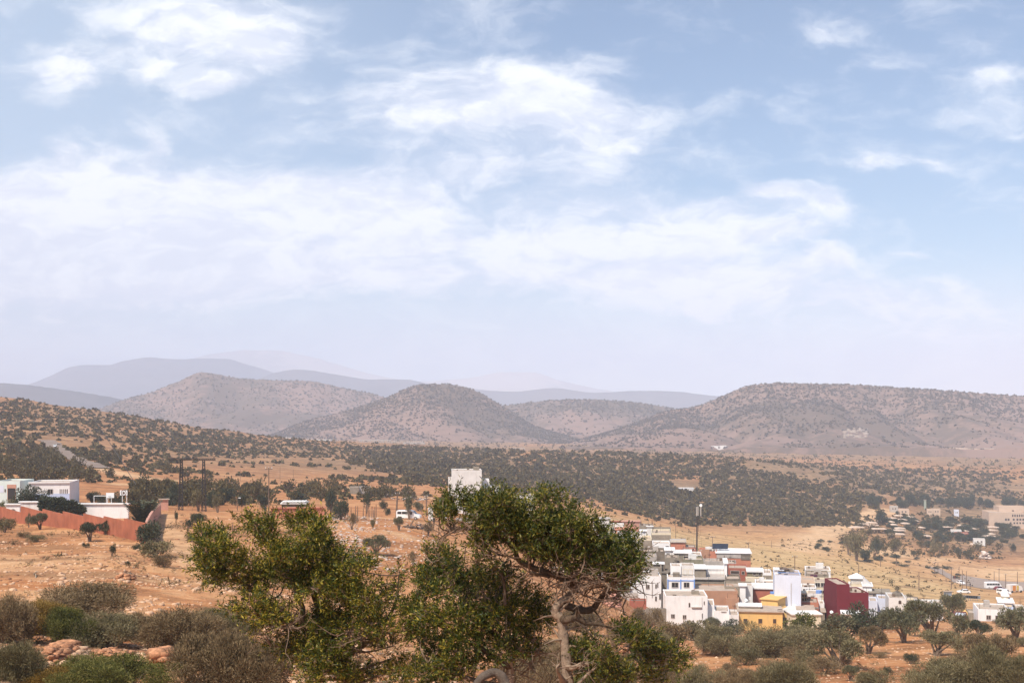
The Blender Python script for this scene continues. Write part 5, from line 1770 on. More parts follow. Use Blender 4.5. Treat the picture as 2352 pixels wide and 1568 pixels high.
House(Z4, 1842, 1926, 952, 272, 7, WHITE, "white roofed grey house left of the tall white house", par=.3).band((1843, 1925, 975, 1050), GREY, "lower_wall", .05)
House(Z4, 1475, 1622, 1010, 258, 7, GREYD, "dark shack with rubble roof right of the grey block building", "shed", "shed", par=.4)
House(Z4, 1466, 1742, 1085, 250, 8, GREY, "long grey block wall house below the dark shack", par=.5, roof=ROOFM)
House(Z4, 1616, 1672, 1082, 247, 3, WHITE, "left white roof box left of the brick red wall", "roof_room", "house", par=0, roof=WHITE)
House(Z4, 1674, 1742, 1075, 248, 4, WHITE2, "right white roof box left of the brick red wall", "roof_room", "house", par=.2)
h = House(Z4, 1180, 1596, 1128, 246, 10, OBROWN, "big blank orange brown wall behind the white terraces", par=.25, yaw=-4)
# big white front house
h = House(Z4, 885, 1300, 1180, 231, 9, WHITE, "big white house with small brown windows at the lower edge of the village", par=.35, yaw=-4)
h.win((943, 975, 1358, 1392), (1058, 1088, 1366, 1400), pane=SHUT, bars=1)
h.win((1262, 1270, 1230, 1260), (1244, 1251, 1348, 1394), bars=0, pane=SHUT)
h.win((1114, 1128, 1245, 1288), kind='arch', pane=SHUT)
h.band((1240, 1244, 1185, 1300), WHITE2, "edge", .15).band((1140, 1240, 1284, 1290), CONC, "ledge", .3)
House(Z4, 1302, 1366, 1266, 232, 8, WHITE, "white step wing, first to the right of the big white house", par=.3)
House(Z4, 1367, 1511, 1326, 230, 7, WHITE, "low white step wing, second to the right of the big white house", par=.35).band((1430, 1480, 1320, 1330), WHITE2, "ledge", .2)
House(Z4, 1512, 1606, 1366, 229, 7, WHITE2, "lowest white step wing touching the yellow house", par=.4)
mb = heap("leaning_ladder", Z4, 1375, 1440, 1280, 1320, 4, "dark beams leaning on the white step roofs", "beams", [STEEL], Y=236, L=(2, 3.4), r=.07)
mb.location.z = CAMZ + (HY - Z4(0, 1318)[1]) / F * 236
# yellow house
h = House(Z5, 146, 612, 1316, 233, 9, YELLOW, "yellow house with three small dark square windows", par=.0, roof=ROOFM, yaw=-8)
h.win((196, 238, 1386, 1436), (354, 396, 1386, 1436), (510, 544, 1388, 1436), pane=SHUT, bars=0, frame=YELLOW)
h.rail((560, 608, 1285, 1315), STEEL, 5, "railing", .1, .03)
k_ = House(Z5, 158, 376, 1272, 236, 4, CREAM, "cream roof kiosk with white scalloped tile roof on the yellow house", "roof_kiosk", "kiosk", par=0, roof=WHITE, yb=1318, yaw=-8)
mb = MB()
for i in range(12):
    x = -.3 + (k_.W + .6) * i / 12
    w12 = (k_.W + .6) / 12
    mb.prismx([(-.5, k_.H + .22), (1.2, k_.H + .62 + .05 * (i % 2)), (2.9, k_.H + .22)], x + .01, x + w12 - .01)
mb.build("tile_roof", WHITE, k_.e)
st = House(Z5, 385, 560, 1185, 240, 6, YELLOW, "tall yellow stair wall rising behind the roof kiosk", "stair_wall", "wall", par=.0, roof=YELLOW, yaw=-30)
a_ = MB().prism([(0, 0), (2.2, 0), (0, 2.2)], -3.5, 0).build("sloping_wall", YELLOW, st.e); a_.location = (st.W + .01, 3.5, st.H - 3.2)
House(Z5, 10, 150, 1170, 244, 8, OBROWN, "brown wall left of the yellow stair wall", par=.3)
h = House(Z5, 300, 538, 1072, 252, 8, BRICK, "brick red walled house left of the tall white house", par=.0, roof=WHITE2)
h = House(Z5, 322, 538, 1008, 258, 6, WHITE, "long white parapet storey on the brick red house", "roof_room", "house", par=.4, yb=1070)
t_ = MB().box(-.6, .6, -.5, .5, 0, 1.5).build("water_tank", BLUE); t_.location = P(*Z5(515, 1180), 247); tag(t_, "blue box tank in front of the brick red wall", "tank")
House(Z5, 470, 620, 1195, 243, 5, WHITE2, "white terrace edge below the blue box tank", "terrace", "terrace", par=.3)
# tall white house
h = House(Z5, 527, 808, 925, 243, 9, BLUEW, "tall blank bluish white house with a blue roof railing", par=.25, yaw=-10)
h.rail((555, 806, 893, 927), BLUE, 24, "railing", .05, .035)
h.band((700, 706, 1010, 1278), CONC, "drain_pipe", .06)
House(Z5, 527, 566, 868, 246, 2.5, WHITE, "white stair box on the tall white house", "roof_room", "house", par=0, roof=WHITE, yb=926)
e = empty("pergola", P(*Z5(570, 925), 248)); tag(e, "dark pergola roof on top of the tall white house", "pergola")
wpg = (Z5(680, 0)[0] - Z5(570, 0)[0]) / F * 248
hpg = (Z5(0, 925)[1] - Z5(0, 856)[1]) / F * 248
MB().box(-.1, wpg, -.2, 2.5, hpg - .15, hpg).build("roof", WOOD, e)
for x in (0, wpg - .15):
    for y in (0, 2.3):
        MB().box(x, x + .1, y, y + .1, -.3, hpg - .151).build("post", WOOD, e)
# houses between tall white and red
h = House(Z5, 812, 970, 1052, 262, 6, WHITE, "white house with a row of small windows right of the tall white house", par=.3)
h.win(*[(x, x + 18, 1070, 1092) for x in (830, 860, 890, 920, 945)], bars=0, pane=STEEL)
h = House(Z5, 812, 995, 1212, 246, 7, ORANGE, "low orange house with a slit window right of the tall white house", par=.3)
h.win((940, 985, 1266, 1274), bars=0, pane=SHUT)
h = House(Z5, 812, 872, 1122, 249, 3, CREAM, "cream framed glass bay on the low orange house", "glass_bay", "bay", par=0, roof=CREAM, yb=1212)
h.win((818, 840, 1130, 1158), (845, 868, 1130, 1158), (818, 840, 1165, 1195), (845, 868, 1165, 1195), frame=YELLOW, bars=0)
h = House(Z5, 873, 1030, 1120, 254, 6, WHITE, "small white house with dark clutter under a blue tank", par=.3)
h.win((885, 900, 1150, 1175), (910, 945, 1150, 1175), bars=0)
t_ = MB().disc((0, 0, 0), (0, 0, 1), .65, 14, 1.3, .6).build("water_tank", BLUE); t_.location = P(*Z5(998, 1152), 255); tag(t_, "round blue water tank on the small white roof", "tank")
House(Z5, 998, 1056, 1225, 247, 5, WHITE, "narrow white house squeezed against the red house", par=.3)
h = House(Z5, 855, 1124, 870, 292, 8, WHITE, "white upper house with two dark windows under the straw mound", par=.25)
h.win((930, 964, 886, 900), (1002, 1032, 886, 900), bars=0)
h.band((856, 1123, 872, 878), CREAM, "cornice", .12)
h = House(Z5, 865, 1102, 912, 283, 7, GREY, "grey brick storey hung with purple rugs", par=.4)
rug = plain("purple_rug", (.13, .05, .08), .95, .3, 3)
for i, x in enumerate((905, 945)):
    a_, b2, z0, z1 = h.rect((x, x + 36, 915, 958))
    n = 8
    mb = MB()
    for j in range(n):
        xx = a_ + (b2 - a_) * j / n
        mb.box(xx, a_ + (b2 - a_) * (j + 1) / n - .005, -.12 - .05 * (j % 2), -.06, z0 + .1 * (j % 3), z1)
    o = mb.build("hanging_rug", rug); o.location = h.e.location; o.rotation_euler = h.e.rotation_euler
    tag(o, "purple rug airing on the grey brick storey, %s one" % ("left" if i == 0 else "right"), "rug")
h = House(Z5, 812, 952, 972, 268, 6, BEIGE, "beige grey house wall right of the tall white house", par=.3)
h = House(Z5, 952, 1158, 998, 266, 8, CREAM, "cream house with four dark square windows behind the red house", par=.35)
h.win((960, 1008, 1006, 1045), (1022, 1066, 1006, 1045), (975, 1003, 1086, 1116), (1022, 1050, 1086, 1116), bars=1)
# the dark red house
h = House(Z5, 1190, 1326, 1022, 240, 9.5, REDW, "dark red windowless house, taller left block with stepped top", par=.25, yaw=0)
h = House(Z5, 1327, 1527, 1110, 240, 8, REDW, "dark red windowless house, lower right block", par=.25, yaw=0)
h = House(Z5, 1113, 1186, 1072, 250, 5, REDW, "dark red lower step at the back left of the red house", par=.2, yaw=0)
h.slab((1114, 1184, 1066, 1074), .1, OBROWN, "coping")
# kiosk with pyramid roof
h = House(Z5, 1325, 1560, 1050, 272, 9, WHITE, "white house carrying the kiosk with the pyramid roof", par=.4)
h.rail((1330, 1430, 1060, 1105), WHITE2, 9, "balustrade", -.3, .1)
k_ = House(Z5, 1340, 1464, 968, 275, 3.2, CREAM, "cream kiosk with balustrade and white pyramid roof", "roof_kiosk", "kiosk", par=0, roof=WHITE, yb=1052)
k_.rail((1342, 1462, 978, 1012), WHITE, 9, "balustrade", -.12, .09)
W_ = k_.W
MB().add([(-.5, -.5, k_.H + .21), (W_ + .5, -.5, k_.H + .21), (W_ + .5, 3.7, k_.H + .21), (-.5, 3.7, k_.H + .21), (W_ / 2, 1.6, k_.H + 1.25)], [(3, 2, 1, 0), (0, 1, 4), (1, 2, 4), (2, 3, 4), (3, 0, 4)]).build("pyramid_roof", WHITE, k_.e)
h = House(Z5, 1470, 1562, 1045, 268, 6, WHITE, "white wing with a sloping roof right of the kiosk", par=0, roof=WHITE)
MB().prism([(0, 0), (h.W, 0), (0, 1.6)], 0, 3.5).build("sloping_roof", WHITE2, h.e).location = (0, .5, h.H + .21)
# right side row
h = House(Z6, 200, 292, 1198, 250, 6, BLUEW, "bluish white house right of the dark red house", par=.3)
h = House(Z6, 293, 408, 1172, 256, 6, BLUEW, "second bluish white house with a dark door at its right end", par=.3).win((384, 400, 1195, 1228), kind='door')
h = House(Z6, 205, 425, 1118, 266, 6, CONC, "grey terrace storey with dark openings behind the bluish white houses", par=0, roof=GREY)
h.win((245, 270, 1125, 1150), (285, 340, 1125, 1158), (350, 395, 1125, 1150), bars=3, pane=STEEL)
h = House(Z6, 412, 598, 1168, 243, 8, WHITE2, "cream white house with a round topped window", par=.35, yaw=-12)
h.win((516, 546, 1192, 1230), kind='arch', pane=SHUT)
dome = MB()
for j in range(5):
    a0, a1 = j * math.pi / 10, (j + 1) * math.pi / 10
    dome.tube([(0, 0, math.sin(a0) * 1.3), (0, 0, math.sin(a1) * 1.3)], [math.cos(a0) * 1.2, max(math.cos(a1) * 1.2, .01)], 12, cap=False)
o = dome.build("roof_dome", GREYD, smooth=True); o.location = P(*Z6(498, 1160), 248); tag(o, "small dark dome on the cream white house", "dome")
House(Z6, 545, 606, 1160, 250, 4, CONC, "little grey roof room right of the small dark dome", "roof_room", "house", par=.2)
h = House(Z6, 600, 694, 1212, 250, 6, CREAM, "low cream house between the cream white house and the dishes", par=.4)
h = House(Z6, 694, 880, 1234, 243, 7, WHITE, "low white house with dishes on its roof", par=.4).win((760, 790, 1262, 1300), bars=0)
h = House(Z6, 882, 992, 1236, 246, 7, WHITE2, "low white house with dark clutter at its right end", par=.4)
House(Z6, 610, 730, 1186, 262, 5, GREYD, "dark rubble roof behind the low cream house", "shed", "shed", par=.2)
h = House(Z6, 1112, 1252, 1352, 232, 5, REDW, "small burgundy walled house half hidden by a bush", par=.25, roof=BLUEW)
mb = MB().add([(-.9, -.9, 0), (.9, -.9, 0), (.9, .9, 0), (-.9, .9, 0), (0, 0, 1.25)], [(3, 2, 1, 0), (0, 1, 4), (1, 2, 4), (2, 3, 4), (3, 0, 4)])
o = mb.build("roof_tent", YELLOW); o.location = P(*Z6(1212, 1346), 238); tag(o, "small yellow pointed tent on the burgundy house", "tent")
House(Z6, 1254, 1345, 1325, 236, 5, GREY, "grey house wall behind the umbrella argan trees", par=.3)
h = House(Z6, 1362, 1702, 1290, 229, 8, WHITE, "low white house with dark door and wide brown window at lower right", par=.3, yaw=-14)
h.win((1452, 1495, 1352, 1392), pane=SHUT, bars=1).win((1548, 1582, 1370, 1428), kind='door').win((1597, 1637, 1374, 1410), pane=SHUT).win((1655, 1672, 1374, 1395), bars=0)
h.slab((1545, 1632, 1352, 1358), .6, SHUT, "lintel")
h = House(Z6, 1582, 1738, 1220, 262, 7, plain("pale_blue_wall", (.45, .53, .68), .85, .06), "pale blue and cream storey behind the low white house", par=0, roof=WHITE)
h.rail((1584, 1736, 1205, 1222), WHITE, 14, "balustrade", .05, .1)
h.band((1600, 1720, 1230, 1255), CREAM, "cream_panel", .05)
h = House(Z6, 1620, 1682, 1148, 266, 3.2, CREAM, "cream prayer tower with small white dome", "tower", "tower", par=0, roof=WHITE)
h.band((1640, 1660, 1160, 1215), WHITE, "niche", .05)
dm = MB()
for j in range(6):
    a0, a1 = j * math.pi / 12, (j + 1) * math.pi / 12
    dm.tube([(h.W / 2, 1.6, h.H + .2 + math.sin(a0) * 1.1), (h.W / 2, 1.6, h.H + .2 + math.sin(a1) * 1.1)], [max(math.cos(a0), .01) * .85, max(math.cos(a1), .01) * .85], 12, cap=False)
dm.build("dome", WHITE, h.e, smooth=True)
House(Z6, 1712, 1860, 1290, 262, 8, WHITE2, "white house cut by the right edge behind the olive tree", par=.4)
House(Z6, 1000, 1082, 1100, 0 or 395, .3, plain("blue_grey_board", (.25, .28, .33), .8, .15, 1), "blue grey hoarding on the straw slope left of the hatchback", "hoarding", "sign", par=0, yaw=0)
for i in range(12):
    x = 1235 + i * 12
    uu, vv = Z6(x, 1155)
    b_ = on(uu, 372)
    o = MB().tube([(0, 0, -.3), (0, 0, 1.6)], .07, 5).box(-.9, .9, .05, .09, .7, 1.5).build("fence_post", plain("blue_grey_fence", (.2, .22, .25), .9, .2)) if i % 2 == 0 else None
    if o: o.location = b_; tag(o, "blue grey fence panel on its post below the car park", "fence panel", "blue grey fence below the car park")
# orange tarpaulin van and clutter
e = empty("market_truck", on(Z6(1745, 0)[0], hitY(Z6(1745, 0)[0], Z6(0, 1108)[1], 200)), math.radians(20))
tag(e, "white truck with an orange tarpaulin side at the right end of the car park", "truck")
MB().box(-2.6, 1.2, -1.1, 1.1, .7, 3.0).build("cargo_box", WHITE2, e)
MB().prism([(1.25, .5), (3.0, .5), (3.0, 1.5), (2.5, 2.3), (1.25, 2.4)], -1.05, 1.05).build("cab", WHITEM, e, bevel=.05)
MB().box(-1.6, -.3, -1.2, -1.104, .9, 2.7).build("tarpaulin", plain("orange_tarp", (.6, .22, .03), .8), e)
MB().box(.2, 1.0, -1.2, -1.104, .9, 2.7).build("tarpaulin", plain("yellow_tarp", (.6, .45, .1), .8), e)
for x in (-1.8, 2.2):
    for s_ in (-1, 1):
        MB().disc((x, s_ * .9, .42), (0, s_, 0), .42, 14, .25).build("wheel", RUBBER, e)
# village dishes
for i, (Z, x, y, r_, Y, lb, mt) in enumerate([
    (Z4, 1010, 848, 17, 268, "large round black dish above the blue trimmed house", STEEL), (Z4, 965, 858, 12, 270, "narrow tilted black dish left of the large round one", STEEL),
    (Z4, 725, 700, 14, 304, "grey dish left of the white house with one window", CONC), (Z4, 1522, 842, 12, 294, "left small dark dish on the grey roof box", STEEL),
    (Z4, 1548, 842, 12, 294, "right small dark dish on the grey roof box", STEEL), (Z5, 375, 985, 16, 262, "dark dish on the cream ledge near the brick red house", STEEL),
    (Z5, 222, 1188, 20, 241, "white dish on the yellow house roof, left one", WHITEM), (Z5, 262, 1170, 17, 242, "white dish on the yellow house roof, right one", WHITEM),
    (Z5, 1225, 995, 18, 246, "round black dish on top of the dark red house", STEEL), (Z5, 1132, 1315, 18, 228, "pale round dish in front of the dark red house", WHITEM),
    (Z6, 770, 1216, 14, 246, "left black dish on the low white roofs", STEEL), (Z6, 815, 1232, 16, 245, "middle black dish on the low white roofs", STEEL),
    (Z6, 920, 1226, 13, 247, "right black dish on the low white roofs", STEEL), (Z6, 1740, 1252, 13, 258, "dark dish beside the pale blue storey", STEEL)]):
    dish(Z, x, y, r_, Y, lb, mt, az=-35 + 25 * (i % 4))
# low walls, flat roofs in front of the red house
House(Z5, 615, 745, 1300, 238, 6, GREY, "grey shed beside the yellow house", "shed", "shed", par=0, roof=WHITE2)
House(Z5, 715, 1022, 1345, 229, 4, CREAM, "long low shed with a pale sagging roof sheet", "shed", "shed", par=0, roof=TIN, yaw=2)
House(Z5, 770, 945, 1300, 238, 6, CONC, "rounded rubble roof behind the pale roof sheet", "shed", "shed", par=0, roof=ROOFM)
House(Z5, 1245, 1432, 1342, 230, 4, CREAM, "low shed with pale roof at the foot of the red house", "shed", "shed", par=0, roof=TIN)
House(Z5, 1030, 1060, 1318, 240, 4, GREY, "dark low wall left of the red house foot", "wall_strip", "wall", par=0)
# ruins behind the trunk
h = House(Z4, 540, 702, 1335, 216, 3, GREY, "ruined grey hut with a black doorway below the village", "ruin", "ruin", par=.6, roof=ROOFM)
h.win((541, 562, 1382, 1460), kind='door', pane=STEEL, frame=GREY)
House(Z4, 704, 896, 1305, 214, 1.0, GREY, "long ruined block wall left of the big white house", "ruined_wall", "wall", par=.5, yaw=4)
House(Z4, 395, 620, 1150, 238, 1.0, CONC, "grey yard wall below the sun lit white house", "yard_wall", "wall", par=.5)
House(Z4, 535, 700, 1225, 226, 3, BRICK, "low dark red roofed ruin above the doorway ruin", "ruin", "ruin", par=.3, roof=GREYD)
h = House(B2, 1150, 1560, 935, 214, 3, PINKW, "pinkish ruin with a small white door behind the trunk fork", "ruin", "ruin", par=.6, roof=ROOFM, yaw=0)
h.win((1200, 1220, 970, 1018), kind='door', pane=WHITE, frame=WHITE)
House(B2, 1000, 1150, 930, 216, 3, BEIGE, "low beige ruin left of the trunk fork", "ruin", "ruin", par=.4, yaw=0)
House(B2, 1545, 1640, 820, 246, 4, plain("green_tarp", (.10, .13, .06), .9, .2), "green netted shed seen under the argan crown", "shed", "shed", par=.2, yaw=0)
House(B2, 1290, 1440, 700, 262, 6, WHITE2, "white wall showing between the twigs under the right argan crown", par=.3, yaw=0)
House(B2, 1040, 1130, 905, 224, 1, YELLOW, "yellow patch of wall left of the trunk fork", "wall_strip", "wall", par=0, yaw=0)

# fir tree
blob_plant("fir_tree", Z4, [(513, 560, 8, 14), (512, 580, 18, 14), (512, 598, 26, 12), (514, 612, 28, 10)], 330, F_DARK, "small dark pointed fir tree between the upper white houses", "tree", 900, .5, .12, seed=77)

# ================================================================= the market and hotel in the valley at right
rg = random.Random(12)
STL = [(0, 190, 430), (120, 250, 387), (240, 380, 402), (225, 360, 368), (345, 425, 340), (300, 480, 450), (520, 625, 308), (605, 700, 272), (660, 760, 326), (765, 865, 287),
       (830, 920, 343), (540, 590, 356), (555, 630, 394), (695, 800, 377), (610, 740, 443), (575, 740, 472), (530, 735, 522), (940, 1000, 433), (1260, 1370, 425), (1470, 1540, 405),
       (1340, 1395, 378), (1630, 1695, 447), (1535, 1590, 478), (920, 1090, 547), (1840, 2000, 427), (1840, 1985, 470), (2060, 2190, 490), (1870, 1950, 520), (1800, 1950, 548), (1640, 1700, 660)]
for (xa, xb, y_) in STL:
    uu, vv = Z7((xa + xb) / 2, y_)
    Y = hitY(uu, vv + 4.0, 300)
    b_ = on(uu, Y)
    w_ = (xb - xa) * .07398 / F * Y / 2
    zt = CAMZ + (HY - vv) / F * Y - b_.z
    e = empty("market_shelter", b_, rg.uniform(-.1, .1))
    tag(e, "flat straw roofed market shelter among the dark trees in the valley", "shelter", "market shelters in the valley")
    MB().prism([(-w_, zt - .1), (w_, zt - .1), (w_ * .93, zt + .35), (0, zt + .6), (-w_ * .93, zt + .35)], -2.5, 2.5).build("roof", STRAW, e)
    for x in (-w_ * .7, w_ * .7):
        for y in (-1.8, 1.8):
            MB().tube([(x, y, -.5), (x, y, zt - .102)], .12, 5).build("post", WOOD, e)
YH = hitY(1010, 527, 500)
h = House(Z7, 1880, 2420, 228, YH, 22, BEIGE, "large beige hotel wing with window rows at the right edge", "hotel", "hotel", par=1.0, yaw=-8)
h.win(*[(x, x + 26, 308, 336) for x in (2095, 2130, 2200, 2250, 2290, 2330)], bars=0, pane=SHUT)
h.win(*[(x, x + 22, 358, 382) for x in (2160, 2210, 2250, 2290, 2330)], bars=0, pane=SHUT)
h.win(*[(2190 + i * 31, 2209 + i * 31, 252, 286) for i in range(6)], kind='arch', pane=SHUT)
h2 = House(Z7, 2012, 2420, 152, YH + 15, 16, BEIGE, "upper storey block of the large beige hotel", "hotel_block", "hotel", par=1.0, yb=228, yaw=-8)
h2.band((2190, 2215, 195, 212), SHUT, "vent", .1)
for (xa, xb, yt, mt, lb) in [(1120, 1222, 182, BEIGE, "beige cube house with two small openings beyond the market"), (1040, 1118, 186, BEIGE, "low beige house left of the beige cube house"),
                             (540, 650, 145, CONC, "weathered block tower at the left of the market trees"), (655, 800, 185, BEIGE, "low weathered building behind the market shelters"),
                             (1410, 1472, 196, BLUEW, "bluish white hut beyond the market"), (1420, 1602, 505, BRICK, "red brown walled building in front of the market trees"),
                             (1670, 1828, 590, WHITE2, "white shed with peeling paint below the market trees"), (1365, 1508, 470, WHITE2, "white framed stall above the red brown building")]:
    uu, vv = Z7((xa + xb) / 2, yt)
    hh_ = 75 if yt > 400 else 85
    Y = hitY(uu, Z7(0, yt + hh_)[1], 300)
    h = House(Z7, xa, xb, yt, Y, 8, mt, lb, par=.5)
    h.win((xa + (xb - xa) * .3, xa + (xb - xa) * .42, yt + 22, yt + 42), (xa + (xb - xa) * .62, xa + (xb - xa) * .74, yt + 22, yt + 42), bars=0, pane=SHUT)
Yt = hitY(Z7(1015, 0)[0], Z7(0, 185)[1], 300)
h = House(Z7, 1000, 1031, 60, Yt, 2.4, plain("green_grey_paint", (.3, .33, .27), .9, .1), "slim green grey tower rising out of the far trees", "tower", "tower", par=0)
# trees of the valley
def tree_at(Z, x, yb, w_, h_, label, mat=F_DARK, kind=TR, group=None, name="valley_tree"):
    uu, vv = Z(x, yb)
    k = Z(1, 0)[0] - Z(0, 0)[0]
    return plant(kind, uu, vv, w_ * k, h_ * k, mat, name, label, "tree", group, ymin=250, seed=int(x))


for (x, yb, w_, h_, lb, mt, kd) in [
    (90, 880, 290, 400, "largest grey leafless tree left of the market", F_GREYGREEN, TR), (330, 865, 150, 270, "tall tree with slim pale trunk below the market", F_DARK, TR),
    (405, 735, 100, 120, "dark tree right of the tall slim trunked one", F_DARK, BU), (195, 880, 150, 150, "low dark tree under the grey leafless tree", F_DARK, BU),
    (-20, 800, 150, 250, "grey tree at the left of the tree group below the market", F_GREYGREEN, TR), (420, 400, 210, 165, "broad dark pine shaped tree beside the market shelters", F_DARK, BU),
    (650, 750, 190, 150, "thin open tree on the orange flat", F_GREYGREEN, TR), (865, 825, 85, 85, "small umbrella tree on the orange flat", F_DARK, TR),
    (1000, 805, 42, 45, "small round bush on the orange flat", F_DARK, BU), (1140, 815, 110, 200, "left one of two pale stemmed trees on the orange flat", F_GREYGREEN, TR),
    (1210, 810, 90, 170, "right one of two pale stemmed trees on the orange flat", F_GREYGREEN, TR), (1040, 700, 100, 80, "dark bush behind the pale stemmed trees", F_DARK, TR),
    (1470, 815, 120, 110, "dark leaning tree left of the pale rock", F_DARK, TR), (1545, 805, 50, 70, "small dark tree beside the pale rock", F_DARK, BU),
    (1660, 870, 80, 50, "dark bush below the pale rock", F_DARK, BU), (1905, 790, 90, 40, "flat dark bush right of the pale rock", F_DARK, BU),
    (1300, 770, 80, 120, "thin tree between the pale stemmed pair and the leaning tree", F_GREYGREEN, TR), (640, 262, 60, 60, "dark tree before the weathered block tower", F_DARK, BU)]:
    tree_at(Z7, x, yb, w_, h_, lb, mt, kd)
rg = random.Random(31)
for i in range(105):
    x, y = rg.uniform(480, 2350), rg.uniform(330, 640)
    if x > 1880 and y < 430: continue
    if x < 900 and y > 540: continue
    w_ = rg.uniform(90, 190)
    tree_at(Z7, x, y, w_, w_ * rg.uniform(.42, .62), "dark leafy tree in the grove round the market shelters", F_DARK, BU, "trees of the market grove")
for i in range(34):
    x, y = rg.uniform(200, 2350), rg.uniform(120, 190) - (20 if rg.random() < .3 else 0)
    w_ = rg.uniform(80, 150)
    tree_at(Z7, x, y, w_, w_ * rg.uniform(.7, 1.1), "dark tree in the long row behind the market grove", F_DARK, BU, "tree row behind the market grove")
for i in range(26):
    uu = rg.uniform(815, 960); vv = 556 + (uu - 880) * .22 + rg.uniform(-5, 8)
    plant(TWM, uu, vv, rg.uniform(5, 12), rg.uniform(2, 4), F_DARK, "bush", "low dark bush in the hedge line along the sandy bank", "bush", "hedge line along the sandy bank", ymin=300, seed=i)

# far buildings
for (Z, xa, xb, yt, yb, Y, D, mt, lb, wn) in [
    (R5, 2025, 2092, 505, 540, 1950, 25, BEIGE, "leftmost beige apartment block on the far plain", 3), (R5, 2108, 2180, 509, 542, 1930, 25, BEIGE, "second beige apartment block on the far plain", 3),
    (R5, 2188, 2235, 507, 545, 1910, 25, BEIGE, "third, narrowest beige apartment block on the far plain", 2), (R5, 2244, 2420, 511, 548, 1890, 30, BEIGE, "long beige apartment block cut by the right edge", 6),
    (R5, 912, 992, 495, 510, 2000, 30, WHITE, "white warehouse alone on the far plain", 3), (R5, 1757, 1790, 516, 527, 1990, 15, WHITE, "tiny white hall left of the white row on the far plain", 1),
    (R5, 1830, 1922, 516, 528, 1980, 15, WHITE, "low white hall in the middle of the far white row", 3), (R5, 1926, 2022, 517, 531, 1960, 15, WHITE, "low white hall beside the beige apartments", 3),
    (R4, 1185, 1342, 459, 474, 2300, 60, WHITE2, "long pale greenhouse roof on the far plain at left", 0), (R4, 1345, 1515, 468, 480, 2200, 50, WHITE2, "second pale greenhouse roof right of the first", 0),
    (R4, 1145, 1158, 448, 466, 2250, 6, WHITE2, "tiny white tower left of the greenhouse roofs", 0), (R4, 1850, 1950, 480, 488, 1900, 12, CONC, "low grey hall right of the colonnade", 2),
    (R5, 0, 60, 524, 532, 1800, 14, CONC, "low beige farm building above the dark slope", 1)]:
    h = House(Z, xa, xb, yt, Y, D, mt, lb, "far_building", "building", par=.6, yaw=0)
    for i in range(wn):
        f0 = (i + .3) / wn; f1 = (i + .62) / wn
        h.win((xa + (xb - xa) * f0, xa + (xb - xa) * f1, yt + (yb - yt) * .2, yt + (yb - yt) * .42), (xa + (xb - xa) * f0, xa + (xb - xa) * f1, yt + (yb - yt) * .58, yt + (yb - yt) * .8), bars=0, pane=SHUT)
e = empty("colonnade", on(390, 2100)); tag(e, "unfinished row of concrete pillars on the far plain", "building")
O_ = Vector(e.location)
for i in range(30):
    p = P(R4(1650 + i * 10, 0)[0], 440.0, 2100)
    MB().box(p.x - O_.x - .8, p.x - O_.x + .8, -.8, .8, gz(p.x, 2100) - O_.z - 1, p.z - O_.z - 1.4 * (i % 3 == 0)).build("pillar", CONC, e)
pA, pB = P(R4(1650, 0)[0], 440, 2100), P(R4(1940, 0)[0], 440.0, 2100)
MB().box(pA.x - O_.x - 1, (pB.x + pA.x) / 2 - O_.x, -1, 9, pA.z - O_.z + .01, pA.z - O_.z + 1.2).build("roof_slab", CONC, e)
Yc = hitY(685, 489.5, 400)
House(Z4, 990, 1165, 124, Yc, 6, WHITE, "lone white wall in the clearing on the dark slope", "lone_building", "building", par=0, roof=WHITE, yaw=0)
# pale quarry on the mesa
U, T, Vv, C2 = HILLS[11]
rq = np.random.default_rng(5)
sel = Vv[:, :70].reshape(-1, 3)
su = CX + F * sel[:, 0] / sel[:, 1]; sv = HY - F * (sel[:, 2] - CAMZ) / sel[:, 1]
ok_ = (np.abs(su - 856) < 12) & (np.abs(sv - 433) < 4.5)
sel = sel[ok_]


def rocks(name, pts, rad, mat, label, kind=None, cat=None, seed=0, flat=.7, parent=None):
    rng = np.random.default_rng(seed)
    ico = bmesh.new(); bmesh.ops.create_icosphere(ico, subdivisions=1, radius=1)
    bv = np.array([v.co[:] for v in ico.verts]); bf = np.array([[v.index for v in f.verts] for f in ico.faces]); ico.free()
    Vs, Fs = [], []
    for i, (p, r_) in enumerate(zip(pts, rad)):
        v = (np.sign(bv) * np.abs(bv) ** .6) * (1 + rng.uniform(-.3, .3, (len(bv), 3))) * r_ * np.array([rng.uniform(.8, 1.4), rng.uniform(.8, 1.3), flat * rng.uniform(.6, 1.2)])
        a_ = rng.uniform(0, 6.28); c_, s_ = math.cos(a_), math.sin(a_)
        v = v @ np.array([[c_, s_, 0], [-s_, c_, 0], [0, 0, 1]])
        Vs.append(v + np.array(p)); Fs.append(bf + i * len(bv))
    o = npmesh(name, np.concatenate(Vs), np.concatenate(Fs), mat, parent)
    if parent is None: tag(o, label, cat, None, kind)
    return o


STONE = plain("pale_stone", (0.56, 0.355, 0.225), 0.95, 0.35, 2.0, bump=0.7)
ROCK = plain("orange_rock", (0.52, 0.25, 0.13), 0.95, 0.6, 5.0, bump=1.0, streak=.7, dirt=(.3, .11, .06))
GREYR = plain("grey_stone", (0.50, 0.40, 0.34), 0.95, 0.3, 2.0, bump=0.7)
if len(sel):
    pk = sel[rq.integers(0, len(sel), 60)]
    rocks("quarry_rubble", pk, rq.uniform(1.5, 4, 60), plain("quarry_white", (.34, .26, .21), .95, .1, .1), "pale quarry scar with white rubble on the flat topped hill", kind="stuff", seed=3)
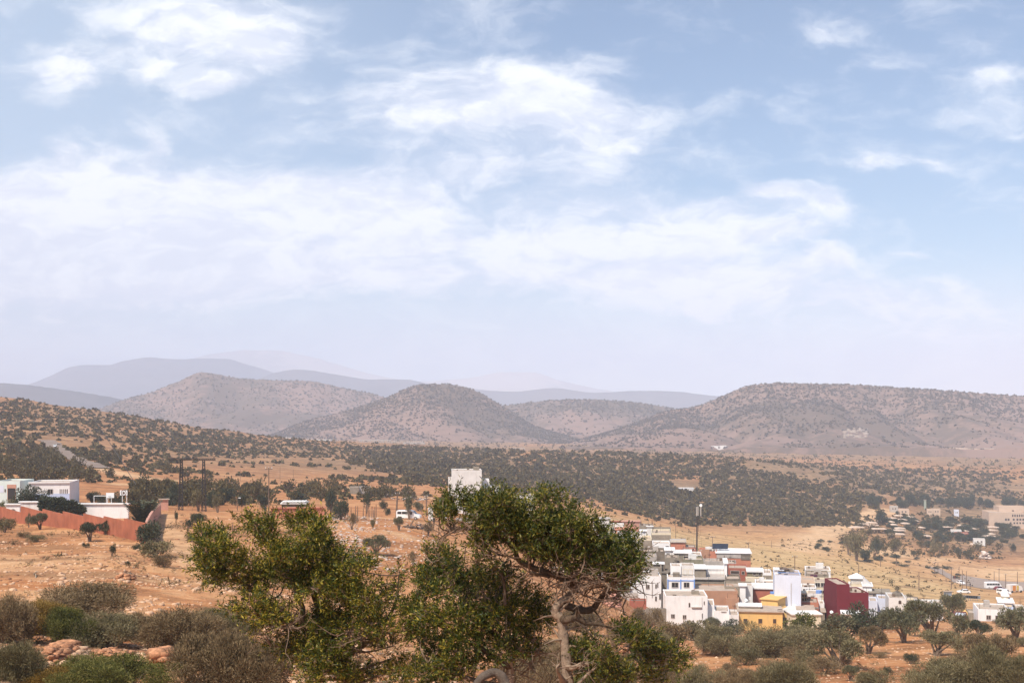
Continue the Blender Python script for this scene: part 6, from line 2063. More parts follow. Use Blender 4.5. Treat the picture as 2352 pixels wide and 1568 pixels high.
# stones strewn over the slopes
rng_ = np.random.default_rng(77)
us = rng_.uniform(-30, 480, 26000); ys = np.exp(rng_.uniform(math.log(48), math.log(235), 26000))
xs = (us - CX) / F * ys
cl = fbm(xs / 9, ys / 9, 3, 91)
bandd = np.exp(-((ys - 95) / 45) ** 2) * np.clip((330 - us) / 200, .15, 1)
kp = rng_.uniform(0, 1, len(us)) < np.clip(.10 + cl * .9 + bandd * .35, 0, 1)
us, ys = us[kp], ys[kp]
pts = [tuple(on(a_, b2)) for a_, b2 in zip(us, ys)]
rocks("stones", pts, np.minimum(rng_.exponential(.055, len(pts)) + .03, .3), STONE, "countless pale stones strewn over the bare left slope", kind="stuff", seed=4)
us = rng_.uniform(-30, 420, 14000); ys = np.exp(rng_.uniform(math.log(55), math.log(210), 14000))
xs = (us - CX) / F * ys
kp = rng_.uniform(0, 1, len(us)) < np.clip(.1 + 1.3 * fbm(xs / 12, ys / 7, 3, 95), 0, 1)
pts = [tuple(on(a_, b2)) for a_, b2 in zip(us[kp], ys[kp])]
rocks("brown_stones", pts, np.minimum(rng_.exponential(.07, len(pts)) + .04, .35), plain("brown_stone", (0.30, 0.145, 0.075), .95, .4, 3), "small brown stones and ledges strewn over the bare left slope", kind="stuff", seed=14, flat=.45)
us = rng_.uniform(450, 1040, 5000); ys = np.exp(rng_.uniform(math.log(80), math.log(215), 5000))
pts = [tuple(on(a_, b2)) for a_, b2 in zip(us, ys)]
rocks("pebbles", pts, np.minimum(rng_.exponential(.04, len(pts)) + .03, .2), STONE, "pale pebbles strewn over the sandy clearing at right", kind="stuff", seed=5)
us = rng_.uniform(330, 440, 1500); ys = np.exp(rng_.uniform(math.log(150), math.log(260), 1500))
us = np.where(rng_.uniform(0, 1, 1500) < .5, us, rng_.normal(345, 16, 1500))
pts = [tuple(on(a_, b2)) for a_, b2 in zip(us, ys)]
rocks("rubble", pts, np.minimum(rng_.exponential(.07, len(pts)) + .05, .3), GREYR, "grey rubble scattered below the orange wall and van", kind="stuff", seed=6)
# tiny dry tufts on the near bare slopes
us = rng_.uniform(-20, 1040, 14000); ys = np.exp(rng_.uniform(math.log(50), math.log(260), 14000))
xs = (us - CX) / F * ys
cl = fbm(xs / 14, ys / 14, 3, 33)
kp = rng_.uniform(0, 1, len(us)) < np.clip(.12 + cl * 1.0, 0, 1) * np.where(us < 200, 1, .5)
pts = [(*tuple(on(a_, b2)), r_) for a_, b2, r_ in zip(us[kp], ys[kp], rng_.exponential(.16, kp.sum()) + .12)]
scrub_mass("dry_grass", pts, 16, "small dry brown tufts on the bare slopes", F_GREY, 1.1, .12, 909)


def outcrop(Z, x0, x1, y0, y1, n, label, seed, rr=(.25, .6), Y=None, mat=None):
    n = int(n * 5); rr = (rr[0] * .3, rr[1] * .55)
    rng = np.random.default_rng(seed)
    uu, vv = Z((x0 + x1) / 2, y1)
    Y = Y or hitY(uu, min(vv, 690), 30)
    b_ = on(uu, Y)
    k = (Z(1, 0)[0] - Z(0, 0)[0]) / F * Y
    pts, rad = [], []
    for i in range(n):
        f_ = rng.uniform(-1, 1)
        pts.append((f_ * (x1 - x0) * k / 2, rng.uniform(-.8, .8), rng.uniform(0, 1) * (y1 - y0) * k * (1 - f_ * f_ * .6)))
        rad.append(rng.uniform(*rr))
    o = rocks("rock_outcrop", pts, rad, mat or ROCK, label, cat="rock", seed=seed, flat=.42)
    o.location = b_
    return o


ZL = zf(0, 550, .09566)
outcrop(ZL, 510, 770, 975, 1100, 26, "stacked orange rock layers in the left bush belt", 1, (.3, .75))
outcrop(ZL, 400, 660, 1040, 1160, 24, "orange stones spilling down from the stacked layers", 2, (.12, .4))
outcrop(ZL, 930, 1350, 1030, 1110, 34, "row of broken pale orange stones between two outcrops", 3, (.12, .4))
outcrop(ZL, 1570, 1850, 1030, 1210, 30, "orange outcrop with a dark hollow under the grey bush", 4, (.3, .75))
outcrop(ZL, 760, 860, 1040, 1120, 5, "two slanting pale slabs right of the stacked layers", 5, (.3, .5), mat=STONE)
outcrop(ZL, -150, 180, 1330, 1420, 6, "smooth pale boulder in the bottom left corner", 6, (1.0, 1.6), mat=STONE)
outcrop(ZL, 1240, 1360, 240, 300, 10, "brown ledge of rock in the middle of the stony slope", 7, (.3, .8))
outcrop(B2, 1560, 1650, 1390, 1460, 5, "rounded orange boulders beside the right argan spray", 8, (.4, .8), Y=110)
outcrop(B2, 1430, 1560, 1010, 1110, 14, "tumbled pinkish rocks beside the ruins", 9, (.5, 1.2), Y=190, mat=PINKW)
outcrop(Z7, 1755, 1885, 760, 860, 12, "pale rock face on the bank below the market", 10, (1.0, 2.2), Y=hitY(Z7(1820, 0)[0], Z7(0, 860)[1], 300), mat=plain("pale_rock", (.66, .55, .48), .95, .15, .5))

# ================================================================= road, tracks, car park
def drape(name, path, width, mat, lift=.12, ymin=110, pix=True, wend=None):
    pts = []
    for (u_, v_) in path:
        Y = hitY(u_, v_, ymin) if pix else v_
        pts.append(Vector(((u_ - CX) / F * Y, Y, 0)))
    fine = []
    for i in range(len(pts) - 1):
        a0 = pts[max(i - 1, 0)]; a1 = pts[i]; a2 = pts[i + 1]; a3 = pts[min(i + 2, len(pts) - 1)]
        for j in range(14):
            t = j / 14
            fine.append(.5 * ((2 * a1) + (a2 - a0) * t + (2 * a0 - 5 * a1 + 4 * a2 - a3) * t * t + (3 * a1 - a0 - 3 * a2 + a3) * t ** 3))
    fine.append(pts[-1])
    vs, fs = [], []
    nw = 6
    for i, p in enumerate(fine):
        d = fine[min(i + 1, len(fine) - 1)] - fine[max(i - 1, 0)]
        d.normalize(); s_ = Vector((d.y, -d.x, 0))
        w_ = width + ((wend or width) - width) * i / len(fine)
        w_ *= 1 + .12 * math.sin(i * .7) + .08 * math.sin(i * 1.9)
        for j in range(nw + 1):
            q_ = p + s_ * w_ * (j / nw - .5)
            vs.append((q_.x, q_.y, gz(q_.x, q_.y) + lift * .4 + q_.y * .0003))
    for i in range(len(fine) - 1):
        for j in range(nw):
            k = i * (nw + 1) + j
            fs.append((k, k + 1, k + nw + 2, k + nw + 1))
    o = npmesh(name, np.array(vs), np.array(fs), mat)
    tag(o, kind="structure")
    return o


ASPH = plain("grey_asphalt", (0.23, 0.17, 0.135), 0.95, 0.2, .3)
DIRT = plain("pale_dirt", (0.60, 0.39, 0.265), 0.95, 0.2, .35, bump=.4)
DIRT2 = plain("trodden_dirt", (0.50, 0.275, 0.165), 0.95, 0.15, .5, bump=.4)
GRAVEL = plain("grey_gravel", (0.31, 0.235, 0.19), 0.95, 0.2, .6, bump=.4)
drape("country_road", [(46, 440), (53, 444), (61, 451), (78, 460), (101, 468)], 9, ASPH, .5)
drape("village_road", [(962, 583), (952, 577), (944, 573), (934, 567)], 6, GRAVEL, .2)
vs, fs = [], []
nu, nv = 26, 12
for i in range(nu + 1):
    for j in range(nv + 1):
        fu, fv = i / nu, j / nv
        u_ = 960 + (1060 - 960) * fu
        Ya, Yb = 545 - 20 * fu, 470 - 10 * fu - 60 * max(0, .25 - fu) * -1
        Y = Ya + (Yb - Ya) * fv
        x = (u_ - CX) / F * Y
        vs.append((x, Y, gz(x, Y) + .16))
for i in range(nu):
    for j in range(nv):
        k = i * (nv + 1) + j
        fs.append((k, k + 1, k + nv + 2, k + nv + 1))
cp = npmesh("parking_lot", np.array(vs), np.array(fs), GRAVEL); tag(cp, kind="structure")
# ================================================================= the argan trees in the foreground
LIMB = plain("argan_bark", (0.12, 0.08, 0.052), 0.95, 0.35, 14.0, bump=.6)
LIMBP = plain("pale_argan_bark", (0.33, 0.235, 0.165), 0.95, 0.3, 14.0, bump=.6)
TWIGM = plain("thorn_twig", (0.19, 0.125, 0.085), 0.95, 0.4, 20.0)


def spline(pts, n=7):
    out_ = []
    for i in range(len(pts) - 1):
        a0 = pts[max(i - 1, 0)]; a1 = pts[i]; a2 = pts[i + 1]; a3 = pts[min(i + 2, len(pts) - 1)]
        for j in range(n):
            t = j / n
            out_.append(.5 * ((2 * a1) + (a2 - a0) * t + (2 * a0 - 5 * a1 + 4 * a2 - a3) * t * t + (3 * a1 - a0 - 3 * a2 + a3) * t ** 3))
    out_.append(pts[-1])
    return out_


def argan(Z, Y, base_u, blobs, limbs, label, seed, dens=1.0, bare=(), leafmat=F_ARGAN, pale=(), shrink=.84):
    """limbs: lists of (x, y, depth offset m, radius m) in crop coordinates; blobs: (x, y, rx, ry)"""
    rng = np.random.default_rng(seed); rg = random.Random(seed)
    k = Z(1, 0)[0] - Z(0, 0)[0]
    base_ = on(base_u, Y)
    e = empty("argan_tree", base_)
    tag(e, label, "tree")
    anchors = []
    for li, limb in enumerate(limbs):
        pts = [P(*Z(x, y), Y + d) - base_ for (x, y, d, r) in limb]
        sp_ = spline([Vector((*p, r)) if False else p for p, (x, y, d, r) in zip(pts, limb)])
        rs = np.interp(np.linspace(0, len(limb) - 1, len(sp_)), range(len(limb)), [l[3] for l in limb])
        jit = [Vector((rg.uniform(-1, 1), rg.uniform(-1, 1), rg.uniform(-1, 1))) * r_ * .07 for r_ in rs]
        sp2 = [p + j for p, j in zip(sp_, jit)]
        mb = MB().tube(sp2, [r_ * rg.uniform(.95, 1.05) for r_ in rs], 9)
        # side spurs
        for p, r_ in zip(sp2[3:], rs[3:]):
            if rg.random() < .35 and r_ < .07:
                d = Vector((rg.uniform(-1, 1), rg.uniform(-1, 1), rg.uniform(-.3, 1))).normalized()
                L_ = rg.uniform(.08, .4)
                mb.tube([p, p + d * L_ * .5 + Vector((0, 0, .02)), p + d * L_], [r_ * .35, r_ * .2, .003], 4, cap=False)
        mb.build("trunk" if limb[0][3] > .07 else "branch", LIMBP if li in pale else LIMB, e, smooth=True)
        anchors += [(p, r_) for p, r_ in zip(sp2, rs)]
    # sprays of leaves
    Cs, Ds = [], []
    tw = MB()
    for (x, y, rx, ry) in blobs:
        rx, ry = rx * shrink, ry * shrink
        c = P(*Z(x, y), Y + rg.uniform(-.45, .45)) - base_
        Rx, Rz = rx * k / F * Y, ry * k / F * Y
        Rd = (Rx + Rz) * .5 * 1.1
        near = min(anchors, key=lambda a_: (a_[0] - c).length + (0.25 if a_[0].z > c.z else 0))
        m1 = near[0].lerp(c, .5) + Vector((rg.uniform(-.06, .06), rg.uniform(-.06, .06), rg.uniform(-.05, .05)))
        r0 = max(min(near[1] * .5, .028), .010)
        tw.tube(spline([near[0], m1, c], 4), list(np.linspace(r0, .006, 9)), 5, cap=False)
        n = max(4, int(rx * ry * k * k * 0.98 * dens))
        d = rdirs(n, rng)
        rad = rng.uniform(.2, 1.0, (n, 1)) ** .6 * np.where(rng.uniform(0, 1, (n, 1)) < .12, rng.uniform(1.0, 1.6, (n, 1)), 1.0)
        pt = np.array(c) + d * np.array([Rx, Rd, Rz]) * rad
        # gaps between the sprays
        keep = fbm(pt[:, 0] * 9 + pt[:, 1] * 4, pt[:, 2] * 9 - pt[:, 1] * 3, 2, seed) > -.28
        pt, d = pt[keep], d[keep]
        ax = d * .9 + rdirs(len(d), rng) * .65 + np.array([0, 0, .45])
        ax /= np.linalg.norm(ax, axis=1, keepdims=True)
        Cs.append(pt); Ds.append(ax)
        for p_, a_ in zip(pt[:: 7], ax[:: 7]):
            q0 = Vector(p_) - Vector(a_) * .04
            inner = q0.lerp(c, rg.uniform(.25, .5))
            tw.tube([inner, q0.lerp(inner, .4) + Vector((rg.uniform(-.02, .02), 0, rg.uniform(-.02, .02))), q0, q0 + Vector(a_) * .16], [.0055, .0045, .0035, .002], 3, cap=False)
    C = np.concatenate(Cs); A = np.concatenate(Ds)
    NL = 14
    n = len(C)
    Ls = rng.uniform(.09, .21, (n, 1))
    tt = np.tile(np.linspace(.0, 1, NL), (n, 1)) + rng.uniform(-.03, .03, (n, NL))
    base3 = C[:, None, :] + A[:, None, :] * (tt * Ls)[:, :, None]
    rad = rdirs(n * NL, rng).reshape(n, NL, 3)
    rad -= (rad * A[:, None, :]).sum(-1, keepdims=True) * A[:, None, :]
    rad /= np.linalg.norm(rad, axis=2, keepdims=True) + 1e-6
    dd = A[:, None, :] * rng.uniform(.45, 1.0, (n, NL, 1)) + rad * .75
    dd /= np.linalg.norm(dd, axis=2, keepdims=True)
    base3 = base3.reshape(-1, 3); dd = dd.reshape(-1, 3)
    V, Fc = leafquads(base3, dd, rng.uniform(.032, .066, len(base3)), rng.uniform(.010, .016, len(base3)), rng)
    npmesh("crown", V, Fc, leafmat, e)
    # bare thorny twigs
    for (x, y, rx, ry, cnt) in bare:
        for _ in range(cnt):
            a_ = rg.uniform(0, 6.283); rr = math.sqrt(rg.random())
            p = P(*Z(x + rx * rr * math.cos(a_), y + ry * rr * math.sin(a_)), Y + rg.uniform(-.4, .4)) - base_
            d = Vector((rg.uniform(-1, 1), rg.uniform(-.5, .5), rg.uniform(-.6, .9))).normalized()
            pl_ = [p]
            for s_ in range(rg.randint(3, 6)):
                d = (d + Vector((rg.uniform(-.5, .5), rg.uniform(-.4, .4), rg.uniform(-.5, .5)))).normalized()
                pl_.append(pl_[-1] + d * rg.uniform(.05, .12))
                if rg.random() < .8:
                    t_ = (d + Vector((rg.uniform(-1, 1), rg.uniform(-1, 1), rg.uniform(-1, 1))) * 1.2).normalized() * rg.uniform(.03, .09)
                    tw.tube([pl_[-1], pl_[-1] + t_], [.004, .001], 3, cap=False)
            r0 = rg.uniform(.005, .010)
            tw.tube(pl_, list(np.linspace(r0, .002, len(pl_))), 4, cap=False)
    tw.build("twigs", TWIGM, e)
    return e


YL, YM, YR = 15.5, 15.0, 14.2
blobsL = [(1760, 1000, 80, 70), (1800, 1100, 90, 80), (1720, 1180, 80, 60), (1850, 1250, 80, 60), (1900, 1340, 90, 60), (1960, 1440, 100, 60), (1850, 1480, 90, 50), (1740, 1500, 80, 50), (1950, 1540, 90, 50), (1720, 740, 40, 30), (1790, 760, 70, 40), (1850, 800, 60, 50), (1910, 700, 35, 50), (1920, 610, 35, 45), (1900, 850, 50, 50), (1960, 930, 70, 50), (2050, 900, 60, 50), (2040, 1000, 60, 50), (2060, 1100, 60, 60), (1960, 1080, 60, 50), (1560, 1480, 90, 50), (1640, 1440, 60, 40), (345, 330, 150, 90), (300, 420, 130, 90), (420, 430, 110, 100), (330, 520, 160, 100), (430, 560, 110, 110), (340, 640, 110, 70), (430, 690, 80, 70), (250, 560, 70, 70), (230, 300, 70, 60),
          (620, 500, 70, 80), (600, 570, 80, 60), (560, 540, 60, 60), (660, 450, 40, 35),
          (560, 125, 50, 40), (620, 160, 80, 60), (700, 200, 90, 50), (790, 190, 80, 60), (840, 230, 50, 60), (780, 270, 70, 50), (800, 340, 60, 60), (850, 400, 70, 60), (860, 460, 60, 50), (760, 330, 40, 60),
          (960, 150, 50, 40), (1040, 170, 80, 50), (1090, 230, 90, 60), (1150, 190, 60, 60), (1240, 180, 60, 60), (1250, 260, 80, 80), (1180, 320, 90, 60), (1290, 330, 60, 60), (1230, 390, 100, 60), (1020, 270, 50, 30), (1310, 420, 80, 60),
          (960, 420, 90, 70), (1010, 490, 110, 80), (910, 500, 90, 70), (1120, 480, 110, 80), (1220, 500, 110, 80), (1340, 500, 110, 80), (1430, 500, 90, 70), (1500, 540, 90, 70), (1560, 440, 50, 40), (1570, 500, 70, 50), (1650, 530, 70, 60), (1600, 600, 70, 60), (1520, 620, 90, 60), (1700, 560, 30, 30),
          (760, 540, 60, 50), (820, 600, 110, 70), (720, 660, 110, 80), (740, 750, 110, 60), (650, 730, 90, 60), (630, 800, 70, 60), (680, 850, 80, 50), (920, 620, 100, 80), (940, 700, 80, 60),
          (1080, 600, 120, 80), (1200, 640, 130, 90), (1320, 600, 120, 80), (1100, 720, 110, 70), (1200, 760, 110, 70), (1060, 760, 50, 60), (1340, 720, 110, 90), (1430, 700, 110, 90), (1460, 820, 110, 100), (1560, 780, 110, 80), (1640, 850, 100, 90), (1700, 920, 80, 80), (1570, 900, 110, 80), (1420, 900, 100, 70), (1330, 850, 80, 70),
          (450, 940, 50, 25), (520, 965, 70, 40), (600, 940, 80, 60), (690, 960, 90, 70), (780, 960, 90, 60), (860, 950, 70, 60), (740, 1040, 70, 50), (840, 1050, 90, 60), (710, 1100, 50, 40), (660, 1050, 30, 40), (980, 900, 50, 30), (1030, 860, 60, 25), (900, 1010, 60, 50),
          (1060, 1020, 90, 70), (1160, 1000, 110, 80), (1270, 1020, 110, 80), (1240, 1120, 130, 80), (1120, 1130, 110, 70), (1020, 1160, 90, 60), (1380, 1080, 110, 80), (1360, 980, 90, 60), (1500, 1010, 100, 80), (1600, 1020, 100, 80), (1690, 1050, 90, 80), (1500, 1120, 90, 60),
          (820, 1240, 60, 40), (900, 1230, 80, 50), (1000, 1250, 100, 60), (1090, 1300, 110, 70), (1200, 1250, 110, 70), (1320, 1230, 110, 70), (1300, 1330, 120, 70), (1180, 1370, 110, 60), (1060, 1400, 70, 50), (1380, 1400, 90, 70), (1430, 1300, 80, 60),
          (1160, 1450, 110, 60), (1290, 1460, 110, 60), (1220, 1530, 130, 50), (1370, 1520, 110, 60), (1500, 1540, 110, 50), (1620, 1550, 90, 40), (1120, 1520, 60, 50), (1450, 1470, 70, 50)]
limbsL = [[(1560, 1900, 0, .11), (1500, 1560, .1, .08), (1420, 1350, .1, .07), (1330, 1150, .2, .06), (1240, 950, .2, .045), (1180, 750, .1, .035), (1150, 520, 0, .02), (1180, 330, 0, .012)],
          [(1330, 1150, .2, .045), (1120, 1050, 0, .04), (1090, 900, -.1, .03), (1010, 700, -.1, .022), (900, 480, 0, .016), (810, 330, 0, .012), (700, 200, 0, .008), (560, 140, 0, .005)],
          [(1120, 1050, 0, .035), (850, 900, .1, .028), (640, 740, .1, .022), (500, 640, 0, .02), (420, 570, 0, .016), (340, 430, 0, .01)],
          [(1330, 1150, .2, .04), (1500, 950, .3, .03), (1530, 780, .3, .02), (1560, 560, .2, .012)],
          [(1420, 1350, .1, .04), (1180, 1320, 0, .03), (950, 1240, 0, .018), (820, 1245, 0, .006)],
          [(1420, 1350, .1, .04), (1620, 1240, 0, .03), (1800, 1050, 0, .022), (1900, 850, 0, .014), (1920, 640, 0, .006)],
          [(850, 900, .1, .018), (700, 980, 0, .012), (520, 960, 0, .006)]]
argan(B1, YL, 360, blobsL, limbsL, "widest argan tree filling the lower middle of the picture with yellowish green sprays at left", 1, dens=1.0, bare=[(930, 1080, 120, 60, 40), (1600, 1200, 150, 90, 50), (1450, 1180, 100, 60, 25)])
blobsM = [(200, 600, 90, 60), (260, 660, 100, 70), (180, 690, 90, 60), (300, 610, 60, 60), (100, 610, 40, 50), (330, 700, 60, 50), (420, 780, 60, 60), (480, 770, 90, 60), (550, 790, 60, 60), (440, 850, 110, 60), (560, 850, 70, 60), (60, 770, 50, 40), (120, 790, 70, 60), (200, 780, 80, 60), (140, 870, 90, 70), (250, 850, 80, 60), (60, 830, 40, 40),
          (340, 870, 90, 50), (670, 780, 50, 60), (690, 860, 60, 70), (640, 900, 60, 50), (850, 820, 32, 40), (850, 890, 45, 50), (930, 940, 60, 50), (980, 990, 60, 60), (900, 1000, 60, 60), (960, 1060, 80, 60), (1010, 1110, 50, 50), (700, 960, 70, 60),
          (30, 980, 60, 60), (30, 1060, 60, 60), (110, 1040, 90, 60), (120, 1130, 100, 70), (230, 1060, 90, 60), (330, 1010, 90, 50), (360, 1090, 100, 60), (460, 1050, 90, 60), (560, 1010, 70, 70), (540, 1120, 90, 80), (640, 1060, 60, 80), (780, 1020, 70, 70), (820, 1110, 80, 70), (740, 1120, 60, 70),
          (60, 1230, 90, 70), (170, 1280, 100, 70), (280, 1240, 90, 60), (390, 1230, 90, 70), (450, 1310, 90, 60), (330, 1320, 90, 60), (540, 1260, 70, 60), (640, 1240, 60, 80), (660, 1350, 60, 70), (560, 1380, 70, 60), (820, 1220, 70, 70), (900, 1180, 60, 60), (820, 1320, 70, 60), (760, 1300, 40, 60), (900, 1310, 60, 50),
          (140, 1400, 110, 60), (260, 1420, 100, 60), (380, 1430, 90, 60), (60, 1500, 90, 60), (180, 1510, 100, 50), (300, 1520, 90, 50), (400, 1510, 60, 50), (480, 1420, 60, 50)]
limbsM = [[(745, 2100, 0, .10), (735, 1600, 0, .055), (733, 1450, 0, .045), (725, 1250, 0, .04), (715, 1050, 0, .035), (700, 900, 0, .028), (690, 780, 0, .02), (660, 740, 0, .014), (620, 715, 0, .01), (560, 700, 0, .005)],
          [(725, 1300, 0, .035), (600, 1180, .1, .03), (460, 1020, .1, .024), (340, 880, 0, .018), (240, 720, 0, .012), (190, 590, 0, .006)],
          [(733, 1450, 0, .04), (560, 1330, -.2, .03), (400, 1240, -.2, .022), (200, 1130, -.1, .014), (60, 980, 0, .008)],
          [(725, 1250, 0, .03), (820, 1130, .1, .02), (880, 1000, 0, .012), (850, 850, 0, .006)],
          [(735, 1600, 0, .05), (520, 1560, -.3, .03), (300, 1480, -.3, .02), (120, 1420, -.2, .01)]]
argan(B2, YM, 511, blobsM, limbsM, "slender middle argan tree between the wide left one and the crooked right one", 2, dens=1.0, pale=(0,), bare=[(700, 800, 60, 120, 25), (560, 960, 80, 60, 20), (880, 1300, 100, 120, 40), (700, 1500, 120, 60, 30)])
blobsR = [(230, 165, 60, 50), (300, 150, 80, 60), (380, 190, 80, 60), (300, 230, 110, 60), (220, 260, 60, 50), (200, 310, 50, 40), (400, 260, 110, 70), (300, 310, 90, 50), (480, 300, 90, 70), (540, 190, 60, 60), (600, 160, 70, 50), (570, 250, 90, 60), (680, 190, 80, 60), (760, 210, 70, 50), (660, 270, 100, 70), (760, 280, 90, 70), (860, 260, 70, 60), (850, 330, 100, 70), (640, 360, 110, 60), (740, 370, 110, 70), (930, 330, 80, 60), (900, 400, 110, 70), (1000, 360, 80, 60), (1000, 430, 110, 80),
          (945, 155, 40, 25), (1010, 160, 60, 35), (1070, 190, 70, 45), (1130, 230, 70, 55), (1180, 280, 70, 55), (1220, 340, 70, 60), (1130, 330, 70, 60), (1100, 400, 100, 80), (1200, 420, 100, 80), (1290, 400, 80, 70), (1350, 370, 60, 50), (1390, 420, 80, 60), (1450, 450, 50, 60), (1330, 470, 110, 80), (1430, 520, 80, 70),
          (560, 440, 70, 50), (520, 500, 70, 50), (470, 540, 50, 40), (620, 470, 70, 50), (700, 460, 90, 60), (800, 460, 110, 70), (900, 500, 110, 80), (1010, 530, 110, 80), (1120, 510, 110, 80), (1230, 530, 110, 80), (1180, 610, 110, 60), (1060, 610, 100, 50), (1300, 590, 110, 70), (950, 590, 80, 50), (840, 560, 80, 50), (760, 530, 60, 40),
          (1540, 500, 80, 60), (1610, 500, 80, 70), (1560, 580, 90, 70), (1650, 580, 70, 80), (1690, 640, 40, 60), (1600, 660, 90, 70), (1500, 650, 80, 60), (1420, 620, 80, 60), (1640, 730, 70, 50), (1560, 740, 60, 40), (1400, 690, 90, 50), (1480, 710, 60, 40), (1700, 720, 30, 40), (1290, 670, 80, 40),
          (500, 650, 40, 30), (630, 660, 30, 45), (650, 720, 40, 40), (720, 740, 50, 50), 
          (1620, 1165, 60, 40), (1600, 1210, 50, 60), (1670, 1240, 80, 60), (1760, 1270, 90, 55), (1850, 1300, 80, 50), (1930, 1340, 80, 50), (2000, 1390, 60, 50), (2000, 1450, 40, 40), (1900, 1400, 80, 40), (1780, 1360, 80, 50), (1640, 1310, 60, 40),
          (1330, 1330, 90, 60), (1430, 1370, 80, 50), (1280, 1420, 100, 60), (1380, 1460, 90, 60), (1500, 1430, 80, 50), (1560, 1490, 80, 50), (1700, 1480, 80, 40), (1820, 1530, 80, 40), (1250, 1300, 60, 50), (1450, 1540, 100, 40)]
limbsR = [[(1180, 2300, 0, .12), (1172, 1640, 0, .072), (1168, 1500, 0, .064), (1158, 1340, 0, .060), (1140, 1200, 0, .056), (1118, 1080, 0, .058), (1078, 1025, 0, .052), (1110, 960, 0, .046), (1190, 900, .1, .042), (1215, 820, .1, .036), (1180, 720, .1, .035), (1120, 600, .1, .026), (1060, 450, 0, .016), (1010, 350, 0, .009)],
          [(1120, 1080, 0, .05), (1170, 1085, -.1, .045), (1240, 1072, -.1, .042), (1310, 1105, -.1, .034), (1390, 1118, -.1, .022), (1470, 1140, -.1, .012), (1560, 1180, -.1, .006)],
          [(1110, 960, 0, .045), (1250, 1010, .2, .045), (1350, 1010, .25, .04), (1410, 940, .2, .034), (1470, 860, .2, .026), (1560, 760, .1, .018), (1610, 640, 0, .01)],
          [(1215, 820, .1, .038), (1050, 740, 0, .034), (900, 690, 0, .032), (800, 635, 0, .03), (770, 560, 0, .026), (690, 480, 0, .022), (560, 430, 0, .018), (420, 405, 0, .014), (300, 410, 0, .009), (190, 490, 0, .004)],
          [(1215, 820, .1, .03), (1330, 700, .2, .026), (1400, 560, .2, .018), (1450, 440, .1, .008)],
          [(1158, 1440, 0, .035), (1210, 1450, -.2, .03), (1280, 1420, -.2, .022), (1360, 1418, -.2, .012)],
          [(1172, 1600, 0, .05), (1090, 1465, -.3, .013), (1115, 1415, -.3, .006)],
          [(1200, 1640, 0, .03), (1260, 1560, -.2, .022), (1330, 1490, -.2, .014), (1400, 1440, -.2, .007)],
          [(1172, 1700, 0, .05), (1500, 1560, 0, .03), (1470, 1450, -.1, .022), (1410, 1360, -.1, .012)],
          [(1172, 1750, 0, .05), (1600, 1560, 0, .025), (1750, 1400, 0, .016), (1850, 1320, 0, .008)],
          [(700, 980, .1, .02), (690, 800, .1, .016), (660, 735, .1, .014), (600, 705, .1, .01), (540, 690, .1, .007)],
          [(1030, 760, 0, .02), (930, 740, -.2, .016), (880, 720, -.2, .008)],
          [(800, 635, 0, .014), (690, 600, -.1, .01), (600, 608, -.1, .005)]]
argan(B2, YR, 567, blobsR, limbsR, "crooked argan tree at right with a bare pale trunk and a wind swept umbrella crown", 3, dens=1.1, leafmat=F_ARGAN2, pale=(0, 5, 6, 7, 8),
      bare=[(1300, 780, 170, 90, 100), (1400, 860, 150, 80, 40), (1120, 800, 90, 60, 30), (1600, 790, 110, 40, 45), (620, 600, 110, 40, 20), (900, 740, 70, 30, 14), (450, 430, 180, 30, 20), (240, 450, 60, 40, 12), (1550, 900, 80, 60, 20), (1350, 1400, 150, 80, 40)])
# curved thick dead limb lying at the bottom edge
pts = [P(*B2(x, y), 12.5 + d) for (x, y, d) in ((440, 1640, 0), (500, 1545, 0), (560, 1500, .05), (620, 1485, .1), (670, 1510, .1), (700, 1570, .1), (715, 1660, 0), (720, 1900, 0))]
o = MB().tube(spline(pts, 6), list(np.interp(np.linspace(0, 1, 43), [0, .2, .7, 1], [.025, .042, .050, .046])), 10).build("dead_limb", plain("weathered_wood", (0.25, 0.19, 0.145), .95, .35, 18, bump=1.0), smooth=True)
tag(o, "thick arched dead grey limb at the bottom edge left of the pale trunk", "limb")
# ================================================================= wording that tells look-alikes apart
bpy.context.view_layer.update()
LM = [(192, 484, "power pylon"), (60, 482, "blue and white school block"), (8, 482, "turquoise school block"), (293, 503, "white roofed shed"), (268, 482, "tall thin wooden pole"),
      (409, 513, "parked white van"), (466, 480, "tall blank white house"), (362, 490, "roofless grey hut"), (80, 458, "country road"), (138, 502, "large dwarf palm"), (118, 486, "basketball backboards"),
      (237, 504, "lamp pole on the crest")]
LMR = [(896, 559, "lone palm"), (1003, 517, "large beige hotel"), (925, 503, "slim green grey tower"), (894, 512, "weathered block tower"), (962, 536, "red brown walled building"),
       (979, 541, "white shed with peeling paint"), (881, 520, "broad pine shaped tree"), (985, 553, "pale rock face"), (860, 540, "largest grey leafless tree"), (936, 510, "beige cube house"),
       (956, 531, "white framed stall"), (697, 526, "black antenna mast"), (811, 563, "pole behind the tall house"), (845, 580, "kiosk with the pyramid roof"), (919, 580, "pole in mid slope"),
       (745, 552, "solar panels"), (990, 584, "minibus"), (880, 558, "thin reddish pole")]
ORD = ["nearest", "second nearest", "third nearest", "fourth nearest", "fifth nearest", "sixth nearest", "seventh nearest", "eighth nearest", "ninth nearest", "tenth nearest"]
NTH = ["first", "second", "third", "fourth", "fifth", "sixth", "seventh", "eighth", "ninth", "tenth", "eleventh", "twelfth", "thirteenth", "fourteenth", "fifteenth"]
ORD += [n + " nearest" for n in NTH[10:]] + ["sixteenth nearest", "seventeenth nearest", "eighteenth nearest", "nineteenth nearest", "twentieth nearest"]
DIRN = ["right of", "above right of", "above", "above left of", "left of", "below left of", "below", "below right of"]


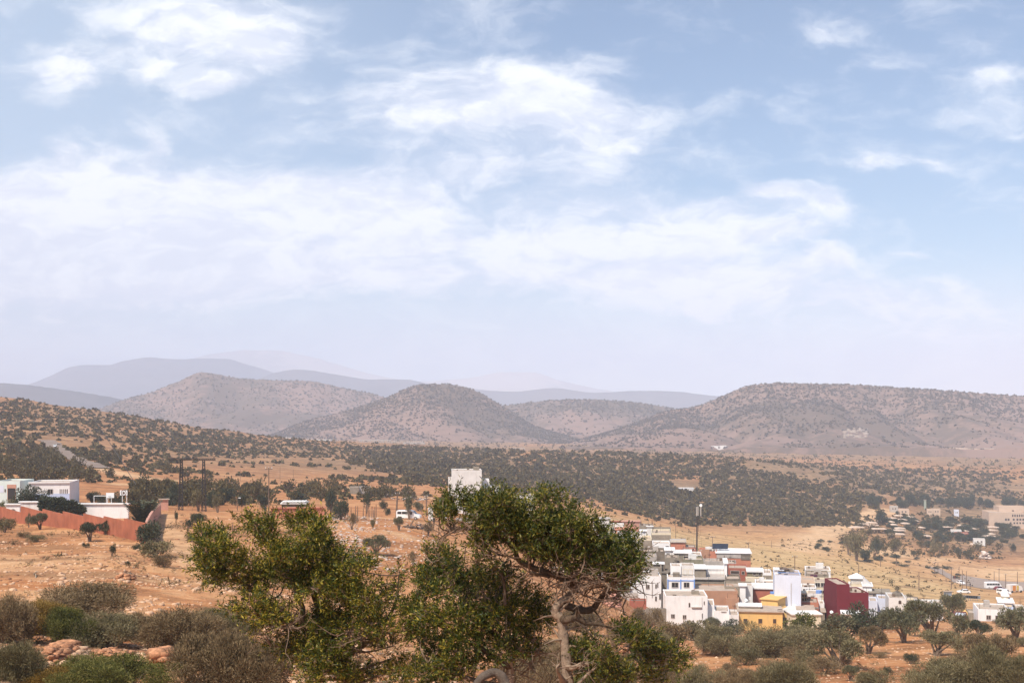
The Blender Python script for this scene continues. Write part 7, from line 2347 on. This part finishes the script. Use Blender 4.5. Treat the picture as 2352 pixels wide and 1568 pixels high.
def relabel(group, noun, marks):
    bins = {}
    for o in COL.objects:
        if o.get("group") != group or o.parent is not None:
            continue
        x, y, z = o.location
        u_, v_ = CX + F * x / y, HY - F * (z - CAMZ) / y
        best = min(marks, key=lambda m: math.hypot(m[0] - u_, (m[1] - v_) * 1.6))
        an = math.atan2((best[1] - v_) * 1.6, u_ - best[0])
        k = int(round(an / (math.pi / 4))) % 8
        bins.setdefault((best[2], k), []).append((math.hypot(best[0] - u_, best[1] - v_), o))
    for (mk, k), lst in bins.items():
        lst.sort(key=lambda t: t[0])
        for i, (_, o) in enumerate(lst):
            if i < len(ORD):
                o["label"] = "%s %s %s the %s" % (noun, ORD[i], DIRN[k], mk)
            else:
                o["label"] = "%s farther out %s the %s" % (noun, DIRN[k], mk)


relabel("bushes on the hillside above the school", "round olive hillside bush", LM)
relabel("bushes on the orange scrubland", "dark rounded scrubland bush", LM)
relabel("trees of the market grove", "dark leafy grove tree", LMR)
relabel("tree row behind the market grove", "dark tree of the back row", LMR)
relabel("bushes on the flat beyond the palm", "small dark bush", LMR)
relabel("tufts on the straw mound", "dry straw tuft", LMR)
relabel("hedge line along the sandy bank", "low hedge bush", LMR)
relabel("market shelters in the valley", "flat straw roofed shelter", LMR)
_fs = sorted([o for o in COL.objects if o.get("group") == "row of stakes left of the white van"], key=lambda o: o.location.x)
for i, o in enumerate(_fs):
    o["label"] = "%s dark wooden stake from the left in the row beside the white van" % NTH[i]
_ff = sorted([o for o in COL.objects if o.get("group") == "blue grey fence below the car park"], key=lambda o: o.location.x)
for i, o in enumerate(_ff):
    o["label"] = "%s blue grey fence panel from the left below the car park" % NTH[i]
relabel("low tangled scrub at the bottom right", "low brown scrub clump", [(838, 655, "spreading grey argan tree"), (848, 605, "dark red house"), (992, 615, "low white house"), (760, 620, "yellow house"), (688, 622, "big white house"), (940, 690, "large bottom edge bush"), (890, 672, "tiny tuft in the clearing"), (772, 650, "very wide dome shaped bush"), (1004, 690, "bottom right corner bush"), (704, 695, "grey round bottom bush")])
